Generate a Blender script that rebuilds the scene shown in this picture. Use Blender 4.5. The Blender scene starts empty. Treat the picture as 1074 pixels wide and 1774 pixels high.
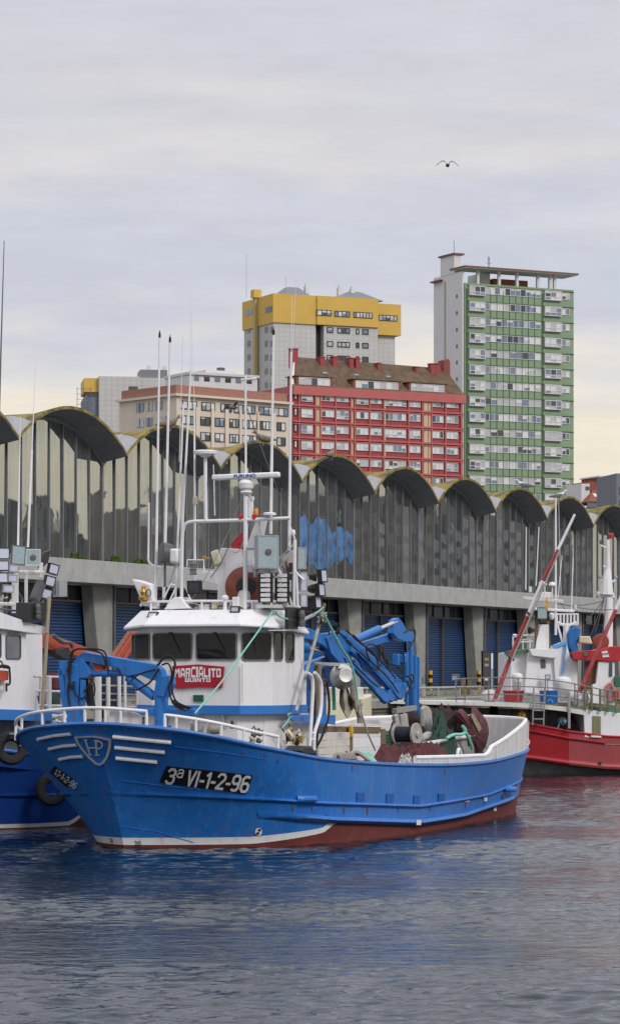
import bpy, math, random
from mathutils import Vector, Matrix
random.seed(7)
SC = bpy.context.scene
COL = SC.collection
R = math.radians

# ------------------------------------------------------------------ camera, world, sun, exposure
FPX, CX, HY, CAMH = 5000.0, 537.0, 1155.0, 4.5      # focal length in photo pixels, picture centre, horizon row, eye height
cam_d = bpy.data.cameras.new('camera')
cam = bpy.data.objects.new('camera', cam_d); COL.objects.link(cam)
cam_d.sensor_fit = 'VERTICAL'; cam_d.sensor_height = 36.0
cam_d.lens = 36.0 * FPX / 1774.0
cam_d.shift_y = (HY - 887.0) / 1774.0
cam_d.clip_start = 1.0; cam_d.clip_end = 9000.0
cam.location = (0, 0, CAMH); cam.rotation_euler = (R(90), 0, 0)
SC.camera = cam
SC.view_settings.view_transform = 'Standard'; SC.view_settings.look = 'None'
SC.view_settings.exposure = 0.0; SC.view_settings.gamma = 1.0
SC.view_settings.use_curve_mapping = False
SC.render.engine = 'CYCLES'
SC.cycles.max_bounces = 8; SC.cycles.transparent_max_bounces = 12
SC.cycles.caustics_reflective = False; SC.cycles.caustics_refractive = False

SUN_EL, SUN_AZ = R(36), R(140)          # azimuth clockwise from +Y: behind and to the right of the camera
W = bpy.data.worlds.new('World'); SC.world = W; W.use_nodes = True
nt = W.node_tree; nt.nodes.clear()
def wn(t, **k):
    n = nt.nodes.new(t)
    for a, b in k.items(): setattr(n, a, b)
    return n
def s2l(c):
    return tuple(((x/255.0)/12.92 if x/255.0 <= 0.04045 else ((x/255.0+0.055)/1.055)**2.4) for x in c)
out = wn('ShaderNodeOutputWorld')
sky = wn('ShaderNodeTexSky', sky_type='NISHITA', sun_disc=False, sun_elevation=SUN_EL, sun_rotation=SUN_AZ)
bg1 = wn('ShaderNodeBackground'); bg1.inputs['Strength'].default_value = 0.10
nt.links.new(sky.outputs[0], bg1.inputs['Color'])
geo = wn('ShaderNodeTexCoord')
sep = wn('ShaderNodeSeparateXYZ'); nt.links.new(geo.outputs['Generated'], sep.inputs[0])
mp = wn('ShaderNodeMapping'); mp.inputs['Scale'].default_value = (5.0, 5.0, 26.0); mp.inputs['Rotation'].default_value = (0, R(4), 0)
nt.links.new(geo.outputs['Generated'], mp.inputs[0])
n1 = wn('ShaderNodeTexNoise'); n1.inputs['Scale'].default_value = 1.6; n1.inputs['Detail'].default_value = 6; n1.inputs['Roughness'].default_value = 0.52
nt.links.new(mp.outputs[0], n1.inputs['Vector'])
ma = wn('ShaderNodeMath', operation='MULTIPLY_ADD'); ma.inputs[1].default_value = 0.105; ma.inputs[2].default_value = -0.0525
nt.links.new(n1.outputs['Fac'], ma.inputs[0])
ad = wn('ShaderNodeMath', operation='ADD'); nt.links.new(sep.outputs['Z'], ad.inputs[0]); nt.links.new(ma.outputs[0], ad.inputs[1])
mr = wn('ShaderNodeMapRange'); mr.inputs['From Min'].default_value = 0.0; mr.inputs['From Max'].default_value = 1.0
nt.links.new(ad.outputs[0], mr.inputs['Value'])
rp = wn('ShaderNodeValToRGB'); nt.links.new(mr.outputs[0], rp.inputs[0])
stops = [(0.0, (206,203,200), 1), (0.055, (232,222,204), 1), (0.082, (236,226,207), 1), (0.102, (222,217,213), 1), (0.124, (199,201,212), 1),
         (0.150, (198,201,213), 1), (0.172, (214,211,213), 1), (0.200, (206,205,212), 1), (0.26, (202,202,211), 1), (0.5, (222,223,230), 1.15), (1.0, (236,236,242), 1.5)]
el = rp.color_ramp.elements
while len(el) < len(stops): el.new(0.5)
for e, (p, c, k) in zip(el, stops):
    e.position = p; l = s2l(c); k *= 1.09; e.color = (l[0]*k, l[1]*k, l[2]*k, 1)
n2 = wn('ShaderNodeTexNoise'); n2.inputs['Scale'].default_value = 4.2; n2.inputs['Detail'].default_value = 7; n2.inputs['Roughness'].default_value = 0.6
nt.links.new(mp.outputs[0], n2.inputs['Vector'])
mr2 = wn('ShaderNodeMapRange'); mr2.inputs['From Min'].default_value = 0.3; mr2.inputs['From Max'].default_value = 0.7
mr2.inputs['To Min'].default_value = 0.95; mr2.inputs['To Max'].default_value = 1.05
nt.links.new(n2.outputs['Fac'], mr2.inputs['Value'])
bg2 = wn('ShaderNodeBackground'); nt.links.new(rp.outputs[0], bg2.inputs['Color']); nt.links.new(mr2.outputs[0], bg2.inputs['Strength'])
mx = wn('ShaderNodeMixShader'); mx.inputs[0].default_value = 0.94
nt.links.new(bg1.outputs[0], mx.inputs[1]); nt.links.new(bg2.outputs[0], mx.inputs[2])
nt.links.new(mx.outputs[0], out.inputs['Surface'])
sun_d = bpy.data.lights.new('sun', 'SUN'); sun_d.energy = 1.7; sun_d.angle = R(14); sun_d.color = (1.0, 0.95, 0.88)
sun = bpy.data.objects.new('sun', sun_d); COL.objects.link(sun)
sd = Vector((math.sin(SUN_AZ)*math.cos(SUN_EL), math.cos(SUN_AZ)*math.cos(SUN_EL), math.sin(SUN_EL)))
sun.rotation_euler = sd.to_track_quat('Z', 'Y').to_euler()

# ------------------------------------------------------------------ frames: a local system (x along, y away from the eye, z up) and the point in it that a sight line meets
class Frame:
    def __init__(s, ox, oy, deg, z0=0.0):
        a = R(deg); s.o = (ox, oy, z0); s.a = a; s.c = math.cos(a); s.s = math.sin(a)
    def at(s, px, py, k, v):
        d = ((px-CX)/FPX, 1.0, (HY-py)/FPX); ox, oy = -s.o[0], -s.o[1]
        o = (ox*s.c+oy*s.s, -ox*s.s+oy*s.c, CAMH-s.o[2]); d = (d[0]*s.c+d[1]*s.s, -d[0]*s.s+d[1]*s.c, d[2])
        t = (v-o[k])/d[k]
        return Vector((o[0]+d[0]*t, o[1]+d[1]*t, o[2]+d[2]*t))
    def x(s, px, py, v): return s.at(px, py, 0, v)
    def y(s, px, py, v): return s.at(px, py, 1, v)
    def z(s, px, py, v): return s.at(px, py, 2, v)
    def w(s, x, y, z=0): return Vector((s.o[0]+x*s.c-y*s.s, s.o[1]+x*s.s+y*s.c, s.o[2]+z))
def frame_px(px, Y, deg):
    return Frame((px-CX)/FPX*Y, Y, deg)
WORLD = Frame(0, 0, 0)

# ------------------------------------------------------------------ materials
MATS = {}
def mat(name, col, rough=0.5, metal=0.0, var=0.12, scale=3.0, bump=0.0, bscale=40.0, streak=None, streak_amt=0.0, spec=0.5, coat=0.0, rust=0.0, patch=None, patch_amt=0.0):
    if name in MATS: return MATS[name]
    m = bpy.data.materials.new(name); m.use_nodes = True; MATS[name] = m
    t = m.node_tree; b = t.nodes['Principled BSDF']
    b.inputs['Roughness'].default_value = rough; b.inputs['Metallic'].default_value = metal
    b.inputs['Specular IOR Level'].default_value = spec; b.inputs['Coat Weight'].default_value = coat
    N = lambda ty: t.nodes.new(ty); Lk = t.links.new
    tc = N('ShaderNodeTexCoord')
    no = N('ShaderNodeTexNoise'); no.inputs['Scale'].default_value = scale; no.inputs['Detail'].default_value = 8; no.inputs['Roughness'].default_value = 0.62
    Lk(tc.outputs['Object'], no.inputs['Vector'])
    r = N('ShaderNodeMapRange'); r.inputs['From Min'].default_value = 0.3; r.inputs['From Max'].default_value = 0.7
    r.inputs['To Min'].default_value = 1-var; r.inputs['To Max'].default_value = 1+var; Lk(no.outputs['Fac'], r.inputs['Value'])
    mul = N('ShaderNodeVectorMath'); mul.operation = 'SCALE'; mul.inputs[0].default_value = col[:3]; Lk(r.outputs[0], mul.inputs['Scale'])
    last = mul.outputs[0]
    if streak:
        mpn = N('ShaderNodeMapping'); mpn.inputs['Scale'].default_value = (7, 7, 0.55); Lk(tc.outputs['Object'], mpn.inputs[0])
        n2 = N('ShaderNodeTexNoise'); n2.inputs['Scale'].default_value = 1.0; n2.inputs['Detail'].default_value = 6; n2.inputs['Roughness'].default_value = 0.7
        Lk(mpn.outputs[0], n2.inputs['Vector'])
        r2 = N('ShaderNodeMapRange'); r2.inputs['From Min'].default_value = 0.52; r2.inputs['From Max'].default_value = 0.80
        r2.inputs['To Min'].default_value = 0; r2.inputs['To Max'].default_value = streak_amt; Lk(n2.outputs['Fac'], r2.inputs['Value'])
        mix = N('ShaderNodeMix'); mix.data_type = 'RGBA'; Lk(r2.outputs[0], mix.inputs[0]); Lk(last, mix.inputs[6]); mix.inputs[7].default_value = (*streak, 1)
        last = mix.outputs[2]
    def overlay(last, sc, lo, hi, amt, c2, det=6):
        mpn = N('ShaderNodeMapping'); mpn.inputs['Scale'].default_value = sc; mpn.inputs['Location'].default_value = (3.1*lo, 7.7, 1.3); Lk(tc.outputs['Object'], mpn.inputs[0])
        n2 = N('ShaderNodeTexNoise'); n2.inputs['Scale'].default_value = 1.0; n2.inputs['Detail'].default_value = det; n2.inputs['Roughness'].default_value = 0.68; Lk(mpn.outputs[0], n2.inputs['Vector'])
        r2 = N('ShaderNodeMapRange'); r2.inputs['From Min'].default_value = lo; r2.inputs['From Max'].default_value = hi; r2.inputs['To Max'].default_value = amt; Lk(n2.outputs['Fac'], r2.inputs['Value'])
        mix = N('ShaderNodeMix'); mix.data_type = 'RGBA'; Lk(r2.outputs[0], mix.inputs[0]); Lk(last, mix.inputs[6]); mix.inputs[7].default_value = (*c2, 1)
        return mix.outputs[2]
    if patch: last = overlay(last, (0.9, 0.9, 1.6), 0.53, 0.57, patch_amt, patch)
    if rust:
        last = overlay(last, (4.5, 4.5, 0.40), 0.58, 0.72, rust, (0.20, 0.085, 0.03))
        last = overlay(last, (14, 14, 9), 0.68, 0.72, rust, (0.10, 0.045, 0.02), 3)
    Lk(last, b.inputs['Base Color'])
    rr = N('ShaderNodeMapRange'); rr.inputs['To Min'].default_value = max(0.02, rough-0.08); rr.inputs['To Max'].default_value = min(1, rough+0.1)
    Lk(no.outputs['Fac'], rr.inputs['Value']); Lk(rr.outputs[0], b.inputs['Roughness'])
    if bump:
        nb = N('ShaderNodeTexNoise'); nb.inputs['Scale'].default_value = bscale; nb.inputs['Detail'].default_value = 4; Lk(tc.outputs['Object'], nb.inputs['Vector'])
        bp = N('ShaderNodeBump'); bp.inputs['Strength'].default_value = bump; bp.inputs['Distance'].default_value = 0.02
        Lk(nb.outputs['Fac'], bp.inputs['Height']); Lk(bp.outputs[0], b.inputs['Normal'])
    return m
RUST = (0.13, 0.055, 0.025); GRIME = (0.16, 0.15, 0.13)
white = mat('white_paint', (0.74, 0.74, 0.76), 0.42, var=0.04, scale=1.5, streak=(0.52, 0.46, 0.38), streak_amt=0.35, rust=0.30)
white_rust = mat('weathered_white_paint', (0.62, 0.61, 0.60), 0.5, var=0.08, scale=4, streak=(0.3, 0.2, 0.12), streak_amt=0.6, rust=0.5)
cream = mat('cream_plastic', (0.62, 0.57, 0.42), 0.5, var=0.06)
hull_blue = mat('hull_blue_paint', (0.018, 0.150, 0.50), 0.38, var=0.10, scale=0.8, bump=0.35, bscale=2.0, streak=(0.10, 0.31, 0.66), streak_amt=0.6, rust=0.6, patch=(0.035, 0.19, 0.54), patch_amt=0.45)
deep_blue = mat('old_hull_blue_paint', (0.012, 0.06, 0.30), 0.45, var=0.12, scale=1.0, bump=0.35, bscale=2.0)
band_blue = mat('band_blue_paint', (0.02, 0.16, 0.50), 0.4, var=0.08)
crane_blue = mat('crane_blue_paint', (0.012, 0.150, 0.48), 0.42, var=0.12, scale=5, streak=(0.02, 0.05, 0.12), streak_amt=0.7, rust=0.6)
antifoul = mat('antifouling_red', (0.13, 0.022, 0.018), 0.7, var=0.25, scale=3, streak=(0.06, 0.03, 0.025), streak_amt=0.7)
hull_red = mat('hull_red_paint', (0.30, 0.008, 0.014), 0.42, var=0.10, scale=1.2, bump=0.3, bscale=2.0, rust=0.3)
hull_red_pale = mat('pale_hull_red_paint', (0.32, 0.055, 0.062), 0.55, var=0.12, scale=1.5, bump=0.3, bscale=2.0, streak=(0.30, 0.03, 0.04), streak_amt=0.6)  # hull red again, paler, for the face that catches more light
red = mat('red_paint', (0.42, 0.02, 0.03), 0.42, var=0.1)
crane_red = mat('crane_orange_red', (0.42, 0.062, 0.03), 0.5, var=0.15, scale=4, streak=(0.2, 0.05, 0.03), streak_amt=0.4)
drum_red = mat('faded_orange_plastic', (0.21, 0.052, 0.03), 0.6, var=0.25, scale=5)
orange = mat('orange_lens', (0.75, 0.2, 0.01), 0.3)
redlens = mat('red_lens', (0.45, 0.01, 0.02), 0.25)
black = mat('black_rubber', (0.010, 0.010, 0.011), 0.8, var=0.3)
blackmetal = mat('black_metal', (0.016, 0.016, 0.018), 0.45, var=0.2)
grey = mat('grey_paint', (0.30, 0.31, 0.33), 0.45, var=0.1)
dgrey = mat('dark_grey_paint', (0.09, 0.09, 0.10), 0.5, var=0.15)
steel = mat('galvanised_steel', (0.42, 0.42, 0.41), 0.42, metal=0.75, var=0.2, scale=6)
chrome = mat('chromed_rod', (0.75, 0.75, 0.76), 0.15, metal=1.0, var=0.04)
inox = mat('brushed_steel', (0.55, 0.54, 0.52), 0.32, metal=0.9, var=0.12)
wood = mat('weathered_wood', (0.16, 0.11, 0.065), 0.8, var=0.3, scale=9, bump=0.3)
yellow = mat('yellow_paint', (0.62, 0.36, 0.02), 0.5, var=0.12)
green_rope = mat('pale_green_rope', (0.20, 0.50, 0.42), 0.85, var=0.25, scale=30)
rope_grey = mat('grey_rope', (0.34, 0.32, 0.27), 0.9, var=0.3, scale=40)
green_net = mat('dark_green_net', (0.028, 0.062, 0.050), 0.95, var=0.5, scale=22, bump=0.9, bscale=60)
tan_cloth = mat('tan_cloth', (0.30, 0.27, 0.22), 0.9, var=0.3, scale=8)
concrete = mat('concrete', (0.36, 0.36, 0.35), 0.85, var=0.16, scale=1.2, bump=0.25, bscale=14, streak=(0.14, 0.135, 0.125), streak_amt=0.55)
concrete2 = mat('column_concrete', (0.26, 0.26, 0.24), 0.85, var=0.18, scale=1.6, bump=0.25, bscale=14, streak=(0.11, 0.105, 0.095), streak_amt=0.55)
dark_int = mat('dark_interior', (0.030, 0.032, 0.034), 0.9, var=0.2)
shutter = mat('blue_shutter', (0.013, 0.050, 0.145), 0.45, var=0.10, scale=2, streak=(0.02, 0.035, 0.07), streak_amt=0.35)
green_deck = mat('green_deck_paint', (0.05, 0.16, 0.09), 0.7, var=0.2)
brown_wood = mat('varnished_brown_door', (0.13, 0.05, 0.02), 0.5, var=0.2)
lamp_glass = mat('lamp_glass', (0.28, 0.37, 0.40), 0.12, var=0.12, scale=12, spec=0.9)
led_panel = mat('led_panel_glass', (0.46, 0.50, 0.62), 0.15, var=0.08, scale=6, spec=0.9)
def net_mat():
    m = mat('maroon_net', (0.085, 0.022, 0.027), 0.95, var=0.55, scale=7, bump=0.9, bscale=34)
    return m
net = net_mat()
def glass_mat(name, tint, fac, rough=0.03, wav=0.0, wscale=0.4):
    if name in MATS: return MATS[name]
    m = bpy.data.materials.new(name); m.use_nodes = True; MATS[name] = m
    t = m.node_tree; t.nodes.clear(); N = t.nodes.new; Lk = t.links.new
    o = N('ShaderNodeOutputMaterial'); g = N('ShaderNodeBsdfGlossy'); g.inputs['Roughness'].default_value = rough; g.inputs['Color'].default_value = (0.80, 0.82, 0.78, 1)
    tr = N('ShaderNodeBsdfTransparent'); tr.inputs['Color'].default_value = (*tint, 1)
    mx = N('ShaderNodeMixShader'); mx.inputs[0].default_value = fac
    Lk(tr.outputs[0], mx.inputs[1]); Lk(g.outputs[0], mx.inputs[2])
    last = mx.outputs[0]
    tc = N('ShaderNodeTexCoord')
    if wav:
        no = N('ShaderNodeTexNoise'); no.inputs['Scale'].default_value = wscale; no.inputs['Detail'].default_value = 3; no.inputs['Distortion'].default_value = 0.8
        Lk(tc.outputs['Object'], no.inputs['Vector'])
        bp = N('ShaderNodeBump'); bp.inputs['Strength'].default_value = 1.0; bp.inputs['Distance'].default_value = wav; Lk(no.outputs['Fac'], bp.inputs['Height'])
        Lk(bp.outputs[0], g.inputs['Normal'])
        # dirt film
        mpn = N('ShaderNodeMapping'); mpn.inputs['Scale'].default_value = (3, 3, 0.3); Lk(tc.outputs['Object'], mpn.inputs[0])
        nd = N('ShaderNodeTexNoise'); nd.inputs['Scale'].default_value = 1.2; nd.inputs['Detail'].default_value = 8; nd.inputs['Roughness'].default_value = 0.7; Lk(mpn.outputs[0], nd.inputs['Vector'])
        rr = N('ShaderNodeMapRange'); rr.inputs['From Min'].default_value = 0.40; rr.inputs['From Max'].default_value = 0.75; rr.inputs['To Min'].default_value = 0.06; rr.inputs['To Max'].default_value = 0.36
        Lk(nd.outputs['Fac'], rr.inputs['Value'])
        di = N('ShaderNodeBsdfDiffuse'); di.inputs['Color'].default_value = (0.25, 0.265, 0.255, 1)
        m2 = N('ShaderNodeMixShader'); Lk(rr.outputs[0], m2.inputs[0]); Lk(last, m2.inputs[1]); Lk(di.outputs[0], m2.inputs[2]); last = m2.outputs[0]
    Lk(last, o.inputs['Surface'])
    return m
hall_glass = glass_mat('grimy_hall_glass', (0.62, 0.67, 0.68), 0.62, 0.02, wav=0.005, wscale=0.32)
cabin_glass = glass_mat('cabin_glass', (0.30, 0.33, 0.33), 0.16, 0.02)
pane_dark = mat('dark_pane', (0.035, 0.045, 0.055), 0.08, var=0.2, spec=0.9)
pane_blue = mat('bluish_pane', (0.15, 0.20, 0.27), 0.10, var=0.2, spec=0.9)
pane_pale = mat('curtained_pane', (0.42, 0.43, 0.44), 0.2, var=0.12, spec=0.8)
pane_white = mat('blind_pane', (0.62, 0.62, 0.62), 0.4, var=0.08)
PANES = [pane_dark, pane_blue, pane_pale, pane_white]

# ------------------------------------------------------------------ mesh builder
def V(*a): return Vector(a)
class MB:
    def __init__(s): s.v = []; s.f = []; s.m = []; s.mi = 0
    def add(s, vs, fs):
        o = len(s.v); s.v += [tuple(p) for p in vs]; s.f += [tuple(i+o for i in f) for f in fs]; s.m += [s.mi]*len(fs); return s
    def box(s, c, d, rz=0.0, M=None):
        x, y, z = d[0]/2, d[1]/2, d[2]/2
        p = [Vector((i, j, k)) for i in (-x, x) for j in (-y, y) for k in (-z, z)]
        if M is None: M = Matrix.Rotation(rz, 3, 'Z')
        c = Vector(c)
        return s.add([M @ q + c for q in p], [(0,1,3,2),(4,6,7,5),(0,4,5,1),(2,3,7,6),(0,2,6,4),(1,5,7,3)])
    def bx(s, x0, x1, y0, y1, z0, z1):
        return s.box(((x0+x1)/2, (y0+y1)/2, (z0+z1)/2), (abs(x1-x0), abs(y1-y0), abs(z1-z0)))
    def beam(s, a, b, w, h, w2=None, h2=None, up=(0,0,1)):
        a, b = Vector(a), Vector(b); d = (b-a).normalized(); up = Vector(up)
        if abs(d.dot(up)) > 0.97: up = Vector((1,0,0))
        sd = d.cross(up).normalized(); u = sd.cross(d).normalized(); w2 = w if w2 is None else w2; h2 = h if h2 is None else h2
        P = []
        for c, ww, hh in ((a,w,h),(b,w2,h2)):
            for i, j in ((-1,-1),(1,-1),(1,1),(-1,1)): P.append(c+sd*ww/2*i+u*hh/2*j)
        return s.add(P, [(0,1,2,3),(7,6,5,4),(0,4,5,1),(1,5,6,2),(2,6,7,3),(3,7,4,0)])
    def tube(s, pts, r, n=8, r2=None, cap=True, closed=False):
        pts = [Vector(p) for p in pts]; k = len(pts); P = []; F = []; prev = None
        for i, p in enumerate(pts):
            if closed: d = pts[(i+1) % k]-pts[i-1]
            else: d = pts[min(i+1, k-1)]-pts[max(i-1, 0)]
            if d.length < 1e-9: d = Vector((0,0,1))
            d.normalize()
            if prev is None:
                u = d.orthogonal().normalized()
            else:
                u = prev-d*prev.dot(d)
                u = u.normalized() if u.length > 1e-6 else d.orthogonal().normalized()
            prev = u; w = d.cross(u)
            rr = r if r2 is None else r+(r2-r)*i/max(1, k-1)
            for j in range(n):
                a = 2*math.pi*j/n; P.append(p+(u*math.cos(a)+w*math.sin(a))*rr)
        for i in range(k if closed else k-1):
            for j in range(n):
                i2 = (i+1) % k
                F.append((i*n+j, i*n+(j+1)%n, i2*n+(j+1)%n, i2*n+j))
        if cap and not closed:
            F.append(tuple(range(n-1, -1, -1))); F.append(tuple((k-1)*n+j for j in range(n)))
        return s.add(P, F)
    def cyl(s, a, b, r, r2=None, n=16): return s.tube([a, b], r, n, r2)
    def lathe(s, c, axis, prof, n=20):
        # prof: (distance along axis, radius)
        c, ax = Vector(c), Vector(axis).normalized(); u = ax.orthogonal().normalized(); w = ax.cross(u); P = []; F = []
        for (h, r) in prof:
            for j in range(n):
                a = 2*math.pi*j/n; P.append(c+ax*h+(u*math.cos(a)+w*math.sin(a))*r)
        for i in range(len(prof)-1):
            for j in range(n): F.append((i*n+j, i*n+(j+1)%n, (i+1)*n+(j+1)%n, (i+1)*n+j))
        F.append(tuple(range(n-1,-1,-1))); F.append(tuple((len(prof)-1)*n+j for j in range(n)))
        return s.add(P, F)
    def ball(s, c, r, n=14, sc=(1,1,1)):
        prof = []; c = Vector(c); P = []; F = []; m = n//2
        for i in range(m+1):
            t = math.pi*i/m
            for j in range(n):
                a = 2*math.pi*j/n
                P.append(c+Vector((math.sin(t)*math.cos(a)*r*sc[0], math.sin(t)*math.sin(a)*r*sc[1], math.cos(t)*r*sc[2])))
        for i in range(m):
            for j in range(n): F.append((i*n+j, (i+1)*n+j, (i+1)*n+(j+1)%n, i*n+(j+1)%n))
        return s.add(P, F)
    def prism(s, pts, off):
        pts = [Vector(p) for p in pts]; off = Vector(off); k = len(pts)
        return s.add(pts+[p+off for p in pts], [tuple(range(k-1,-1,-1)), tuple(range(k, 2*k))]+[(i, (i+1)%k, k+(i+1)%k, k+i) for i in range(k)])
    def grid(s, rows):
        n = len(rows[0]); P = [p for r in rows for p in r]
        return s.add(P, [(i*n+j, i*n+j+1, (i+1)*n+j+1, (i+1)*n+j) for i in range(len(rows)-1) for j in range(n-1)])
    def loft(s, loops, cap=True):
        n = len(loops[0]); P = [p for r in loops for p in r]
        F = [(i*n+j, i*n+(j+1)%n, (i+1)*n+(j+1)%n, (i+1)*n+j) for i in range(len(loops)-1) for j in range(n)]
        if cap: F += [tuple(range(n-1,-1,-1)), tuple((len(loops)-1)*n+j for j in range(n))]
        return s.add(P, F)
    def build(s, name, mats, parent=None, smooth=True, bevel=0.0, recalc=True, ang=35):
        me = bpy.data.meshes.new(name); me.from_pydata(s.v, [], s.f)
        if not isinstance(mats, (list, tuple)): mats = [mats]
        for m in mats: me.materials.append(m)
        if len(mats) > 1: me.polygons.foreach_set('material_index', s.m)
        if recalc:
            import bmesh
            bm = bmesh.new(); bm.from_mesh(me); bmesh.ops.recalc_face_normals(bm, faces=bm.faces); bm.to_mesh(me); bm.free()
        if smooth:
            me.polygons.foreach_set('use_smooth', [True]*len(me.polygons)); me.set_sharp_from_angle(angle=R(ang))
        me.update()
        o = bpy.data.objects.new(name, me); COL.objects.link(o)
        if parent is not None: o.parent = parent
        if bevel:
            bv = o.modifiers.new('bevel', 'BEVEL'); bv.width = bevel; bv.segments = 2; bv.limit_method = 'ANGLE'; bv.angle_limit = R(40)
        return o
def tag(o, label=None, cat=None, group=None, kind=None):
    if label: o['label'] = label
    if cat: o['category'] = cat
    if group: o['group'] = group
    if kind: o['kind'] = kind
    return o
def thing(name, label, cat, fr, x=0, y=0, z=0, group=None, rz=0.0):
    o = bpy.data.objects.new(name, None); COL.objects.link(o); o.empty_display_size = 0.3
    o.location = fr.w(x, y, z); o.rotation_euler = (0, 0, fr.a+rz)
    return tag(o, label, cat, group)
def solo(mb, name, m, fr, label, cat, group=None, base=None, **k):
    """a thing that is one mesh; verts given in fr's local system, origin moved to its base"""
    n = len(mb.v)
    if base is None:
        base = Vector((sum(p[0] for p in mb.v)/n, sum(p[1] for p in mb.v)/n, min(p[2] for p in mb.v)))
    mb.v = [tuple(Vector(p)-Vector(base)) for p in mb.v]
    o = mb.build(name, m, **k); o.location = fr.w(*base); o.rotation_euler = (0, 0, fr.a)
    return tag(o, label, cat, group)
def copy_tree(o, parent=None):
    c = o.copy(); COL.objects.link(c)
    if parent is not None: c.parent = parent
    for ch in list(o.children): copy_tree(ch, c)
    return c
FONT_CACHE = {}
def text_mb(mb, s, size, fn, bold=0.0, shear=0.0, spacing=1.0, align='CENTER', sx=1.0):
    """lettering: fn(u, v) gives the 3-D point for a spot (u right, v up) on the sign's surface"""
    cu = bpy.data.curves.new('lettering', 'FONT'); cu.body = s; cu.size = size; cu.offset = bold; cu.shear = shear; cu.space_character = spacing
    cu.align_x = align; cu.align_y = 'CENTER'; cu.resolution_u = 3
    ob = bpy.data.objects.new('lettering', cu); me = bpy.data.meshes.new_from_object(ob)
    mb.add([fn(v.co.x*sx, v.co.y) for v in me.vertices], [tuple(p.vertices) for p in me.polygons])
    bpy.data.objects.remove(ob); bpy.data.curves.remove(cu); bpy.data.meshes.remove(me)
    return mb
def sag(a, b, d, n=12):
    a, b = Vector(a), Vector(b)
    return [a.lerp(b, i/n)-Vector((0,0,d*4*(i/n)*(1-i/n))) for i in range(n+1)]
def smoothpath(pts, n=6):
    pts = [Vector(p) for p in pts]; out = []
    for i in range(len(pts)-1):
        p0, p1, p2, p3 = pts[max(i-1,0)], pts[i], pts[i+1], pts[min(i+2,len(pts)-1)]
        for k in range(n):
            t = k/n
            out.append(0.5*((2*p1)+(p2-p0)*t+(2*p0-5*p1+4*p2-p3)*t*t+(3*p1-p0-3*p2+p3)*t**3))
    out.append(pts[-1]); return out
def rrect(w, h, r, n=4):
    P = []
    for cx, cy, a0 in ((w/2-r, h/2-r, 0), (-w/2+r, h/2-r, 90), (-w/2+r, -h/2+r, 180), (w/2-r, -h/2+r, 270)):
        for i in range(n+1):
            a = R(a0+90*i/n); P.append((cx+r*math.cos(a), cy+r*math.sin(a)))
    return P
# ================================================================== SETTING: water, quay
def water_mat():
    m = bpy.data.materials.new('harbour_water'); m.use_nodes = True; t = m.node_tree; b = t.nodes['Principled BSDF']; N = t.nodes.new; Lk = t.links.new
    b.inputs['Base Color'].default_value = (0.004, 0.014, 0.026, 1); b.inputs['Roughness'].default_value = 0.05; b.inputs['IOR'].default_value = 1.34
    b.inputs['Specular IOR Level'].default_value = 0.5
    tc = N('ShaderNodeTexCoord'); h = None
    def layer(scale, rot, sc, det, amp, dist):
        mpn = N('ShaderNodeMapping'); mpn.inputs['Rotation'].default_value = (0, 0, R(rot)); mpn.inputs['Scale'].default_value = sc
        Lk(tc.outputs['Object'], mpn.inputs[0])
        n = N('ShaderNodeTexNoise'); n.inputs['Scale'].default_value = scale; n.inputs['Detail'].default_value = det; n.inputs['Roughness'].default_value = 0.55; n.inputs['Distortion'].default_value = dist
        Lk(mpn.outputs[0], n.inputs['Vector'])
        k = N('ShaderNodeMath'); k.operation = 'MULTIPLY'; k.inputs[1].default_value = amp; Lk(n.outputs['Fac'], k.inputs[0])
        return k.outputs[0]
    a = layer(0.5, 12, (0.7, 1.3, 1), 2, WAVE[0], 0.3)
    c = layer(1.7, -8, (0.75, 1.5, 1), 3, WAVE[1], 0.5)
    d = layer(5.0, 20, (0.7, 1.4, 1), 3, WAVE[2], 0.6)
    # cat's-paws: patches where the wind roughens the surface
    mpn = N('ShaderNodeMapping'); mpn.inputs['Rotation'].default_value = (0, 0, R(6)); mpn.inputs['Scale'].default_value = (0.05, 0.22, 1); Lk(tc.outputs['Object'], mpn.inputs[0])
    pn = N('ShaderNodeTexNoise'); pn.inputs['Scale'].default_value = 1.0; pn.inputs['Detail'].default_value = 4; Lk(mpn.outputs[0], pn.inputs['Vector'])
    pr = N('ShaderNodeMapRange'); pr.inputs['From Min'].default_value = 0.38; pr.inputs['From Max'].default_value = 0.62; pr.inputs['To Min'].default_value = 0.55; pr.inputs['To Max'].default_value = 1.25; Lk(pn.outputs['Fac'], pr.inputs['Value'])
    s1 = N('ShaderNodeMath'); s1.operation = 'ADD'; Lk(c, s1.inputs[0]); Lk(d, s1.inputs[1])
    s2 = N('ShaderNodeMath'); s2.operation = 'MULTIPLY'; Lk(s1.outputs[0], s2.inputs[0]); Lk(pr.outputs[0], s2.inputs[1])
    s3 = N('ShaderNodeMath'); s3.operation = 'ADD'; Lk(a, s3.inputs[0]); Lk(s2.outputs[0], s3.inputs[1])
    bp = N('ShaderNodeBump'); bp.inputs['Strength'].default_value = 1.0; bp.inputs['Distance'].default_value = 1.0; Lk(s3.outputs[0], bp.inputs['Height']); Lk(bp.outputs[0], b.inputs['Normal'])
    return m
WAVE = (0.0, 0.034, 0.018)
import numpy as np
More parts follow.
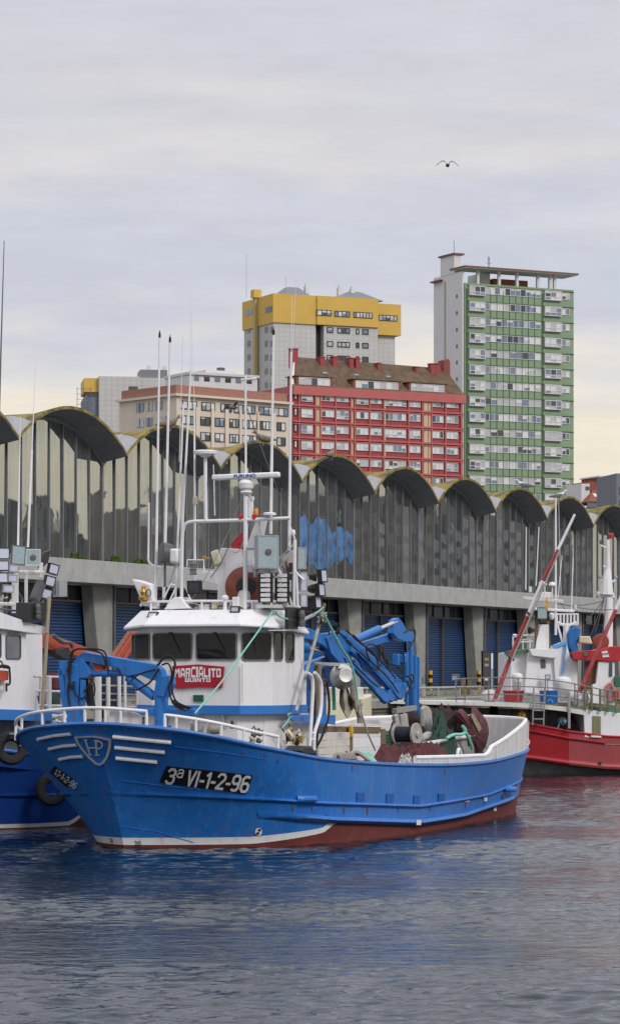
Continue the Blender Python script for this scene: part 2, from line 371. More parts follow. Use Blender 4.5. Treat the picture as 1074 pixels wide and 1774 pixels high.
def sea():
    rs = np.random.RandomState(5)
    Y = [17.0]
    while Y[-1] < 150: Y.append(Y[-1]*1.0017)
    Y = np.array(Y)[:, None]; S = np.arange(-0.21, 0.2601, 0.0018)[None, :]; X = Y*S; Yg = Y+0*S
    Z = np.zeros_like(X); Zf = np.zeros_like(X)
    for k in range(90):
        lam = 0.11*(1.5/0.11)**(k/89.0); th = math.radians(98)+rs.normal(0, 0.55); kk = 2*math.pi/lam
        Z_ = np.sin(kk*(math.cos(th)*X+math.sin(th)*Yg)+rs.uniform(0, 6.28)+0.6*np.sin(0.23*X+0.31*Yg+k))*(SLOPE*lam/(2*math.pi))*math.sqrt(2/90.0)
        Z += Z_
    pw = np.zeros_like(X)                              # cat's-paws: calmer and rougher patches
    for k in range(14):
        lam = rs.uniform(5, 22); th = math.radians(90)+rs.normal(0, 0.5)
        pw += np.sin(2*math.pi/lam*(0.35*math.cos(th)*X+math.sin(th)*Yg)+rs.uniform(0, 6.28))
    Z *= np.clip(1.0+0.2*pw, 0.25, 1.9)
    n, m = X.shape; me = bpy.data.meshes.new('water'); co = np.stack([X, Yg, Z], -1).reshape(-1, 3).astype(np.float32)
    i = np.arange((n-1)*m).reshape(n-1, m)[:, :-1]; q = np.stack([i, i+1, i+m+1, i+m], -1).reshape(-1, 4)
    me.vertices.add(len(co)); me.vertices.foreach_set('co', co.ravel()); me.loops.add(q.size); me.loops.foreach_set('vertex_index', q.ravel().astype(np.int32))
    me.polygons.add(len(q)); me.polygons.foreach_set('loop_start', np.arange(0, q.size, 4, dtype=np.int32)); me.update(calc_edges=True)
    me.polygons.foreach_set('use_smooth', np.ones(len(q), dtype=bool)); o = bpy.data.objects.new('water', me); COL.objects.link(o); return o
SLOPE = 0.096
wm = water_mat(); sw = sea(); sw.data.materials.append(wm); tag(sw, kind='structure')
mb = MB(); mb.add([(-900,-300,-0.30),(900,-300,-0.30),(900,900,-0.30),(-900,900,-0.30)], [(0,1,2,3)])
tag(mb.build('far_water', wm, smooth=False), kind='structure')

Q = Frame(0, 0, 67.44)                     # quay frame: x along the quay, y inland
QZ = CAMH-1.38                             # quay level
PT = 58.2                                  # line of the roof tips
BAY, U0 = 10.36, 149.5
asphalt = mat('quay_paving', (0.15, 0.15, 0.14), 0.9, var=0.25, scale=0.8, bump=0.3, bscale=10)
mb = MB(); mb.add([Q.w(-200,43.6,QZ), Q.w(1200,43.6,QZ), Q.w(1200,1500,QZ), Q.w(-200,1500,QZ)], [(0,1,2,3)])
tag(mb.build('quay_ground', asphalt, smooth=False), kind='structure')
def stone_mat():
    m = mat('quay_stone', (0.20, 0.185, 0.13), 0.9, var=0.35, scale=1.2, bump=0.6, bscale=6, streak=(0.05, 0.055, 0.03), streak_amt=0.8)
    t = m.node_tree; b = t.nodes['Principled BSDF']; src = b.inputs['Base Color'].links[0].from_socket
    tc = t.nodes.new('ShaderNodeTexCoord'); mpn = t.nodes.new('ShaderNodeMapping'); mpn.inputs['Rotation'].default_value = (R(90), 0, 0)
    t.links.new(tc.outputs['Object'], mpn.inputs[0])
    br = t.nodes.new('ShaderNodeTexBrick'); br.inputs['Scale'].default_value = 1.0; br.inputs['Brick Width'].default_value = 1.15; br.inputs['Row Height'].default_value = 0.52; br.inputs['Mortar Size'].default_value = 0.03
    br.inputs['Color1'].default_value = (1,1,1,1); br.inputs['Color2'].default_value = (0.62,0.66,0.6,1); br.inputs['Mortar'].default_value = (0.25,0.25,0.25,1)
    t.links.new(mpn.outputs[0], br.inputs['Vector'])
    mxn = t.nodes.new('ShaderNodeMix'); mxn.data_type = 'RGBA'; mxn.blend_type = 'MULTIPLY'; mxn.inputs[0].default_value = 1
    t.links.new(src, mxn.inputs[6]); t.links.new(br.outputs['Color'], mxn.inputs[7]); t.links.new(mxn.outputs[2], b.inputs['Base Color'])
    return m
mb = MB(); mb.bx(-200, 700, 43.0, 44.5, -3, QZ-0.35)
o = mb.build('quay_wall', stone_mat(), smooth=False); o.location = (0,0,0); o.rotation_euler = (0,0,Q.a); tag(o, kind='structure')
mb = MB()
u = -40.0
while u < 330:
    L = 2.4+0.5*math.sin(u*1.7); mb.bx(u, u+L-0.02, 42.9, 43.9, QZ-0.347, QZ+0.02+0.012*math.sin(u*5)); u += L
o = mb.build('quay_coping', concrete2, smooth=False, bevel=0.03); o.rotation_euler = (0,0,Q.a); tag(o, kind='structure')
weed = mat('verge_grass', (0.10, 0.14, 0.035), 0.95, var=0.5, scale=9)
mb = MB()
for i in range(900):
    u = random.uniform(96, 210); v = 46.8+random.gauss(0, 0.5); hh = random.uniform(0.05, 0.2); a = random.uniform(0, 6.3)
    mb.add([(u,v,QZ),(u+0.16*math.cos(a),v+0.16*math.sin(a),QZ),(u+0.1,v+random.uniform(-.1,.1),QZ+hh)], [(0,1,2)])
o = mb.build('verge_grass', weed, smooth=False, recalc=False); o.rotation_euler = (0,0,Q.a); tag(o, kind='stuff')

# ================================================================== THE FISH HALL
def lichen_mat():
    m = bpy.data.materials.new('lichen_roof'); m.use_nodes = True; t = m.node_tree; b = t.nodes['Principled BSDF']; b.inputs['Roughness'].default_value = 0.95; N = t.nodes.new; Lk = t.links.new
    tc = N('ShaderNodeTexCoord'); n = N('ShaderNodeTexNoise'); n.inputs['Scale'].default_value = 1.1; n.inputs['Detail'].default_value = 10; n.inputs['Roughness'].default_value = 0.7
    Lk(tc.outputs['Object'], n.inputs['Vector']); r = N('ShaderNodeValToRGB'); Lk(n.outputs['Fac'], r.inputs[0])
    el = r.color_ramp.elements; el[0].position = 0.3; el[0].color = (0.07, 0.062, 0.042, 1); el[1].position = 0.46; el[1].color = (0.13, 0.105, 0.045, 1)
    for p, c in ((0.55, (0.31, 0.235, 0.045, 1)), (0.66, (0.16, 0.14, 0.08, 1)), (0.8, (0.09, 0.095, 0.045, 1))):
        e = el.new(p); e.color = c
    Lk(r.outputs[0], b.inputs['Base Color'])
    n2 = N('ShaderNodeTexNoise'); n2.inputs['Scale'].default_value = 18; Lk(tc.outputs['Object'], n2.inputs['Vector']); bp = N('ShaderNodeBump'); bp.inputs['Strength'].default_value = 0.6; bp.inputs['Distance'].default_value = 0.05
    Lk(n2.outputs['Fac'], bp.inputs['Height']); Lk(bp.outputs[0], b.inputs['Normal'])
    return m
lichen = lichen_mat()
soffit = mat('vault_soffit', (0.20, 0.21, 0.235), 0.75, var=0.2, scale=1.2, streak=(0.03, 0.03, 0.03), streak_amt=0.5)
flash = mat('valley_flashing', (0.50, 0.51, 0.56), 0.5, var=0.12, scale=2)
mull = mat('mullion_metal', (0.17, 0.18, 0.20), 0.5, var=0.2, scale=2)
mull_blue = mat('blue_mullion', (0.06, 0.085, 0.14), 0.5, var=0.15)
hall = thing('fish_hall', 'long grey harbour hall with wavy vaulted roof, tall glass front and blue shutters', 'warehouse', Q, U0, PT, QZ)
ZT, RISE, OVH, DROP, TH = 14.1-QZ, 1.70, 1.30, 0.27, 0.14       # everything in the hall is local: x from U0, y from PT, z from the quay
ZS1, ZS0 = 9.24-QZ, 8.22-QZ
def arc(t):                                 # 0..1 across a bay
    k = 2*t-1; Rr = (BAY*BAY/4+RISE*RISE)/(2*RISE)
    x = k*BAY/2
    return math.sqrt(max(0, Rr*Rr-x*x))-(Rr-RISE)
NB0, NB1 = -7, 8
for k in range(NB0, NB1):
    u0 = k*BAY; n = 28
    rows_t, rows_b = [], []
    for (yy, dz) in ((0, 0), (OVH*0.5, -DROP*0.5), (OVH, -DROP), (12, -DROP-0.2), (34, -DROP-0.2)):
        rt, rb = [], []
        for i in range(n+1):
            t = i/n; z = ZT+arc(t)+dz
            rb.append((u0+t*BAY, yy, z)); rt.append((u0+t*BAY, yy, z+TH))
        rows_t.append(rt); rows_b.append(rb)
    mb = MB(); mb.mi = 0; mb.grid(rows_t); mb.mi = 1; mb.grid(rows_b); mb.mi = 2
    mb.grid([rows_b[0], rows_t[0]])
    mb.build('roof_vault', [lichen, soffit, lichen], hall, recalc=False)
    # valley flashing between two vaults
    w = 0.115; pts = [(u0+BAY*w*q/6, 0.06, ZT+arc(abs(w*q/6))+TH-0.01) for q in range(-6, 7)]
    mb = MB(); mb.prism(pts+[(u0+BAY*w*0.5, 0.06, ZT+arc(w)+TH+0.07), (u0-BAY*w*0.4, 0.06, ZT+arc(w)+TH+0.10)], (0, 0.05, 0))
    mb.build('valley_flashing', flash, hall, smooth=False)
    # glass wall of the bay: panes, each set at its own slight angle
    mb = MB(); NP = 8
    gz = lambda t: ZT-DROP+arc(t)
    for j in range(NP):
        if k == -5 and j == 2: continue         # the one open light
        t0, t1 = j/NP, (j+1)/NP; tilt = random.gauss(0, 0.012); bow = random.gauss(0, 0.02)
        pts = []; nz = 5
        rows = []
        for a in range(nz+1):
            row = []
            for q in range(4):
                t = t0+(t1-t0)*q/3; zt = gz(t); z = ZS1+(zt-ZS1)*a/nz
                row.append((u0+t*BAY, OVH+0.02+tilt*(q-1.5)*0.4+bow*(a/nz-0.5), z))
            rows.append(row)
        mb.grid(rows)
    mb.build('glazing', hall_glass, hall, recalc=False)
    for j in range(NP):
        t = j/NP; top = gz(t)
        mb = MB(); x = u0+t*BAY
        if k == -5 and j == 3: mb.bx(x-0.16, x+0.16, OVH-0.16, OVH+0.1, ZS1, top)
        elif j == 0: mb.bx(x-0.07, x+0.07, OVH-0.06, OVH+0.04, ZS1, top)
        else: mb.bx(x-0.032, x+0.032, OVH-0.045, OVH+0.03, ZS1, top)
        mb.build('mullion', mull_blue if (k == -5 and j == 3) else mull, hall, smooth=False)
    mb = MB(); mb.grid([[(u0+i/n*BAY, OVH-0.08, gz(i/n)-0.16) for i in range(n+1)], [(u0+i/n*BAY, OVH-0.08, gz(i/n)-0.005) for i in range(n+1)]])
    mb.grid([[(u0+i/n*BAY, OVH-0.08, gz(i/n)-0.16) for i in range(n+1)], [(u0+i/n*BAY, OVH+0.08, gz(i/n)-0.16) for i in range(n+1)]])
    mb.build('arch_frame', mull, hall, recalc=False)
    # column: a wedge, wide at the top, with a crease and a drain pipe
    wt, wb = 1.25, 0.42; y0, y1 = 0.95, 1.75
    mb = MB(); top, bot = ZS0+0.01, 0.0
    lo = [(u0-wb, y0+0.10, bot), (u0, y0, bot), (u0+wb, y0+0.10, bot), (u0+wb, y1, bot), (u0-wb, y1, bot)]
    hi = [(u0-wt, y0+0.22, top), (u0, y0-0.05, top), (u0+wt, y0+0.22, top), (u0+wt, y1, top), (u0-wt, y1, top)]
    mb.loft([lo, hi]); mb.build('column', concrete2, hall, smooth=False, bevel=0.03)
    mb = MB(); mb.tube([(u0+0.62, y0+0.02, 0.6), (u0+0.62, y0+0.02, top)], 0.07, 8)
    for zb in (1.4, 3.4): mb.cyl((u0+0.62, y0+0.02, zb), (u0+0.62, y0+0.02, zb+0.12), 0.10, n=8)
    mb.build('drain_pipe', dgrey, hall)
    # shutter with its ribs, transom lights above
    d = y1+0.12; x0, x1 = u0+0.40, u0+BAY-0.40; zd = 7.42-QZ
    mb = MB(); rows = []; nr = 30; hr = zd/nr
    for i in range(nr):
        z = i*hr
        for (dy, dz) in ((0.06, 0.0), (0.0, 0.02), (0.0, hr*0.72), (0.06, hr*0.86)):
            rows.append([(x0, d+dy, z+dz), (x1, d+dy, z+dz)])
    rows.append([(x0, d+0.06, zd), (x1, d+0.06, zd)])
    mb.grid(rows); mb.build('roller_shutter', shutter, hall, smooth=False, recalc=False)
    mb = MB(); mb.bx(x0, x1, d-0.06, d+0.1, zd, zd+0.10); mb.build('shutter_lintel', mat('tan_lintel', (0.16,0.13,0.10), 0.7), hall, smooth=False)
    mb = MB(); mb.bx(x0, x1, d+0.05, d+0.08, zd+0.10, ZS0); mb.build('transom_light', pane_dark, hall, smooth=False)
    for q in range(1, 5):
        xx = x0+(x1-x0)*q/5
        mb = MB(); mb.bx(xx-0.05, xx+0.05, d-0.02, d+0.045, zd+0.10, ZS0); mb.build('transom_post', dgrey, hall, smooth=False)
    mb = MB(); xm = (x0+x1)/2+0.3; mb.bx(xm-0.07, xm+0.07, d-0.12, d-0.005, 0, zd); mb.build('shutter_post', mat('brown_post', (0.07,0.055,0.045), 0.6), hall, smooth=False)
    # edge slab, one cast length per bay
    mb = MB(); mb.bx(u0+0.012, u0+BAY-0.012, -0.02+0.01*(k % 2), 1.9, ZS0, ZS1); mb.build('edge_slab', concrete, hall, smooth=False, bevel=0.025)
XA, XB = NB0*BAY, NB1*BAY
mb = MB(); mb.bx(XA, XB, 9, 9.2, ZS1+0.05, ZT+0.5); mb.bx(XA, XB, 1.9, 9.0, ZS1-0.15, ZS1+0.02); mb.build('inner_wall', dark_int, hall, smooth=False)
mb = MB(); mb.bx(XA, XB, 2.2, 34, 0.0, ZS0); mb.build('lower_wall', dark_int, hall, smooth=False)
# blue plastic sheeting inside the glass of one bay
def sheeting():
    mb = MB(); rng = random.Random(4); nx, nz = 46, 40; rows = []
    for i in range(nz+1):
        row = []
        for j in range(nx+1):
            a, b = j/nx, i/nz; x = -BAY+2.6+a*7.7
            ztop = ZS1+3.0+0.25*math.sin(a*6)+0.22*math.sin(a*17+1)-0.12*math.cos(a*31)+0.03*math.sin(a*83)+rng.uniform(-.08,.08)*(b > .95); zb = ZS1+0.85+0.35*math.sin(a*7+2)+0.12*math.sin(a*31)
            y = OVH-0.008+0.008*math.sin(a*22+b*5)+0.007*math.sin(b*13-a*18)+rng.uniform(-.004,.004)
            row.append((x, y, zb+(ztop-zb)*b))
        rows.append(row)
    mb.grid(rows); mb.mi = 0
    return mb
tarp_blue = mat('blue_plastic_sheet', (0.035, 0.125, 0.30), 0.35, var=0.8, scale=1.3, bump=0.8, bscale=2.5, streak=(0.22, 0.34, 0.48), streak_amt=0.8)
mb = sheeting(); base = V(-BAY+4, OVH+0.45, ZS1); mb.v = [tuple(Vector(p)-base) for p in mb.v]
o = mb.build('plastic_sheet', tarp_blue, recalc=False); o.location = Q.w(U0+base.x, PT+base.y, QZ+base.z); o.rotation_euler = (0,0,Q.a)
tag(o, 'crumpled blue plastic sheeting stretched across one bay of the hall windows', 'plastic sheet')
# crates standing in the open light
xo = -5*BAY+2.5/8*BAY
for i, (c, lab) in enumerate((('red', 'red slatted fish crate at the bottom of the open hall window'), ('red', 'red slatted fish crate just under the green one in the hall window'), ('green', 'green slatted fish crate on top of the pile in the hall window'))):
    mb = MB(); z = ZS1+i*0.40
    cm = mat('crate_'+c, (0.30,0.03,0.03) if c == 'red' else (0.03,0.16,0.06), 0.6)
    w, dd, h = 0.95, 0.6, 0.36
    mb.bx(xo-w/2, xo+w/2, 1.95, 1.95+dd, z, z+0.03)
    for q in range(3):
        zz = z+0.05+q*0.11
        mb.bx(xo-w/2, xo+w/2, 1.95, 1.97, zz, zz+0.07); mb.bx(xo-w/2, xo+w/2, 1.93+dd, 1.95+dd, zz, zz+0.07)
        mb.bx(xo-w/2, xo-w/2+0.02, 1.97, 1.93+dd, zz, zz+0.07); mb.bx(xo+w/2-0.02, xo+w/2, 1.97, 1.93+dd, zz, zz+0.07)
    for q in range(5):
        xx = xo-w/2+0.02+q*(w-0.08)/4; mb.bx(xx, xx+0.04, 1.97, 1.985, z+0.03, z+h)
    mb.v = [(p[0]+U0, p[1]+PT, p[2]+QZ) for p in mb.v]
    solo(mb, 'fish_crate', cm, Q, lab, 'crate', 'crates in the hall window', smooth=False)
# weeds on the ledge
leaf = mat('ledge_weed', (0.07, 0.13, 0.025), 0.9, var=0.5, scale=20)
for (px, wd, lab) in ((134, 0.9, 'low tuft of green weeds on the slab edge right of the crates'), (205, 0.6, 'small green weed clump on the slab edge below the second glass bay'), (246, 1.0, 'straggly weeds on the slab edge near the gull chick')):
    lab = lab.replace(' near the gull chick', ' behind the tall white aerials')
    mb = MB(); p = Q.y(px, 974, PT+0.25); 
    for i in range(130):
        x = p.x+random.gauss(0, wd*0.35); y = PT+0.3+random.uniform(-.15,.2); z = 9.24; a = random.uniform(0,6.3); h = random.uniform(.06,.34)*max(0.3, 1-abs(x-p.x)/wd); s = 0.05
        c = V(x+h*0.4*math.cos(a), y+h*0.3*math.sin(a), z+h)
        mb.add([V(x,y,z), c+V(s*math.sin(a),-s*math.cos(a),-s), c+V(0,0,s), c+V(-s*math.sin(a),s*math.cos(a),-s)], [(0,1,2,3)])
    solo(mb, 'weed', leaf, Q, lab, 'weed', 'weeds on the hall ledge', base=V(p.x, PT+0.3, 9.24), smooth=False, recalc=False)
# ================================================================== TOWN BEHIND
def panes_window(par, x0, x1, z0, z1, nx, fm, rng, y=0.0, nz=1, th=0.08, sill=0.0, tone=None, name='window', wts=(3,3,3,2)):
    mb = MB(); mb.mi = 0; t = th
    mb.bx(x0, x1, y-0.10, y+0.02, z0, z0+t); mb.bx(x0, x1, y-0.10, y+0.02, z1-t, z1)
    for i in range(nx+1):
        x = x0+(x1-x0)*i/nx; a = min(max(x-t/2, x0), x1-t); mb.bx(a, a+t, y-0.098, y+0.02, z0+t, z1-t)
    for j in range(1, nz):
        zc = z0+(z1-z0)*(0.36 if nz == 2 else j/nz); mb.bx(x0+t, x1-t, y-0.096, y+0.02, zc-t/2, zc+t/2)
    for i in range(nx):
        for j in range(nz):
            a, b = x0+(x1-x0)*i/nx, x0+(x1-x0)*(i+1)/nx
            zs = [z0, z0+(z1-z0)*0.36, z1] if nz == 2 else [z0+(z1-z0)*q/nz for q in range(nz+1)]
            k = tone if tone is not None else rng.choices(range(4), wts)[0]
            mb.mi = 1+k; yy = y-0.02-rng.uniform(0, 0.02)
            mb.add([(a,yy,zs[j]),(b,yy+rng.uniform(-.012,.012),zs[j]),(b,yy,zs[j+1]),(a,yy+rng.uniform(-.012,.012),zs[j+1])], [(0,1,2,3)])
            if k != 3 and rng.random() < 0.4:          # a half drawn blind inside the pane
                mb.mi = 4; zz = zs[j+1]-(zs[j+1]-zs[j])*rng.uniform(0.2, 0.6); mb.add([(a,yy-0.006,zz),(b,yy-0.006,zz),(b,yy-0.006,zs[j+1]),(a,yy-0.006,zs[j+1])], [(0,1,2,3)])
    return mb.build(name, [fm]+PANES, par, smooth=False, recalc=False)
def part(name, mb, m, par, **k): k.setdefault('smooth', False); return mb.build(name, m, par, **k)
frame_white = mat('white_frames', (0.54, 0.55, 0.57), 0.5, var=0.05)
frame_dark = mat('dark_frames', (0.03, 0.028, 0.028), 0.5)
ZG = QZ                                                  # town ground
def on(fr, px, py, y=0.0):
    p = fr.y(px, py, y); return p.x, p.z

# ---------------- green tower
rng = random.Random(11)
GT = frame_px(805, 520, 27)
gt = thing('green_tower_block', 'tall green clad tower block with white end wall and white window bands', 'tower block', GT, 0, 0, ZG)
gw = mat('green_cladding', (0.20, 0.29, 0.175), 0.6, var=0.10, scale=0.35)
gwd = mat('green_cladding_joint', (0.06, 0.11, 0.055), 0.7)
tw = mat('tower_white', (0.60, 0.60, 0.61), 0.75, var=0.05, scale=0.3, streak=(0.45,0.44,0.43), streak_amt=0.4)
roofbrown = mat('brown_slab_edge', (0.17, 0.085, 0.06), 0.8)
Lx = lambda px, py=700, y=0: GT.y(px, py, y).x
Lz = lambda py, px=870, y=0: GT.y(px, py, y).z-ZG
WX = Lx(993); DP = 10.5
top = Lz(490, 810)
mb = MB(); mb.bx(0, WX, 0.0, DP, 0, top); part('wall', mb, gw, gt)
mb = MB(); mb.bx(-0.35, -0.004, 0.35, DP+0.3, 0, Lz(470, 805)); part('end_wall', mb, tw, gt)
mb = MB(); mb.bx(-0.40, 0.9, 3.2, 8.2, Lz(470,805)+0.003, Lz(437,800)); part('stair_tower', mb, tw, gt)
mb = MB(); mb.bx(-0.7, 1.6, 2.9, 8.6, Lz(437,800)+0.003, Lz(437,800)+0.3); part('stair_tower_roof', mb, roofbrown, gt)
mb = MB(); zr = Lz(463, 805, -1); mb.bx(-0.6, WX+0.5, -1.0, 4.5, zr+0.10, zr+0.38); part('roof_slab', mb, roofbrown, gt)
mb = MB(); mb.bx(-0.5, WX+0.4, -0.9, 4.4, zr, zr+0.097); part('slab_soffit', mb, tw, gt)
mb = MB(); mb.bx(-1.0,-0.36, 7.5, DP+0.5, zr-1.5, zr-1.2); part('end_canopy', mb, roofbrown, gt)
for px in (830, 867, 898, 934, 955, 963):
    mb = MB(); x = Lx(px, 480); mb.bx(x-0.25, x+0.25, 0.4, 0.9, top, zr-0.003); part('roof_post', mb, tw, gt)
mb = MB(); mb.bx(Lx(848), Lx(863), 3, 8, top, zr-0.2); part('plant_room', mb, tw, gt)
mb = MB(); mb.bx(Lx(867), Lx(926), 2.5, 9, top, top+1.5); part('brick_plant_room', mb, mat('roof_brick', (0.24,0.085,0.05), 0.85), gt)
mb = MB(); mb.tube([(8.5, 6, zr+0.45), (8.5, 6, zr+3.4)], 0.10, 5); mb.tube([(8.0,6,zr+2.2),(9.0,6,zr+2.2)], 0.06, 4); mb.tube([(8.2,6,zr+2.9),(8.8,6,zr+2.9)], 0.06, 4); part('roof_aerial', mb, dgrey, gt)
mb = MB(); mb.tube([(0.6, 5, Lz(437,800)), (0.6, 5, Lz(410,800))], 0.05, 5); part('roof_mast', mb, dgrey, gt)
for py in (511, 540, 569, 598, 626, 655, 683):
    mb = MB(); mb.bx(-0.40, -0.345, 2.0, 2.6, Lz(py-3,805), Lz(py+3,805)); part('stair_window', mb, pane_dark, gt)
mb = MB(); mb.tube([(-0.5, 6.5, 4), (-0.5, 6.5, Lz(480,805))], 0.10, 6); part('wall_pipe', mb, mat('tan_pipe',(0.45,0.4,0.3),0.6), gt)
st = (Lz(500, 870)-Lz(830, 870))/12.1                     # one storey
z1s = Lz(499, 870)
XS = [Lx(q) for q in (811, 838, 936, 941, 970, 972, 986)]
for i in range(15):
    z1 = z1s-i*st
    if z1 < 6: break
    zb = z1-st*0.47
    panes_window(gt, XS[0], XS[1], zb-st*0.12, z1, 3, frame_white, rng, y=-0.45, nz=2, th=0.12, name='bay_window', wts=(1,3,4,3))
    mb = MB(); mb.bx(XS[0], XS[1], -0.43, -0.004, zb-st*0.14, z1+0.05); part('bay_wall', mb, frame_white, gt)
    panes_window(gt, XS[1]+0.05, XS[2], zb, z1, 10+rng.randint(-1,2), frame_white, rng, y=-0.02, th=0.10, name='window_band', wts=(2,4,4,3))
    panes_window(gt, XS[3], XS[4], zb-st*0.12, z1, 3, frame_white, rng, y=-0.45, nz=2, th=0.12, name='bay_window', wts=(1,3,4,3))
    mb = MB(); mb.bx(XS[3], XS[4], -0.43, -0.004, zb-st*0.14, z1+0.05); part('bay_wall', mb, frame_white, gt)
    panes_window(gt, XS[5], XS[6], zb, z1-0.1, 2, frame_white, rng, y=-0.02, th=0.12, wts=(2,4,3,2))
    mb = MB(); mb.bx(XS[0]-0.3, WX, -0.16, -0.003, z1+0.06, z1+0.16); part('floor_line', mb, gwd, gt)
    mb = MB()
mb = MB(); mb.bx(XS[2]+0.15, XS[3]-0.1, -0.03, -0.002, 2, top-1); part('dark_joint', mb, gwd, gt)  # dark green strip between window band and bay
mb = MB(); mb.bx(0.15, XS[0]-0.1, -0.03, -0.002, 2, top-1); part('dark_joint', mb, gwd, gt)
for q in range(1, 9):
    x = XS[1]+(XS[2]-XS[1])*q/9; mb = MB(); mb.bx(x-0.035, x+0.035, -0.12, -0.05, 2, top-0.9); part('tower_rod', mb, gwd, gt)

# ---------------- red apartment block with brown tiled mansard
RB = frame_px(507, 480, 30)
rb = thing('red_apartment_block', 'red brick apartment block with brown mossy tiled roof and chimneys', 'apartment block', RB, 0, 0, ZG)
redw = mat('red_brickwork', (0.30, 0.052, 0.056), 0.75, var=0.10, scale=0.5)
redl = mat('red_render_band', (0.42, 0.11, 0.105), 0.75, var=0.10, scale=0.5)
tileb = mat('mossy_roof_tiles', (0.105, 0.068, 0.042), 0.9, var=0.45, scale=0.9, streak=(0.16,0.12,0.05), streak_amt=0.6)
cmy = mat('cream_pier', (0.52, 0.40, 0.27), 0.8)
LX = lambda px, py=760: RB.y(px, py, 0).x
LZ = lambda py, px=650: RB.y(px, py, 0).z-ZG
WR = LX(801); ze = LZ(682)
mb = MB(); mb.bx(0, WR, 0, 13, 0, ze-0.9); part('wall', mb, redw, rb)
mb = MB(); mb.bx(-0.1, WR+0.4, -0.55, 13.2, ze-0.897, ze+0.55); part('cornice', mb, redl, rb)
zrid = RB.y(640, 629, 6.5).z-ZG; xr = RB.y(768, 645, 6.5).x; xl = RB.y(508, 620, 6.5).x
mb = MB(); zb = ze+0.553
mb.add([(0,-0.3,zb),(WR+0.2,-0.3,zb),(WR+0.2,13,zb),(RB.y(508,665,13).x,13,zb),(xl,6.0,zrid+0.2),(xr,6.0,zrid-0.2),(xr,7,zrid-0.2),(xl,7,zrid+0.2)],
       [(0,1,5,4),(1,2,6,5),(2,3,7,6),(4,5,6,7)]); part('tiled_roof', mb, tileb, rb, smooth=False)
mb = MB(); mb.beam((-0.15,-0.3,zb+0.1),(xl-0.1,6.0,zrid+0.3),0.3,0.3); part('gable_coping', mb, tw, rb)
for (p0, p1, n) in ((518, 572, 5), (616, 690, 7), (712, 770, 6)):
    x0, x1 = LX(p0, 664), LX(p1, 664); zt_ = zb+1.55
    mb = MB(); mb.prism([(x0-0.6,-0.32,zb+0.01),(x1+0.6,-0.32,zb+0.01),(x1+0.5,1.6,zt_+0.15),(x0-0.5,1.6,zt_+0.15)], (0,0.02,0)) if False else mb.bx(x0-0.4, x1+0.4, 0.15, 3.2, zb+0.01, zt_+0.12); part('dormer', mb, mat('dormer_brick',(0.25,0.075,0.045),0.8), rb)
    panes_window(rb, x0, x1, zb+0.15, zt_, n, frame_white, rng, y=0.12, th=0.09, name='dormer_window', wts=(1,2,4,5))
    mb = MB(); mb.bx(x0-0.7, x1+0.7, -0.1, 3.4, zt_+0.123, zt_+0.26); part('dormer_roof', mb, tileb, rb)
for (px, w, h) in ((508, 1.2, 2.6), (556, 0.9, 1.2), (578, 0.9, 1.5), (606, 0.8, 1.5), (617, 0.8, 1.5), (654, 0.6, 0.8), (719, 0.5, 0.6), (747, 0.9, 1.6), (755, 0.9, 1.7)):
    x = RB.y(px, 635, 5.0).x; z = zrid-0.6-0.012*x
    mb = MB(); mb.bx(x-w/2, x+w/2, 4.4, 5.5, z-1.2, z+h*0.75); mb.bx(x-w/2-0.1, x+w/2+0.1, 4.3, 5.6, z+h*0.75+0.003, z+h*0.75+0.15); part('chimney', mb, redw, rb)
mb = MB(); x = RB.y(768, 640, 6).x; mb.prism([(x-0.7, 5, zrid-1.5), (x+0.7, 5, zrid-1.5), (x+0.7, 5, zrid+1.0), (x+0.3, 5, zrid+1.4), (x-0.5, 5, zrid+1.1)], (0,2,0)); part('chimney', mb, mat('hood_red',(0.22,0.06,0.05),0.8), rb)
for px in (563, 617, 672):
    mb = MB(); x = RB.y(px, 640, 3).x; mb.box((x, 3.0, zb+(zrid-zb)*0.52), (0.9, 0.5, 0.12), M=Matrix.Rotation(R(38), 3, 'X')); part('roof_light', mb, pane_blue, rb)
st = (LZ(687)-LZ(824))/5.0
cols = [(509,514,1),(521,541,2),(556,578,3),(581,603,3),(616,637,3),(640,660,3),(665,702,5),(708,727,3),(747,767,3),(772,792,3)]
for i in range(7):
    z1 = LZ(687)-i*st
    for j, (a, b, n) in enumerate(cols):
        tall = (j in (1,) or (j in (6,7) and i % 2 == 0) or (i+j) % 9 == 4)
        panes_window(rb, LX(a), LX(b), z1-st*(0.55 if tall else 0.46), z1, n, frame_white if j != 0 else frame_dark, rng, y=-0.10, nz=2 if tall else 1, th=0.10, wts=(1,3,4,4))
    mb = MB(); mb.bx(0, WR, -0.42, -0.003, z1-st*0.86, z1-st*0.76); part('ledge', mb, redl, rb)
    mb = MB(); mb.bx(0, WR, -0.30, -0.004, z1+0.04, z1+0.22); part('lintel_band', mb, redl, rb)
for (p0, p1) in ((547,553),(607,611),(664,667),(733,740),(741,745)):
    mb = MB(); mb.bx(LX(p0), LX(p1), -0.16, -0.006, 0, ze-0.9); part('pier', mb, cmy, rb)
for px in (517, 545, 554, 580, 606, 613, 639, 663, 706, 730, 746, 770, 797):
    mb = MB(); x = LX(px); mb.bx(x-0.12, x+0.12, -0.36, -0.008, 0, ze-0.9); part('pilaster', mb, redl, rb)

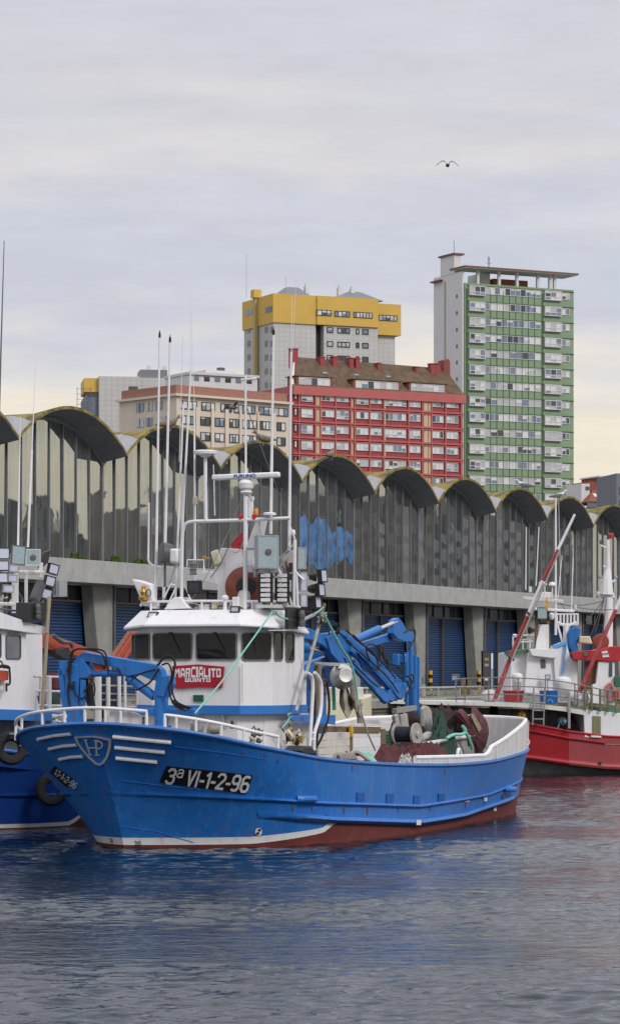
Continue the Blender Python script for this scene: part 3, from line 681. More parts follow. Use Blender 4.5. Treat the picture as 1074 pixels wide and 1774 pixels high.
# ---------------- beige block
BB = frame_px(306, 430, 41)
bb = thing('beige_apartment_block', 'beige apartment block with a brick red parapet and pale piers', 'apartment block', BB, 0, 0, ZG)
bw = mat('beige_render', (0.60, 0.52, 0.43), 0.8, var=0.06, scale=0.4); bl = mat('cream_render', (0.60, 0.53, 0.43), 0.8, var=0.05)
terr = mat('terracotta_parapet', (0.30, 0.145, 0.11), 0.85, var=0.2)
X_ = lambda px, py=720: BB.y(px, py, 0).x
Z_ = lambda py, px=306: BB.y(px, py, 0).z-ZG
WB = X_(502); zt_ = Z_(686)
mb = MB(); mb.bx(0, WB, 0, 13, 0, zt_); part('wall', mb, bw, bb)
yl = BB.x(235, 700, 0).y
mb = MB(); mb.bx(-0.02, 4.9, 13.002, max(14, yl), 0, zt_-0.02); part('side_wing', mb, bw, bb)
mb = MB(); mb.bx(-0.6, WB+0.2, -0.7, max(14, yl)+0.3, zt_, zt_+0.35); part('eaves', mb, bl, bb)
mb = MB(); mb.bx(0.4, WB, 0.6, 14, zt_+0.353, zt_+1.75); part('parapet', mb, terr, bb)
st = (Z_(690)-Z_(770))/2.98
for i in range(6):
    z1 = Z_(690)-0.15-i*st
    if i == 0:
        for (a, b, n) in ((308,341,4),(349,372,3),(382,401,3),(405,442,5),(448,499,6)):
            panes_window(bb, X_(a), X_(b), z1-1.35, z1-0.1, n, frame_dark, rng, y=-0.06, th=0.10, wts=(2,3,3,2))
    else:
        for (a, b, n) in ((314,337,3),(347,364,2),(372,388,2),(397,413,3),(419,444,4),(449,471,4),(479,494,2)):
            panes_window(bb, X_(a), X_(b), z1-1.3, z1, n, frame_dark, rng, y=-0.06, th=0.10, wts=(2,3,3,2))
    ob = None
for (p0, p1) in ((338,345),(365,370),(389,395),(414,418),(445,448),(472,477)):
    mb = MB(); mb.bx(X_(p0), X_(p1), -0.25, -0.003, 0, Z_(703)); part('pier', mb, bl, bb)
mb = MB(); mb.bx(-0.12, X_(311), -0.2, 2.2, 0, zt_-0.01); part('corner_pier', mb, bl, bb)
# windows of the left face
for i in range(6):
    z1 = Z_(690)-0.15-i*st
    for (a, b) in ((237,250),(254,265),(270,282),(287,299)):
        y0, y1 = BB.x(b, 720, 0).y, BB.x(a, 720, 0).y
        mb = MB(); mb.bx(-0.10, -0.022, y0, y1, z1-1.3, z1); part('side_window', mb, pane_pale if (a+i) % 3 else pane_blue, bb)
        mb = MB(); mb.bx(-0.14, -0.101, (y0+y1)/2-0.06, (y0+y1)/2+0.06, z1-1.3, z1); part('side_window_bar', mb, frame_dark, bb)

# ---------------- white penthouse block behind the beige one
PB = frame_px(328, 500, 30)
pb = thing('white_penthouse_block', 'low white penthouse block rising just above the beige parapet', 'apartment block', PB, 0, 0, ZG)
zz = PB.y(380, 649, 0).z-ZG; wx = PB.y(446, 660, 0).x
mb = MB(); mb.bx(0, wx, 0, 9, 0, zz); part('wall', mb, tw, pb)
mb = MB(); mb.bx(wx*0.3, wx*0.75, 1.5, 8, zz, zz+0.9); part('roof_room', mb, tw, pb)
mb = MB(); mb.bx(wx*0.52, wx*0.6, 2, 3, zz+0.9, zz+1.5); part('chimney', mb, dgrey, pb)
mb = MB(); mb.bx(-0.2, wx+0.2, -0.4, 9.2, zz-0.25, zz-0.003+0.2); part('roof_edge', mb, frame_white, pb)
for q in range(6):
    x = wx*(0.06+0.155*q); mb = MB(); mb.bx(x, x+1.1, -0.06, -0.003, zz-1.3, zz-0.5); part('window', mb, pane_dark if q % 2 else pane_blue, pb)

# ---------------- yellow-topped tower
YT = frame_px(474, 600, 24)
yt = thing('yellow_topped_tower', 'pale tiled tower whose top storeys are clad in bright yellow', 'tower block', YT, 0, 0, ZG)
yw = mat('yellow_cladding', (0.56, 0.36, 0.065), 0.6, var=0.06, scale=0.2)
def tile_mat():
    m = mat('pale_tile_cladding', (0.47, 0.465, 0.46), 0.6, var=0.05, scale=0.3); t = m.node_tree; b = t.nodes['Principled BSDF']; src = b.inputs['Base Color'].links[0].from_socket
    tc = t.nodes.new('ShaderNodeTexCoord'); sp = t.nodes.new('ShaderNodeSeparateXYZ'); t.links.new(tc.outputs['Object'], sp.inputs[0]); prev = None
    for ax, k in ((0, 1.2), (2, 1.0)):
        f = t.nodes.new('ShaderNodeMath'); f.operation = 'FRACT'; d = t.nodes.new('ShaderNodeMath'); d.operation = 'DIVIDE'; d.inputs[1].default_value = k; t.links.new(sp.outputs[ax], d.inputs[0]); t.links.new(d.outputs[0], f.inputs[0])
        g = t.nodes.new('ShaderNodeMath'); g.operation = 'GREATER_THAN'; g.inputs[1].default_value = 0.14; t.links.new(f.outputs[0], g.inputs[0])
        if prev is None: prev = g
        else:
            mm = t.nodes.new('ShaderNodeMath'); mm.operation = 'MULTIPLY'; t.links.new(prev.outputs[0], mm.inputs[0]); t.links.new(g.outputs[0], mm.inputs[1]); prev = mm
    mr_ = t.nodes.new('ShaderNodeMapRange'); mr_.inputs['To Min'].default_value = 0.84; t.links.new(prev.outputs[0], mr_.inputs['Value'])
    sc_ = t.nodes.new('ShaderNodeVectorMath'); sc_.operation = 'SCALE'; t.links.new(src, sc_.inputs[0]); t.links.new(mr_.outputs[0], sc_.inputs['Scale']); t.links.new(sc_.outputs[0], b.inputs['Base Color'])
    return m
yg = tile_mat()
A = lambda px, py=560, y=0: YT.y(px, py, y).x
Bz = lambda py, px=474, y=0: YT.y(px, py, y).z-ZG
x1, x2 = A(653), A(684, 560, 2.5)
zy0, zy1 = Bz(560, 500), Bz(510, 500)
dl = YT.x(423, 560, 0).y
xr0, xr1 = A(547), A(560)
mb = MB(); mb.bx(0, xr0, 0, dl, 0, zy0); part('blank_wall', mb, yg, yt)
mb = MB(); mb.bx(xr0+0.003, xr1, 1.6, dl, 0, zy0); part('dark_recess', mb, mat('recess_dark',(0.022,0.022,0.024),0.6), yt)  # set-back strip in a near-black colour
mb = MB(); mb.bx(xr1+0.003, x1, -0.3, dl, 0, zy0); part('window_wall', mb, yg, yt)
mb = MB(); mb.bx(x1+0.003, x2, 2.5, dl, 0, zy0-1.2); part('corner_wall', mb, yg, yt)
mb = MB(); mb.bx(-0.25, xr0, -0.35, dl+0.4, zy0+0.003, zy1); part('yellow_top', mb, yw, yt)
mb = MB(); mb.bx(xr0+0.003, x1, -0.75, dl+0.4, zy0+0.003, zy1); part('yellow_top', mb, yw, yt)
mb = MB(); mb.bx(x1+0.003, x2+1.0, 1.6, dl+0.4, zy0-1.2+0.003, zy1-0.6); part('yellow_top', mb, yw, yt)
mb = MB(); yc = YT.x(447, 560, 0).y; mb.bx(-0.9, -0.26, yc-0.55, yc+0.55, 0, zy1+1.6); part('flue', mb, mat('mustard_flue',(0.42,0.33,0.14),0.7), yt)
mb = MB(); mb.bx(-1.3, 0.4, yc-0.9, yc+0.9, zy1, zy1+1.7); part('chimney', mb, yw, yt)
for (px0, px1, pz, n) in ((549,574,542,3),(579,606,544,4),(612,645,546,6),(656,688,551,5)):
    yy = -0.77 if px0 < 650 else 1.58
    z = YT.y((px0+px1)/2, pz, yy).z-ZG
    panes_window(yt, A(px0,550,yy), A(px1,550,yy), z-0.62, z+0.62, n, frame_dark, rng, y=yy, th=0.14, wts=(2,3,3,1))
for (px0, px1, pz) in ((425,438,543),(460,472,538)):
    y0, y1 = YT.x(px1, 545, -0.26).y, YT.x(px0, 545, -0.26).y; z = YT.x(px0, pz, -0.26).z-ZG
    mb = MB(); mb.bx(-0.31, -0.253, y0, y1, z-0.6, z+0.6); part('side_window', mb, pane_blue if px0 < 450 else pane_dark, yt)
for i in range(7):
    py = 571+24*i
    for (a, b) in ((565,576),(583,605),(615,621),(626,637)):
        z = YT.y(600, py+2, -0.3).z-ZG
        panes_window(yt, A(a), A(b), z-0.62, z+0.55, 1 if b-a < 15 else 3, frame_dark, rng, y=-0.32, th=0.2, wts=(3,1,2,0))
    for (a, b, dz) in ((429,434,1.5),(459,464,-2.5),(469,472,-3)):
        y0, y1 = YT.x(b, 560, 0).y, YT.x(a, 560, 0).y; z = YT.x(a, py, 0).z-ZG
        mb = MB(); mb.bx(-0.08, -0.003, y0, y1, z-0.7, z+0.5); part('side_window', mb, pane_dark, yt)
mb = MB(); zr_ = zy1
for (a, b, c, h) in ((A(495), A(548), 3.0, 2.2), (A(585), A(672), 3.0, 2.0)):
    mb = MB(); xm = (a+b)/2; mb.add([(a,2,zr_),(b,2,zr_),(b,9,zr_),(a,9,zr_),(xm-1,4.5,zr_+h),(xm+1.4,4.5,zr_+h),(xm+1.4,6.5,zr_+h),(xm-1,6.5,zr_+h)], [(0,1,5,4),(1,2,6,5),(2,3,7,6),(3,0,4,7),(4,5,6,7)]); part('roof_lantern', mb, mat('roof_slate',(0.17,0.18,0.21),0.5), yt)
for px in (546, 603, 625):
    mb = MB(); x = A(px); mb.bx(x-0.4, x+0.4, 4, 5, zr_, zr_+2.6); mb.bx(x-0.25, x+0.25, 4.2, 4.8, zr_+2.603, zr_+3.1); part('chimney', mb, tw, yt)
for (px, y, t0) in ((427, 8, 440), (495, 3, 478)):
    mb = MB(); x = A(px, 500, y); mb.tube([(x,y,zy1),(x,y,YT.y(px,t0,y).z-ZG)], 0.045, 5); part('roof_mast', mb, grey, yt)

# ---------------- grey tiled block under repair
GB = frame_px(172, 560, 8)
gb = thing('grey_tiled_block', 'pale grey tiled block with yellow corner and scaffolding', 'apartment block', GB, 0, 0, ZG)
wx = GB.y(243, 700, 0).x; zt_ = GB.y(200, 652, 0).z-ZG
mb = MB(); mb.bx(0, wx, 0, 12, 0, zt_); part('wall', mb, yg, gb)
mb = MB(); mb.bx(wx+0.003, wx+6, 1.0, 12, 0, zt_-0.1); part('wall', mb, yg, gb)
mb = MB(); mb.bx(wx+0.2, wx+5.5, 2, 9, zt_, zt_+1.6); part('roof_room', mb, mat('roof_slate',(0.17,0.18,0.21),0.5), gb)
for d in (1.6, 4.6): mb = MB(); mb.bx(wx+d, wx+d+0.7, 2.5, 3.2, zt_, zt_+2.4); part('chimney', mb, tw, gb)
mb = MB(); mb.bx(-2.8, -0.003, 1.0, 12, 0, zt_-4.0); part('yellow_wing', mb, mat('slate_wrap',(0.14,0.17,0.22),0.7,var=0.4), gb)
mb = MB(); mb.bx(-2.8, -0.003, 1.0, 12, zt_-3.0, zt_-0.3); part('yellow_top', mb, yw, gb)
mb = MB(); mb.bx(-2.3, -0.1, 1.4, 12, zt_-3.997, zt_-3.003); part('dark_window', mb, pane_dark, gb)
mb = MB()
for xx in (-4.2, -3.0, -1.6): mb.tube([(xx, 0.2, 0), (xx, 0.2, zt_-2.2)], 0.06, 4)
for q in range(14):
    z = zt_-2.5-q*1.0; mb.tube([(-4.4, 0.2, z), (-1.3, 0.2, z)], 0.05, 4)
part('scaffold', mb, dgrey, gb)
for py in (674, 697, 718, 742):
    mb = MB(); z = GB.y(235, py, 0).z-ZG; x = GB.y(234, py, 0).x; w = 1.2 if py == 674 else 0.7; mb.bx(x-w, x+0.6, -0.06, -0.003, z-0.5, z+0.5); part('window', mb, pane_dark, gb)

# ---------------- right edge: brick house with slate mansard, white houses
BR = frame_px(1018, 420, 20)
br = thing('brick_mansard_house', 'red brick house with dark slate awning band and roof lights', 'house', BR, 0, 0, ZG)
bk = mat('orange_brick', (0.23, 0.075, 0.05), 0.85, var=0.12); sl = mat('dark_slate', (0.065, 0.07, 0.085), 0.6)
zf = lambda py, px=1030: BR.y(px, py, 0).z-ZG
xf = lambda px, py=860: BR.y(px, py, 0).x
mb = MB(); mb.bx(0, 9, 0.3, 10, 0, zf(879)); part('lower_wall', mb, mat('grey_wall',(0.3,0.3,0.31),0.8), br)
mb = MB(); mb.prism([(-0.3,-0.6,zf(879)),(9,-0.6,zf(879)),(9,0.2,zf(869)),(0.2,0.2,zf(869))], (0,0.5,0)); part('slate_band', mb, sl, br)
mb = MB(); mb.add([(0.2,0,zf(869)),(9,0,zf(869)),(9,3.2,zf(846)),(2.2,3.2,zf(846)),(0.2,10,zf(869)),(9,10,zf(869)),(9,7,zf(846)),(2.2,7,zf(846))], [(0,1,2,3),(0,3,7,4),(4,7,6,5),(3,2,6,7)]); part('tiled_roof', mb, bk, br)
mb = MB(); mb.bx(1.6, 9, 3.4, 9, zf(846)-2, zf(832)); part('upper_wall', mb, bk, br)
mb = MB(); mb.bx(3.2, 9, 2.8, 9, zf(832)+0.003, zf(824)); part('brick_crown', mb, bk, br)
mb = MB(); mb.bx(0.25, 1.58, 2.8, 8, zf(869), zf(836)); part('white_gable', mb, tw, br)
mb = MB(); x = xf(1031); mb.bx(x-0.3, x+0.3, 2.7, 2.795, zf(847), zf(841)); part('gable_window', mb, pane_dark, br)
mb = MB(); mb.bx(xf(1055), 8.5, 3.3, 3.395, zf(839), zf(834)); part('window', mb, pane_dark, br)
mb = MB(); mb.bx(3.0, 9, 2.5, 9.2, zf(824)+0.003, zf(824)+0.22); part('roof_edge', mb, tw, br)
for px in (1038, 1052, 1059, 1066):
    mb = MB(); x = xf(px); mb.box((x, 1.55, zf(857)+0.02), (0.50, 0.9, 0.10), M=Matrix.Rotation(R(33), 3, 'X')); part('roof_light', mb, pane_white, br)
for px in (1022, 1028, 1036, 1046, 1056):
    mb = MB(); x = xf(px, 883); mb.bx(x-0.18, x+0.18, 0.24, 0.297, zf(889), zf(881)); part('window', mb, pane_dark, br)
GS = frame_px(1067, 400, 10)
gs = thing('grey_slab_tower', 'plain blue grey building edge beside the brick house', 'building', GS, 0, 0, ZG)
mb = MB(); mb.bx(0, 10, 0, 10, 0, GS.y(1070, 820, 0).z-ZG); part('wall', mb, mat('bluegrey_render',(0.16,0.17,0.20),0.8), gs)
for py in (850, 874): mb = MB(); z = GS.y(1070, py, 0).z-ZG; mb.bx(0.42, 1.4, -0.05, -0.003, z-0.6, z+0.6); part('window', mb, pane_dark, gs)
WH = frame_px(988, 450, 15)
wh = thing('white_house', 'small white house with tan panels between the green tower and brick house', 'house', WH, 0, 0, ZG)
zh = WH.y(1000, 855, 0).z-ZG
mb = MB(); mb.bx(0, 3.2, 0, 7, 0, zh); part('wall', mb, tw, wh)
mb = MB(); mb.bx(-0.2, 3.4, -0.2, 7.2, zh+0.003, zh+0.2); part('roof_edge', mb, tw, wh)
mb = MB(); mb.bx(1.4, 2.05, -0.05, -0.003, zh-0.8, zh-0.05); part('tan_panel', mb, mat('tan_panel',(0.36,0.23,0.14),0.8), wh)
mb = MB(); mb.bx(1.45, 2.0, -0.05, -0.003, zh-2.2, zh-1.6); part('tan_panel', mb, mat('tan_panel',(0.36,0.23,0.14),0.8), wh)
mb = MB(); mb.bx(0.7, 0.95, -0.05, -0.003, zh-0.7, zh-0.4); part('window', mb, pane_dark, wh)
mb = MB(); mb.bx(1.5, 1.7, -0.05, -0.003, zh-1.3, zh-1.1); part('window', mb, pane_dark, wh)
mb = MB(); mb.bx(3.22, 4.6, 1, 7, 0, zh-0.02); part('annex', mb, tw, wh)

# ---------------- town across the basin to the right (it shows in the hall's glass)
rng2 = random.Random(3)
u = 285.0; i = 0
facs = [mat('town_a',(0.22,0.22,0.22),0.8), mat('town_b',(0.07,0.075,0.085),0.8), mat('town_c',(0.19,0.16,0.15),0.8), mat('town_d',(0.46,0.45,0.43),0.8)]
while u < 520:
    w = rng2.uniform(13, 22); h = (rng2.uniform(21, 25) if u < 345 else rng2.uniform(26, 33)); m = facs[i % 4]
    fr = Frame(*Q.w(u, -42+rng2.uniform(-3,3)).xy, Q.a*180/math.pi)
    t = thing('apartment_building', ['grey','black','brown','pale'][i % 4]+' flat roofed block across the basin, out of frame', 'building', fr, 0, 0, 0, 'town across the basin')
    t['label'] = ['stone grey','charcoal','taupe','sand coloured'][i % 4]+' flat roofed block across the basin'
    mb = MB(); mb.bx(0, w, -12, 0, 0, h); part('wall', mb, m, t)
    mb = MB()
    for zf_ in range(int(h/3)-1):
        for q in range(int(w/2.6)):
            if rng2.random() < 0.8: mb.bx(0.6+q*2.6, 0.6+q*2.6+1.7, 0.002, 0.05, 1.8+zf_*3, 3.7+zf_*3)
    part('windows', mb, rng2.choice([PANES[0],PANES[2],PANES[3]]), t)
    mb = MB(); mb.bx(w*0.3, w*0.55, -8, -3, h, h+rng2.uniform(1,3)); part('roof_room', mb, m, t)
    u += w+rng2.uniform(0.3, 2.5); i += 1
# ================================================================== BOAT TOOLS
class Hull:
    """stations (wx, wy, dx, dy, dz) from the stem along one side to mid stern; y is mirrored for the other side"""
    def __init__(s, st, g=1.2): s.st = st; s.n = len(st)-1; s.g = g
    def row(s, i):
        i = max(0.0, min(s.n, i)); k = min(int(i), s.n-1); t = i-k
        p = [s.st[max(k-1, 0)], s.st[k], s.st[k+1], s.st[min(k+2, s.n)]]
        if k == 0: p[0] = tuple(2*a-b for a, b in zip(s.st[0], s.st[1]))
        return [0.5*(2*b+(c-a)*t+(2*a-5*b+4*c-d)*t*t+(3*b-a-3*c+d)*t**3) for a, b, c, d in zip(*p)]
    def pt(s, i, z, side=-1, off=0.0):
        wx, wy, dx, dy, dz = s.row(i)
        if z >= 0: f = (min(z, dz*1.6)/dz)**(s.g+(1.2-s.g)*max(0.0, 1-i/2.5))
        else: f = z*0.10
        x, y = wx+(dx-wx)*f, wy+(dy-wy)*f
        if off:
            e = 0.03; a, b = s.pt(max(i-e, 0), z, 1), s.pt(min(i+e, s.n), z, 1); d = (b-a); d.z = 0
            if d.length > 1e-6:
                d.normalize(); x += -d.y*-1*-off if False else -d.y*off*-1*-1; y += d.x*off
        return Vector((x, y*(-side if side < 0 else 1) if False else (y if side > 0 else -y), z))
    def dz(s, i): return s.row(i)[4]
    def find(s, x, z):
        lo, hi = 0.0, float(s.n)
        for _ in range(40):
            m = (lo+hi)/2
            if s.pt(m, z).x < x: lo = m
            else: hi = m
        return (lo+hi)/2
def lerp_tab(tab, x):
    if x <= tab[0][0]: return tab[0][1]
    for (a, va), (b, vb) in zip(tab, tab[1:]):
        if x <= b: return va+(vb-va)*(x-a)/(b-a)
    return tab[-1][1]
def hull_side_mesh(mb, H, side, zrows, nsub=5, i0=0.0, i1=None):
    """zrows: functions of the point's deck x giving rising heights; material index = row"""
    i1 = H.n if i1 is None else i1; m = int((i1-i0)*nsub)
    cols = []
    for q in range(m+1):
        i = i0+(i1-i0)*q/m; xd = (H.row(i)[0]+H.row(i)[2])/2
        zs = [f(xd, H.dz(i)) for f, _, _ in zrows]; col = []
        for r, (f, mi, sub) in enumerate(zrows):
            if r == 0: col.append(H.pt(i, zs[0], side)); continue
            for k in range(1, sub+1): col.append(H.pt(i, zs[r-1]+(zs[r]-zs[r-1])*k/sub, side))
        cols.append(col)
    nr = len(cols[0]); o = len(mb.v); mb.v += [tuple(p) for c in cols for p in c]
    mi_of = []
    for r, (f, mi, sub) in enumerate(zrows):
        if r: mi_of += [mi]*sub
    for a in range(m):
        for b in range(nr-1):
            f = (o+a*nr+b, o+(a+1)*nr+b, o+(a+1)*nr+b+1, o+a*nr+b+1)
            mb.f.append(f if side < 0 else f[::-1]); mb.m.append(mi_of[b])
def strake(mb, H, side, tab, x0, x1, h, d, n=50, taper=0.6):
    loops = []
    for q in range(n+1):
        x = x0+(x1-x0)*q/n; z = lerp_tab(tab, x); i = H.find(x, z); f = min(1, q/n*n/4+0.15, (n-q)/3+0.15)
        pi, pl = H.pt(i, z+h/2, side), H.pt(i, z-h/2, side)
        e = 0.05; a, b = H.pt(max(i-e,0), z, side), H.pt(min(i+e,H.n), z, side); t = (b-a).normalized(); nrm = Vector((t.y, -t.x, 0)) if side < 0 else Vector((-t.y, t.x, 0))
        loops.append([pl-nrm*0.05, pl+nrm*d*0.55*f, H.pt(i, z, side)+nrm*d*f, pi+nrm*d*0.75*f, pi-nrm*0.05])
    mb.loft(loops)
def flood(par, c, w, h, face, body, dep=0.10, n=1, glass=None, up=(0,0,1), lamp=False):
    """a floodlight: housing, rim, glass sub-part"""
    c, f = Vector(c), Vector(face).normalized(); up = Vector(up); sx = up.cross(f).normalized(); u = f.cross(sx).normalized()
    M = Matrix((sx, f, u)).transposed()
    mb = MB(); mb.box(c, (w, dep, h), M=M)
    t = 0.028
    for s_ in (-1, 1):
        mb.box(c+f*(dep/2+0.008)+u*s_*(h/2-t/2), (w, 0.02, t), M=M); mb.box(c+f*(dep/2+0.008)+sx*s_*(w/2-t/2), (t, 0.02, h-2*t), M=M)
    for k in range(3): mb.box(c-f*(dep/2+0.02)+sx*(k-1)*w*0.28, (0.02, 0.04, h*0.8), M=M)
    o = mb.build('floodlight', body, par, smooth=False)
    mb = MB(); q = (h-2*t)/n
    for k in range(n): mb.box(c+f*(dep/2+0.002)+u*(-h/2+t+q*(k+0.5)), (w-2*t, 0.012, q*(0.99 if n == 1 else 0.82)), M=M)
    mb.build('lamp_glass', glass or led_panel, o, smooth=False)
    if lamp:
        mb = MB(); mb.lathe(c+f*(dep/2-0.01), f, [(0.0,0.08),(0.05,0.085),(0.055,0.03),(0.06,0.03)], 12); mb.build('bulb_holder', dgrey, o)
    return o
def hose(par, pts, r=0.022, m=None, name='hydraulic_hose'):
    mb = MB(); mb.tube(smoothpath(pts, 6), r, 6); return mb.build(name, m or black, par)
def rounded_window(par, o, ux, uz, w, h, r, nrm, fm, name='window', gl=None):
    o, ux, uz, nrm = Vector(o), Vector(ux).normalized(), Vector(uz).normalized(), Vector(nrm).normalized()
    out_ = rrect(w, h, r); inn = rrect(w-0.07, h-0.07, max(0.03, r-0.03)); mb = MB(); n = len(out_)
    P = lambda q, d: o+ux*q[0]+uz*q[1]+nrm*d
    mb.add([P(q, 0.0) for q in out_]+[P(q, 0.030) for q in out_]+[P(q, 0.030) for q in inn]+[P(q, 0.004) for q in inn],
           [(k*n+i, k*n+(i+1)%n, (k+1)*n+(i+1)%n, (k+1)*n+i) for k in range(3) for i in range(n)])
    f = mb.build(name, fm, par, ang=50)
    mb = MB(); mb.add([P(q, 0.006) for q in inn], [tuple(range(n))]); mb.build('pane', gl or pane_dark, f, smooth=False)
    return f
def heap(fr, cx, cy, z0, rx, ry, hgt, seed, ridges=1.0, peak=None, nx=72, ny=44):
    """a heaped net: closed rough mound"""
    rg = random.Random(seed); ph = [rg.uniform(0, 6.3) for _ in range(8)]; mb = MB(); rows = []
    for i in range(ny+1):
        a = i/ny; row = []
        for j in range(nx+1):
            th = 2*math.pi*j/nx; r = a
            wob = 1+0.10*math.sin(3*th+ph[0])+0.07*math.sin(7*th+ph[1])
            x, y = math.cos(th)*r*wob, math.sin(th)*r*wob
            z = (1-r**2.6)*(1+0.10*ridges*math.sin(3*x+2*y+ph[2])+0.10*ridges*math.sin(6*y-5*x+ph[3])+0.07*ridges*math.sin(15*x+9*y+ph[4])+0.05*ridges*math.sin(27*y+8*x+ph[5]))
            if peak: z += peak[2]*math.exp(-((x-peak[0])**2+(y-peak[1])**2)/0.06)
            z -= 0.16*ridges*abs(math.sin(9*x+5*y+ph[6]+1.5*math.sin(4*y)))**0.6*(1-r**2)*min(1,r*5)
            z -= 0.09*ridges*abs(math.sin(21*y-13*x+ph[7]+1.2*math.sin(7*x)))**0.6*(1-r**2)*min(1,r*5)
            z += rg.uniform(-.03, .03)*ridges*(1-r)*min(1, r*6)
            row.append((cx+x*rx, cy+y*ry, z0+max(0, z)*hgt))
        rows.append(row)
    mb.grid(rows); return mb

# ================================================================== THE BLUE BOAT   (local: x aft from the stem, y to starboard, away from the eye)
B = Frame(-4.6, 71.43, 65)
boat = thing('fishing_boat', 'blue hulled fishing boat with white wheelhouse and red name board, moored in front', 'fishing boat', B)
HB = Hull([(0,0,-1.6,0,3.10),(.22,.45,-1.58,.45,3.09),(.45,.9,-1.5,.95,3.06),(.85,1.6,-1.32,1.75,2.99),(1.3,2.2,-.95,2.4,2.89),(1.9,2.8,-.4,2.95,2.75),(2.6,3.25,.4,3.4,2.56),
           (3.4,3.6,1.5,3.72,2.38),(4.5,3.85,3.1,3.93,2.17),(6.5,4.0,5.5,4.06,1.99),(9,3.98,8.5,4.1,1.84),(12,3.75,11.8,4.05,1.745),(15,3.35,15,3.85,1.74),(18.2,2.98,18,3.45,1.82),
           (20.2,2.58,20,3.05,1.90),(21.1,2.15,21,2.6,1.96),(21.75,1.2,21.8,1.4,2.0),(21.95,0,22,0,2.0)], 1.2)
LO = [(0.5,.92),(1.1,.86),(4,.6),(9.2,.28),(13.4,.28),(17.5,.47),(20.5,.62)]
UP = [(-1.3,1.44),(3.4,1.05),(9.2,.72),(15.6,.76),(18.5,.95),(21,1.08),(22,1.12)]
HS = Hull([(0,0,-1.6,0,3.10),(.22,.42,-1.58,.45,3.09),(.55,.85,-1.5,.95,3.06),(1.05,1.28,-1.32,1.72,2.99),(1.75,1.66,-.95,2.3,2.89),(2.6,2.1,-.4,2.8,2.75),(3.5,2.5,.4,3.2,2.56),
           (4.5,2.9,1.5,3.55,2.38),(5.6,3.2,3.1,3.8,2.17),(7.2,3.6,5.5,4.0,1.99),(9,3.85,8.5,4.1,1.84),(12,3.75,11.8,4.05,1.745),(15,3.35,15,3.85,1.74),(18.2,2.98,18,3.45,1.82),
           (20.2,2.58,20,3.05,1.90),(21.1,2.15,21,2.6,1.96),(21.75,1.2,21.8,1.4,2.0),(21.95,0,22,0,2.0)], 0.95)
SIDE = {-1: HB, 1: HS}
zred = lambda x, d: (0.09 if x < 0.6 else 0.09+(x-0.6)*0.085 if x < 3.0 else lerp_tab([(3.0,.294),(3.7,.52),(4,.52),(9.2,.20),(13.4,.20),(17.5,.39),(22,.62)], x))
zwht = lambda x, d: (0.27 if x < 0.6 else 0.27+(x-0.6)*0.062 if x < 3.0 else lerp_tab([(3.0,.419),(3.7,.66),(3.78,.521),(4,.521),(9.2,.201),(13.4,.201),(17.5,.391),(22,.621)], x))
mb = MB()
for sd_ in (-1, 1):
    hull_side_mesh(mb, SIDE[sd_], sd_, [(lambda x, d: -0.9, 0, 1), (zred, 0, 4), (zwht, 1, 1), (lambda x, d: d, 2, 10)], nsub=6)
hull = mb.build('hull', [antifoul, white, hull_blue], boat, recalc=False, ang=50)
for (tab, x0, x1, h, d, nm) in ((UP, -0.75, 20.9, 0.10, 0.09, 'upper_rubbing_strake'), (LO, 1.5, 19.6, 0.17, 0.16, 'lower_rubbing_strake')):
    mb = MB()
    for sd_ in (-1, 1): strake(mb, SIDE[sd_], sd_, tab, x0, x1, h, d)
    mb.build(nm, hull_blue, boat, ang=50)
# gunwale cap, rusty at the bow
mb = MB(); path = [HS.pt(i*0.2, HB.dz(i*0.2), 1)+V(0,0,0.02) for i in range(int(HB.n*5), -1, -1)]+[HB.pt(i*0.2, HB.dz(i*0.2), -1)+V(0,0,0.02) for i in range(1, int(HB.n*5)+1)]
mb.tube(path, 0.055, 6)
gun = mat('gunwale_paint', (0.03, 0.15, 0.46), 0.5, var=0.25, scale=3, streak=(0.16,0.085,0.05), streak_amt=0.8)
mb.build('gunwale', gun, boat)
# deck and inner bulwark
def deckz(i):
    x = HB.row(i)[2]; return max(1.05, HB.dz(i)-(0.55 if x < 6.5 else 0.85))
mb = MB(); rows = []
for q in range(0, int(HB.n*4)+1):
    i = q/4; z = deckz(i); a_, b_ = HB.pt(i, z, -1), HS.pt(i, z, 1); xx = max(a_.x, b_.x)+0.06
    y0, y1 = min(0, a_.y+0.12), max(0, b_.y-0.12); rows.append([(xx, y0+(y1-y0)*k/6, z) for k in range(7)])
mb.grid(rows); mb.build('deck', mat('deck_planks', (0.16,0.14,0.12), 0.85, var=0.3, scale=3), boat, smooth=False, recalc=False)
mb = MB()
for sd_ in (-1, 1):
    r1, r2 = [], []
    for q in range(0, int(HB.n*4)+1):
        i = q/4; H_ = SIDE[sd_]
        for z, rr in ((HB.dz(i)+0.01, r1), (deckz(i), r2)):
            p = H_.pt(i, z, sd_); e = 0.08; t = H_.pt(min(i+e,H_.n), z, sd_)-H_.pt(max(i-e,0), z, sd_); t.z = 0; t.normalize()
            n_ = Vector((-t.y, t.x, 0)) if sd_ < 0 else Vector((t.y, -t.x, 0))
            q_ = p+n_*0.09; q_.y = min(q_.y, -0.02) if sd_ < 0 else max(q_.y, 0.02); rr.append(q_)
    mb.grid([r1, r2])
mb.build('inner_bulwark', white_rust, boat, recalc=False)
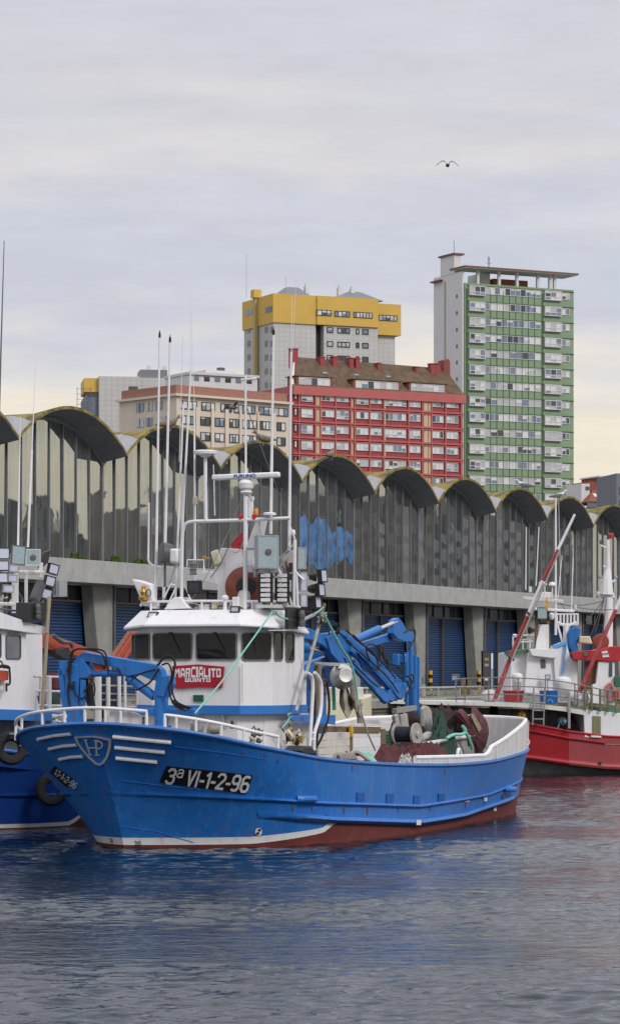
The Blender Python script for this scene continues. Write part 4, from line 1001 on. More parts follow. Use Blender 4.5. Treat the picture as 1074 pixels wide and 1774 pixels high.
# raised white stern bulwark
ZB = [(9.0,2.02),(12,1.96),(14.9,1.92),(15.05,2.12),(17,2.36),(19,2.64),(20.6,2.84),(22,2.90)]
mb = MB(); loops = []
i0 = HB.find(9.0, 1.83)
seq = [(i0+(HB.n-i0)*q/60, -1) for q in range(61)]+[(HB.n-(HB.n-i0)*q/60, 1) for q in range(1, 61)]
for (i, sd_) in seq:
    p = HB.pt(i, HB.dz(i), sd_); zt_ = lerp_tab(ZB, p.x); k = 1-0.11/max(0.5, math.hypot(p.y, 1.0)); b0 = V(p.x-0.02, p.y*0.992, p.z+0.03); b1 = V(p.x-0.10, p.y*k, p.z-0.02)
    t0 = V(p.x-0.02+0.05*(zt_-p.z)*(1 if p.x > 20 else 0), p.y*0.992, zt_); t1 = V(p.x-0.10, p.y*k, zt_)
    loops.append([b0, t0, t1, b1])
mb.loft(loops); bul = mb.build('stern_bulwark', white_rust, boat, ang=40)
mb = MB(); mb.tube([Vector((l[1]+l[2])/2)+V(0,0,0.02) for l in loops], 0.065, 8); mb.build('bulwark_rail', white, bul)
for q in range(2, 58, 4):
    mb = MB(); b0, t0 = loops[q][0], loops[q][1]; mb.tube([b0+V(0.02,-0.02,0), t0+V(0.02,-0.03,0)], 0.012, 5); mb.build('bulwark_rib', white, bul)
# freeing ports: lids on the hull side
HITS = {}
def hull_hit(px, py):
    key = (round(px,2), round(py,2))
    if key in HITS: return HITS[key]
    d = ((px-CX)/FPX, 1.0, (HY-py)/FPX); ox, oy = -B.o[0], -B.o[1]
    o = Vector((ox*B.c+oy*B.s, -ox*B.s+oy*B.c, CAMH)); d = Vector((d[0]*B.c+d[1]*B.s, -d[0]*B.s+d[1]*B.c, d[2]))
    def inside(t):
        p = o+d*t; H_ = HB if p.y < 0 else HS
        z = min(max(p.z, 0.0), 3.09)
        if p.x <= H_.pt(0, z).x or p.x > 21.9: return False
        i = H_.find(p.x, z); return abs(p.y) < abs(H_.pt(i, z).y) and p.z < H_.dz(i)+0.12
    t = 62.0
    while t < 100 and not inside(t): t += 0.15
    a_, b_ = t-0.15, t
    for _ in range(22):
        m_ = (a_+b_)/2
        if inside(m_): b_ = m_
        else: a_ = m_
    p = o+d*b_; sd_ = -1 if p.y < 0 else 1; H_ = SIDE[sd_]; z = min(max(p.z, 0.0), 3.09); i = H_.find(p.x, z)
    HITS[key] = (i, z, sd_); return HITS[key]
def hull_n(i, z, sd_):
    H_ = SIDE[sd_]; e = 0.05
    if i < 0.06: n_ = Vector((-1, 0, 0))
    else:
        t = H_.pt(min(i+e, H_.n), z, sd_)-H_.pt(max(i-e, 0), z, sd_); t.z = 0; t.normalize(); n_ = Vector((t.y, -t.x, 0)) if sd_ < 0 else Vector((-t.y, t.x, 0))
    return n_
def hull_at(px, py, off):
    i, z, sd_ = hull_hit(px, py); return SIDE[sd_].pt(i, z, sd_)+hull_n(i, z, sd_)*off
def on_hull(px, py):
    i, z, sd_ = hull_hit(px, py); return i, z
def hull_patch(px0, py0, px1, py1, off, n=3):
    rows = []
    for a in range(n+1):
        row = []
        for b in range(n+1):
            i, z = on_hull(px0+(px1-px0)*b/n, py0+(py1-py0)*a/n); q = HB.pt(i, z); e = 0.05
            t = (HB.pt(min(i+e,HB.n), z)-HB.pt(max(i-e,0), z)).normalized(); row.append(q+Vector((t.y, -t.x, 0))*off)
        rows.append(row)
    return rows
port_blue = mat('port_lid_blue', (0.010, 0.10, 0.36), 0.5, var=0.2)
for (x0, y0, x1, y1) in ((617,1373,630,1393),(668,1375,680,1395),(715,1378,725,1396),(758,1375,768,1395)):
    mb = MB(); r_ = hull_patch(x0, y0, x1, y1, 0.035); mb.grid(r_); k = hull_patch(x0, y0, x1, y1, -0.02)
    for edge in ((0,0),(0,1)): pass
    mb.grid([r_[0], k[0]]); mb.grid([[r[0] for r in r_], [r[0] for r in k]]); mb.grid([r_[-1], k[-1]]); mb.grid([[r[-1] for r in r_], [r[-1] for r in k]])
    mb.build('freeing_port', port_blue, hull, smooth=False)
for (x0, y0, x1, y1, m, nm) in ((803,1384,811,1389,white,'white_scupper'),(836,1377,842,1388,white,'white_scupper'),(868,1377,876,1383,dgrey,'dark_scupper'),(853,1393,858,1405,white,'white_scupper'),(711,1420,719,1429,white,'welded_plate')):
    mb = MB(); mb.grid(hull_patch(x0, y0, x1, y1, 0.03 if y0 < 1410 else 0.17)); mb.build(nm, m, hull, smooth=False)
for (px, py, L) in ((529,1384,15),(879,1367,7)):
    i0_, z = on_hull(px-L, py); i1_, z1_ = on_hull(px+L, py); a, b = HB.pt(i0_, z), HB.pt(i1_, z1_); d = (b-a).normalized(); n_ = V(d.y, -d.x, 0)
    mb = MB(); mb.tube([a+n_*0.02, a+n_*0.10+d*0.08, b+n_*0.10-d*0.08, b+n_*0.02], 0.085, 10); mb.build('hull_pad', hull_blue, hull)
# registration plates, bow crest, bars, draft marks
def curved(pcx, pcy, sc, slope, off, gx=1.0):
    """map sign coordinates (metres) about a spot of the hull"""
    def fn(u, v): 
        px, py = pcx+u*sc*gx, pcy-v*sc+slope*u*sc
        i, z = on_hull(px, py); q = HB.pt(i, z); e = 0.05; t = (HB.pt(min(i+e,HB.n), z)-HB.pt(max(i-e,0), z)).normalized()
        return q+Vector((t.y, -t.x, 0))*off
    return fn
mb = MB()
rows = []
for a in range(5):
    row = []
    for b in range(15):
        t, s_ = b/14, a/4
        x = 289+(438-289)*t-12*s_+0*t; y = 1327+(1343-1327)*t+(29+5*t)*s_*0.98
        i, z = on_hull(x, y); q = HB.pt(i, z); e = 0.05; tt = (HB.pt(min(i+e,HB.n), z)-HB.pt(max(i-e,0), z)).normalized(); row.append(q+Vector((tt.y,-tt.x,0))*0.02)
    rows.append(row)
mb.grid(rows); plate = mb.build('registration_plate', mat('plate_black',(0.008,0.008,0.009),0.45), hull, smooth=False)
GL = {'3':[[(.02,.84),(.14,.98),(.40,.98),(.52,.84),(.52,.66),(.40,.54),(.22,.53)],[(.40,.54),(.54,.40),(.54,.16),(.40,.02),(.14,.02),(.0,.16)]],
      'a':[[(.0,.94),(.12,1.02),(.28,1.02),(.38,.92),(.38,.50)],[(.38,.79),(.12,.79),(.0,.70),(.0,.58),(.12,.50),(.26,.50),(.38,.60)]],
      'V':[[(.0,1.),(.24,.02),(.50,1.)]],'I':[[(.08,1.),(.08,0.)]],'-':[[(.0,.40),(.26,.40)]],'1':[[(.02,.80),(.22,.98),(.22,0.)]],
      '2':[[(.0,.80),(.12,.98),(.40,.98),(.52,.84),(.52,.66),(.02,.06)],[(.0,.04),(.54,.04)]],
      '9':[[(.06,.06),(.20,.02),(.38,.04),(.50,.18),(.52,.80),(.40,.98),(.14,.98),(.02,.84),(.02,.58),(.14,.46),(.38,.46),(.51,.58)]],
      '6':[[(.48,.94),(.34,.98),(.16,.96),(.04,.82),(.02,.20),(.14,.02),(.40,.02),(.52,.16),(.52,.42),(.40,.54),(.16,.54),(.03,.42)]]}
def glyphs(mb, s, fn, w, adv, gap=0.16):
    x = 0.0
    w0 = w
    for c in s:
        if c == ' ': x += 0.26; continue
        w = w0*0.6 if c == 'a' else w0
        for pl in GL[c]:
            for (x0, y0), (x1, y1) in zip(pl, pl[1:]):
                L_ = math.hypot(x1-x0, y1-y0); dx, dy = (x1-x0)/L_, (y1-y0)/L_; nx_, ny_ = -dy*w/2, dx*w/2; x0_, y0_, x1_, y1_ = x0-dx*w*.3, y0-dy*w*.3, x1+dx*w*.3, y1+dy*w*.3
                mb.add([fn(x+x0_+nx_, y0_+ny_), fn(x+x1_+nx_, y1_+ny_), fn(x+x1_-nx_, y1_-ny_), fn(x+x0_-nx_, y0_-ny_)], [(0,1,2,3)])
        x += adv.get(c, 0.56)+gap
    return x
ADV = {'a':.42,'V':.50,'I':.16,'-':.26,'1':.28}
TOT = glyphs(MB(), '3a VI-1-2-96', lambda u, v: Vector((0,0,0)), .14, ADV)-0.16
def plate_pt(u, v):
    t = u/TOT; return hull_at(287+(427-287)*t+7.5*v, 1357+(1372.5-1357)*t-(25+1.5*t)*v, 0.034)
mb = MB(); glyphs(mb, '3a VI-1-2-96', plate_pt, 0.17, ADV)
mb.build('registration_letters', white, plate, smooth=False, recalc=False)
# the same number on the starboard bow, seen almost edge on
def quad_px(P0, P1, P2, P3, n=5):
    rows = []
    for a_ in range(n+1):
        row = []
        for b_ in range(n+1):
            u, v = b_/n, a_/n; x = (P0[0]*(1-u)+P1[0]*u)*(1-v)+(P3[0]*(1-u)+P2[0]*u)*v; y = (P0[1]*(1-u)+P1[1]*u)*(1-v)+(P3[1]*(1-u)+P2[1]*u)*v; row.append((x, y))
        rows.append(row)
    return rows
mb = MB(); mb.grid([[hull_at(*q, 0.02) for q in r_] for r_ in quad_px((96,1327),(131,1352),(117,1364),(87,1338))]); pl2 = mb.build('registration_plate', MATS['plate_black'], hull, smooth=False, recalc=False)
mb = MB(); glyphs(mb, 'VI-1-2-96', lambda u, v: hull_at(96+u*7.6+v*6.0, 1341+u*5.5-v*8.5, 0.034), 0.17, ADV); mb.build('registration_letters', white, pl2, smooth=False, recalc=False)
def bow(y, z, off):                      # a spot on the bow by side offset and height
    sd_ = 1 if y > 0 else -1; HB = SIDE[sd_]; lo, hi = 0.0, 7.0
    for _ in range(36):
        m_ = (lo+hi)/2
        if abs(HB.pt(m_, z, sd_).y) < abs(y): lo = m_
        else: hi = m_
    q = HB.pt(lo, z, sd_); e = 0.05
    t = (HB.pt(lo+e, z, sd_)-HB.pt(max(lo-e,0), z, sd_)); t.z = 0; t.normalize(); n_ = Vector((t.y,-t.x,0)) if sd_ < 0 else Vector((-t.y,t.x,0))
    if abs(y) < 0.25: n_ = Vector((-1,0,0))
    return q+n_*off
bow_px = hull_at
silver = mat('silver_relief', (0.50, 0.52, 0.56), 0.4, var=0.08)
crest = [(131,1276),(146,1275.5),(162,1274.5),(178,1277),(194,1281),(193,1296),(188,1313),(181,1323),(175,1327),(167,1324),(155,1313),(142,1297),(134,1285)]
cc = (163,1298); k = len(crest); mb = MB()
inn = [(cc[0]+(x-cc[0])*0.87, cc[1]+(y-cc[1])*0.87) for x, y in crest]
def dens(pts, m=4): return [(pts[i][0]+(pts[(i+1)%len(pts)][0]-pts[i][0])*j/m, pts[i][1]+(pts[(i+1)%len(pts)][1]-pts[i][1])*j/m) for i in range(len(pts)) for j in range(m)]
o_, i_ = dens(crest), dens(inn); n = len(o_)
A_ = [bow_px(*q, 0.0) for q in o_]; B_ = [bow_px(*q, 0.05) for q in o_]; C_ = [bow_px(*q, 0.05) for q in i_]; D_ = [bow_px(*q, 0.005) for q in i_]
mb.add(A_+B_+C_+D_, [(r_*n+i, r_*n+(i+1)%n, (r_+1)*n+(i+1)%n, (r_+1)*n+i) for r_ in range(3) for i in range(n)])
cr = mb.build('bow_crest', silver, hull, smooth=False)
mb = MB()
def stroke(pts, w):
    P = []
    for q in pts: pass
    for (x0, y0), (x1, y1) in zip(pts, pts[1:]):
        L = math.hypot(x1-x0, y1-y0) or 1; nx_, ny_ = -(y1-y0)/L*w/2, (x1-x0)/L*w/2
        n_ = max(1, int(L/4)); up_, dn_ = [], []
        for j in range(n_+1):
            t = j/n_; x, y = x0+(x1-x0)*t, y0+(y1-y0)*t; up_.append(bow_px(x+nx_, y+ny_, 0.045)); dn_.append(bow_px(x-nx_, y-ny_, 0.045))
        mb.grid([up_, dn_])
stroke([(150,1282),(158,1307)], 3.2); stroke([(168,1283),(170,1308)], 3.4); stroke([(154,1296),(169,1295)], 3.0)
stroke([(147,1282),(154,1281.5)], 1.8); stroke([(155,1308),(162,1307.5)], 1.8); stroke([(164,1283),(172,1282.6)], 1.8); stroke([(166,1308.5),(175,1308)], 1.8)
stroke([(170,1284),(176,1285),(179,1289),(178.6,1293),(175,1296.5),(170,1297)], 2.8)
mb.build('monogram', silver, cr, smooth=False, recalc=False)
def bowbar(pts, r=0.05):
    P = []
    for (x0, y0), (x1, y1) in zip(pts, pts[1:]):
        for j in range(7): P.append(bow_px(x0+(x1-x0)*j/7, y0+(y1-y0)*j/7, 0.03))
    P.append(bow_px(*pts[-1], 0.03)); mb = MB(); mb.tube(P, r, 8); mb.build('bow_bar', silver if pts[0][0] < 150 else white, hull)
for pts in ([(68,1281),(95,1275),(124,1272)],[(87,1298),(110,1293),(134,1291)],[(105,1316),(125,1312),(145,1311)]): bowbar(pts, 0.045)
for (a, b, c, d) in ((197,1276.5,297,1286.5),(200,1295,286,1303.5),(202,1313.5,273,1320.5)):
    P = []
    for j in range(16):
        x = bow_px(a+(c-a)*j/15, b+(d-b)*j/15, 0.03); P.append(x)
    mb = MB(); mb.tube(P, 0.052, 8); mb.build('bow_bar', white, hull)
mark = mat('mark_black', (0.02,0.02,0.022), 0.6)
mb = MB(); text_mb(mb, '20', 13, curved(238, 1462, 1.0, 0.02, 0.02), bold=0.15, shear=0.15, sx=0.9); mb.build('draft_mark', mark, hull, smooth=False, recalc=False)
mb = MB(); text_mb(mb, '20', 0.16, lambda u, v: bow(0.42-u, 0.175+v, 0.02), bold=0.002, sx=0.9); mb.build('draft_mark', mark, hull, smooth=False, recalc=False)
# bow thruster sign: white disc with two black fans
mb = MB(); fn = curved(447.5, 1441, 1.0, 0.0, 0.02); ring = [(6.2*math.cos(R(a)), 6.8*math.sin(R(a))) for a in range(0, 360, 15)]
mb.add([fn(*q) for q in ring], [tuple(range(len(ring)))]); dsc = mb.build('thruster_sign', white, hull, smooth=False, recalc=False)
mb = MB(); fn = curved(447.5, 1441, 1.0, 0.0, 0.032)
for (cx_, cy_) in ((1.3, 3.0), (-1.5, -2.6)):
    rg_ = [(cx_+2.6*math.cos(R(a)), cy_+2.4*math.sin(R(a))) for a in range(0, 360, 30)]; mb.add([fn(*q) for q in rg_], [tuple(range(len(rg_)))])
mb.build('thruster_symbol', mark, dsc, smooth=False, recalc=False)
# ------------------------------------------------ bow rails
def railpath(i0, s0, i1, s1, dz_, n=40, inset=0.07):
    a, b = i0*s0, i1*s1; P = []
    for q in range(n+1):
        t = a+(b-a)*q/n; sd_ = 1 if t > 0 else -1; i = abs(t); p = HB.pt(i, HB.dz(i), sd_)
        P.append(V(p.x+inset, p.y*(1-inset/max(1.0, abs(p.y))), HB.dz(i)+dz_))
    return P
def rail(i0, s0, i1, s1, h, posts, mid=None):
    P = railpath(i0, s0, i1, s1, h); mb = MB(); E0, E1 = P[0].copy(), P[-1].copy(); E0.z -= h; E1.z -= h
    mb.tube([E0, P[0]-V(0,0,h*0.25)]+P[0:]+[P[-1]-V(0,0,h*0.25), E1], 0.042, 8)
    r_ = mb.build('bow_rail', white, boat)
    for q in posts:
        p = P[int(q*40)]; mb = MB(); mb.tube([p-V(0,0,h), p], 0.036, 7); mb.build('stanchion', white, r_)
    if mid:
        mb = MB(); Q_ = railpath(i0, s0, i1, s1, h*mid); mb.tube(Q_, 0.028, 6); mb.build('lower_rail', white, r_)
rail(6.5, 1, 2.6, -1, 0.40, (0.12,0.25,0.40,0.52,0.66,0.80,0.90))
rail(3.15, -1, 6.8, -1, 0.36, (0.10,0.28,0.5,0.72,0.88))
mb = MB(); P = railpath(1.0, -1, 2.5, -1, 0.0, 10, 0.16); mb.prism([p+V(0,0,0.02) for p in P]+[P[-1]+V(0,0,0.28), P[-2]+V(0,0,0.34)]+[p+V(0,0,0.36) for p in P[-3::-1]], (0.03,0,0)); mb.build('rail_plate', white_rust, boat, smooth=False)
# bollard rollers behind the port rail
for (px, py) in ((329,1264),(358,1265)):
    p = B.y(px, py, -2.15); mb = MB(); mb.lathe(p+V(0,-0.03,0), (0.3,-1,0), [(0,0.10),(0.01,0.20),(0.05,0.20),(0.07,0.10),(0.30,0.10)], 16); mb.cyl(p+V(-0.05,0.15,0), p+V(-0.05,0.15,-0.5), 0.07); mb.build('roller', mat('worn_steel',(0.26,0.24,0.20),0.6,metal=0.3,var=0.3), boat)
# ------------------------------------------------ wheelhouse
hx = [(4.0,1.35),(4.0,-1.2),(4.62,-1.83),(6.45,-1.9),(6.45,2.2),(4.62,2.1)]
ZW0, ZW1 = 3.27, 5.60
mb = MB(); mb.loft([[V(x, y, ZW0) for x, y in hx], [V(x, y, ZW1) for x, y in hx]]); wh_ = mb.build('wheelhouse', white, boat, smooth=False, bevel=0.03)
# flared side screen that sweeps aft below the windows
p0 = B.y(516, 1100, -1.86); p1 = B.y(528, 1170, -1.86); p2 = B.y(528, 1240, -1.86)
cur = [(p0.x, ZW1), (p0.x, 5.0), (p0.x+0.05, 4.75), ((p0.x+p1.x)/2-0.04, 4.48), (p1.x-0.05, 4.33), (p1.x, 4.2), (p1.x, ZW0)]
mb = MB(); mb.prism([V(6.3, -1.905, ZW0), V(6.3, -1.905, ZW1)]+[V(x, -1.905, z) for x, z in cur], (0, 0.06, 0)); mb.build('side_screen', white, wh_, smooth=False)
mb = MB()
o2 = [(x+(-0.02 if x < 4.3 else 0), y+(-0.02 if y < 0 else 0.02)) for x, y in hx]; o2[2] = (4.60,-1.86); o2[5] = (4.60,2.13)
o2 = o2[:3]+[(p1.x+0.02, -1.93), (p1.x+0.02, 2.23)]+o2[5:]
mb.loft([[V(x, y, ZW0-0.005) for x, y in o2], [V(x, y, ZW0+0.225) for x, y in o2]]); mb.build('blue_band', band_blue, wh_, smooth=False)
mb = MB(); low = [(4.2,1.2),(4.2,-1.05),(4.75,-1.62),(7.2,-1.7),(7.2,2.0),(4.75,1.9)]; mb.loft([[V(x,y,1.2) for x,y in low],[V(x,y,ZW0-0.006) for x,y in low]]); mb.build('house_base', white, wh_, smooth=False, bevel=0.02)
for yb in (0.95, 0.1, -0.7): mb = MB(); mb.prism([V(4.19,yb,ZW0-0.01),V(4.02,yb,ZW0-0.01),V(4.19,yb,ZW0-0.4)], (0,0.03,0)); mb.build('bracket', white, wh_, smooth=False)
def face_window(a, b, px0, px1, py0, py1):
    """a window between two pixel columns on the wall from plan point a to b"""
    a, b = Vector((*a,0)), Vector((*b,0)); d = (b-a).normalized(); n_ = Vector((-d.y, d.x, 0)); 
    if n_.dot(Vector((-1,-1,0))) < 0: n_ = -n_
    def hit(px, py):
        dr = ((px-CX)/FPX, 1.0, (HY-py)/FPX); ox, oy = -B.o[0], -B.o[1]
        o = Vector((ox*B.c+oy*B.s, -ox*B.s+oy*B.c, CAMH)); dd = Vector((dr[0]*B.c+dr[1]*B.s, -dr[0]*B.s+dr[1]*B.c, dr[2]))
        t = (a-o).dot(n_)/dd.dot(n_); return o+dd*t
    q0, q1 = hit(px0, py1), hit(px1, py0); c = (q0+q1)/2; w = abs((q1-q0).dot(d)); h = abs(q1.z-q0.z)
    frm = mat('window_rubber', (0.16,0.15,0.13), 0.7, var=0.4, scale=15)
    f = rounded_window(wh_, c+n_*0.003, d, (0,0,1), w, h, 0.10, n_, frm, gl=cabin_pane); return f, c, d, n_, w, h
def cabin_mat():
    m = bpy.data.materials.new('cabin_pane'); m.use_nodes = True; t = m.node_tree; b = t.nodes['Principled BSDF']; b.inputs['Roughness'].default_value = 0.06; b.inputs['Specular IOR Level'].default_value = 0.35
    tc = t.nodes.new('ShaderNodeTexCoord'); vo = t.nodes.new('ShaderNodeTexNoise'); vo.inputs['Scale'].default_value = 3.2; vo.inputs['Detail'].default_value = 5; vo.inputs['Distortion'].default_value = 1.2; t.links.new(tc.outputs['Object'], vo.inputs['Vector'])
    r = t.nodes.new('ShaderNodeValToRGB'); t.links.new(vo.outputs['Fac'], r.inputs[0]); e = r.color_ramp.elements; e[0].position = 0.42; e[0].color = (0.010,0.012,0.014,1); e[1].position = 0.8; e[1].color = (0.022,0.024,0.026,1)
    t.links.new(r.outputs[0], b.inputs['Base Color']); return m
cabin_pane = cabin_mat()
face_window(hx[5], hx[0], 230, 261, 1097, 1143)
face_window(hx[0], hx[1], 265, 334, 1096, 1144); face_window(hx[0], hx[1], 340, 411, 1096, 1144)
face_window(hx[1], hx[2], 418, 470, 1096, 1145)
face_window(hx[2], hx[3], 474, 489, 1095, 1145); face_window(hx[2], hx[3], 494, 509, 1097, 1147)
mb = MB(); g_ = B.x(344, 1210, 3.98); mb.bx(3.955, 3.998, g_.y-0.14, g_.y+0.14, g_.z-0.08, g_.z+0.09); mb.build('green_vent', mat('green_enamel',(0.01,0.09,0.05),0.5), wh_, smooth=False)
for (px, py, dx) in ((296,1097,16),(372,1097,18),(440,1098,12)):
    mb = MB(); a_, b_ = B.x(px, py, 3.955 if px < 410 else 4.2), B.x(px+dx, py+34, 3.955 if px < 410 else 4.2); mb.tube([a_, b_], 0.012, 5); mb.box(a_, (0.06,0.10,0.06)); mb.build('wiper', blackmetal, wh_)
for (p_, q_) in (((262,1150),(262,1215)),((420,1150),(420,1216))):
    mb = MB(); mb.tube([B.x(*p_,3.96 if p_[0] < 400 else 3.96), B.x(*q_,3.96)], 0.018, 6); mb.build('conduit', white_rust, wh_)
# name board
nb = [(298,1154),(343,1151),(388,1155),(384,1192),(343,1190),(303,1193)]
mb = MB(); mb.prism([B.x(x, y, 3.93) for x, y in nb], (0.045,0,0)); board = mb.build('name_board', mat('name_board_red',(0.36,0.008,0.022),0.4,var=0.06), wh_, smooth=False)
mb = MB(); c0, c1 = B.x(343, 1151, 3.922), B.x(343, 1190, 3.922)
BLK = {'M':[(0,0,.22,1),(.78,0,1,1),(.22,.62,.42,.92),(.58,.62,.78,.92),(.40,.42,.60,.72)],'A':[(0,0,.24,.72),(.76,0,1,.72),(.14,.72,.86,1),(.24,.22,.76,.42)],'R':[(0,0,.24,1),(.24,.78,1,1),(.76,.5,1,.78),(.24,.4,.82,.58),(.6,0,.9,.40)],
       'C':[(0,0,.26,1),(.26,.78,1,1),(.26,0,1,.22)],'I':[(0,0,1,1)],'L':[(0,0,.28,1),(.28,0,1,.24)],'T':[(0,.76,1,1),(.36,0,.64,.76)],'O':[(0,0,.25,1),(.75,0,1,1),(.25,.78,.75,1),(.25,0,.75,.22)],
       'Q':[(0,0,.25,1),(.75,0,1,1),(.25,.78,.75,1),(.25,0,.75,.24),(.5,.24,.66,.5)],'U':[(0,0,.26,1),(.74,0,1,1),(.26,0,.74,.24)],'N':[(0,0,.25,1),(.75,0,1,1),(.25,.72,.46,.95),(.40,.38,.60,.72),(.54,.08,.75,.38)]}
def block_text(s, x0, x1, fy0, fy1):
    wd = {'I':0.42,'M':1.25,'L':.85}; tot = sum(wd.get(c,1.0) for c in s)+0.2*(len(s)-1); k = (x1-x0)/tot; x = x0
    for c in s:
        w = wd.get(c,1.0)*k
        for (a, b, c2, d) in BLK[c]:
            xa, xb = x+a*w, x+c2*w; ya = fy0((xa+xb)/2)+(fy1((xa+xb)/2)-fy0((xa+xb)/2))*b; yb = fy0((xa+xb)/2)+(fy1((xa+xb)/2)-fy0((xa+xb)/2))*d
            mb.prism([B.x(xa, ya, 3.921), B.x(xb, ya, 3.921), B.x(xb, yb, 3.921), B.x(xa, yb, 3.921)], (0.0085,0,0))
        x += w+0.2*k
block_text('MARCIALITO', 302.5, 382.5, lambda x: 1174-abs(x-343)*0.02, lambda x: 1157+abs(x-343)*0.035 if abs(x-343) > 8 else 1155)
block_text('QUINTO', 321, 364.5, lambda x: 1181.5-0*x, lambda x: 1174.8)
mb.build('name_letters', white, board, smooth=False)
# roof visor: flared hip
bo = [(3.55,1.35),(3.55,-1.45),(4.25,-2.2),(6.55,-2.0),(6.55,2.2),(4.15,2.28)]; to = [(4.05,1.2),(4.05,-1.15),(4.6,-1.75),(6.2,-1.65),(6.2,1.8),(4.6,2.0)]
zl = [5.58,5.58,5.53,5.40,5.40,5.52]
mb = MB(); mb.loft([[V(x,y,z-0.04) for (x,y),z in zip(bo,zl)],[V(x,y,z+0.02) for (x,y),z in zip(bo,zl)],[V(x,y,5.98) for x,y in to]]); roof = mb.build('wheelhouse_roof', white, boat, smooth=False, bevel=0.015)
RX = 4.6                                            # plane for the gear at the roof's front edge
rp_ = lambda px, py, x=RX: B.x(px, py, x)
mb = MB(); mb.tube([rp_(244,1050), rp_(246,1043), rp_(340,1041), rp_(478,1042)], 0.035, 7); 
for q in (262, 300, 350, 400, 437, 470): mb.tube([rp_(q,1042), rp_(q,1058)], 0.028, 6)
mb.build('roof_rail', white, roof)
flood(roof, B.x(266,1066,3.95), 0.34, 0.17, (-0.85,0.25,0.5), blackmetal, 0.05)
flood(roof, B.x(408,1056,3.98), 0.26, 0.17, (-1,0,0.15), blackmetal, 0.06)
# mast housing with slanted face
mb = MB(); mb.prism([rp_(x,y,5.0) for x,y in ((376,1055),(377,1012),(365,1000),(383,949),(416,951),(424,1015),(424,1055))], (0.9,0,0)); mh = mb.build('mast_housing', white, boat, smooth=False, bevel=0.02)
mb = MB(); mb.prism([rp_(x,y,4.98) for x,y in ((326,998),(338,988),(372,992),(377,1012),(350,1004))], (0.9,0,0)); mb.build('side_shelf', white, mh, smooth=False)
mb = MB(); mb.prism([rp_(x,y,5.1) for x,y in ((424,1000),(424,955),(443,903),(452,901),(438,965),(436,1000))], (0.4,0,0)); mb.build('raked_leg', white, mh, smooth=False)
mb = MB(); c = rp_(375,966,4.93); M_ = Matrix.Rotation(R(-18),3,'X'); mb.box(c, (0.10,0.24,0.40), M=M_); mb.build('raft_pack', cream, mh, bevel=0.05)
mb = MB(); mb.lathe(rp_(364,967,4.95), (-1,0.5,0), [(0,0.02),(0.12,0.03),(0.2,0.07),(0.205,0.05)], 12); mb.build('horn', mat('brass',(0.5,0.32,0.1),0.3,metal=0.9), mh)
# goal-post frame, mast and its fittings
mb = MB(); mb.tube(smoothpath([rp_(315,1040), rp_(316,940), rp_(318,916), rp_(323,907), rp_(334,903.5), rp_(350,903)],4)+[rp_(420,901), rp_(503,897.5)], 0.046, 8); fr_ = mb.build('gantry_frame', white, boat)
mb = MB(); mb.tube([rp_(425,1055), rp_(426,835)], 0.058, 10); mb.tube([rp_(426,835), rp_(425.5,655)], 0.030, 7); mast = mb.build('mast', white, boat)
mb = MB(); mb.tube([rp_(432,900,4.8), rp_(432,850,4.8)], 0.055, 8); mb.tube([rp_(437,900), rp_(437,868)], 0.035, 7); mb.lathe(rp_(437,869), (0,0,1), [(0,0.03),(0.05,0.06),(0.12,0.065),(0.13,0.03)], 10); mb.build('light_post', white, mast)
mb = MB(); c = rp_(427,845); mb.lathe(c-V(0,0,0.18), (0,0,1), [(0,0.10),(0.06,0.17),(0.12,0.11),(0.17,0.19),(0.30,0.21),(0.38,0.16),(0.40,0.06)], 14); mb.build('radar_gearbox', white, mast)
ra, rb_ = rp_(368,827.5,4.55), rp_(485,822.5,4.55); mb = MB(); d = (rb_-ra).normalized(); mb.beam(ra, rb_, 0.14, 0.15); rad = mb.build('radar_scanner', white, mast, bevel=0.045)
mb = MB(); cn = (ra+rb_)/2; text_mb(mb, 'FURUNO', 0.125, lambda u, v: cn+d*u+V(-0.076,0,0)+V(0,0,1)*v, bold=0.004, sx=1.25); mb.build('radar_lettering', mat('lettering_blue',(0.02,0.06,0.35),0.5), rad, smooth=False, recalc=False)
for (px, py) in ((418,895),(441,894)):
    mb = MB(); mb.lathe(rp_(px,900), (0,0,1), [(0,0.05),(0.02,0.065),(0.13,0.06),(0.14,0.02)], 10); mb.build('red_light', redlens, fr_)
mb = MB(); mb.lathe(rp_(444,892), (0,0,1), [(0,0.055),(0.13,0.055),(0.16,0.04),(0.17,0.01)], 12); mb.build('orange_light', orange, fr_)
mb = MB(); mb.lathe(rp_(467,893), (0,0,1), [(0,0.03),(0.01,0.17),(0.06,0.17),(0.08,0.12),(0.085,0.02)], 14); mb.cyl(rp_(467,898), rp_(467,892), 0.03, n=6); mb.build('disc_aerial', white, fr_)
mb = MB(); mb.tube([rp_(357,903), rp_(356,792)], 0.05, 8); mb.lathe(rp_(356,792), (0,0,1), [(0,0.10),(0.05,0.16),(0.08,0.31),(0.15,0.32),(0.18,0.24),(0.19,0.05)], 20); mb.build('dish_aerial', white, fr_)
mb = MB(); mb.lathe(rp_(426,660), (0,0,1), [(0,0.04),(0.02,0.03),(0.10,0.03),(0.12,0.01)], 8); mb.tube([rp_(418,658), rp_(444,656)], 0.03, 6); mb.build('wind_vane', white, mast)
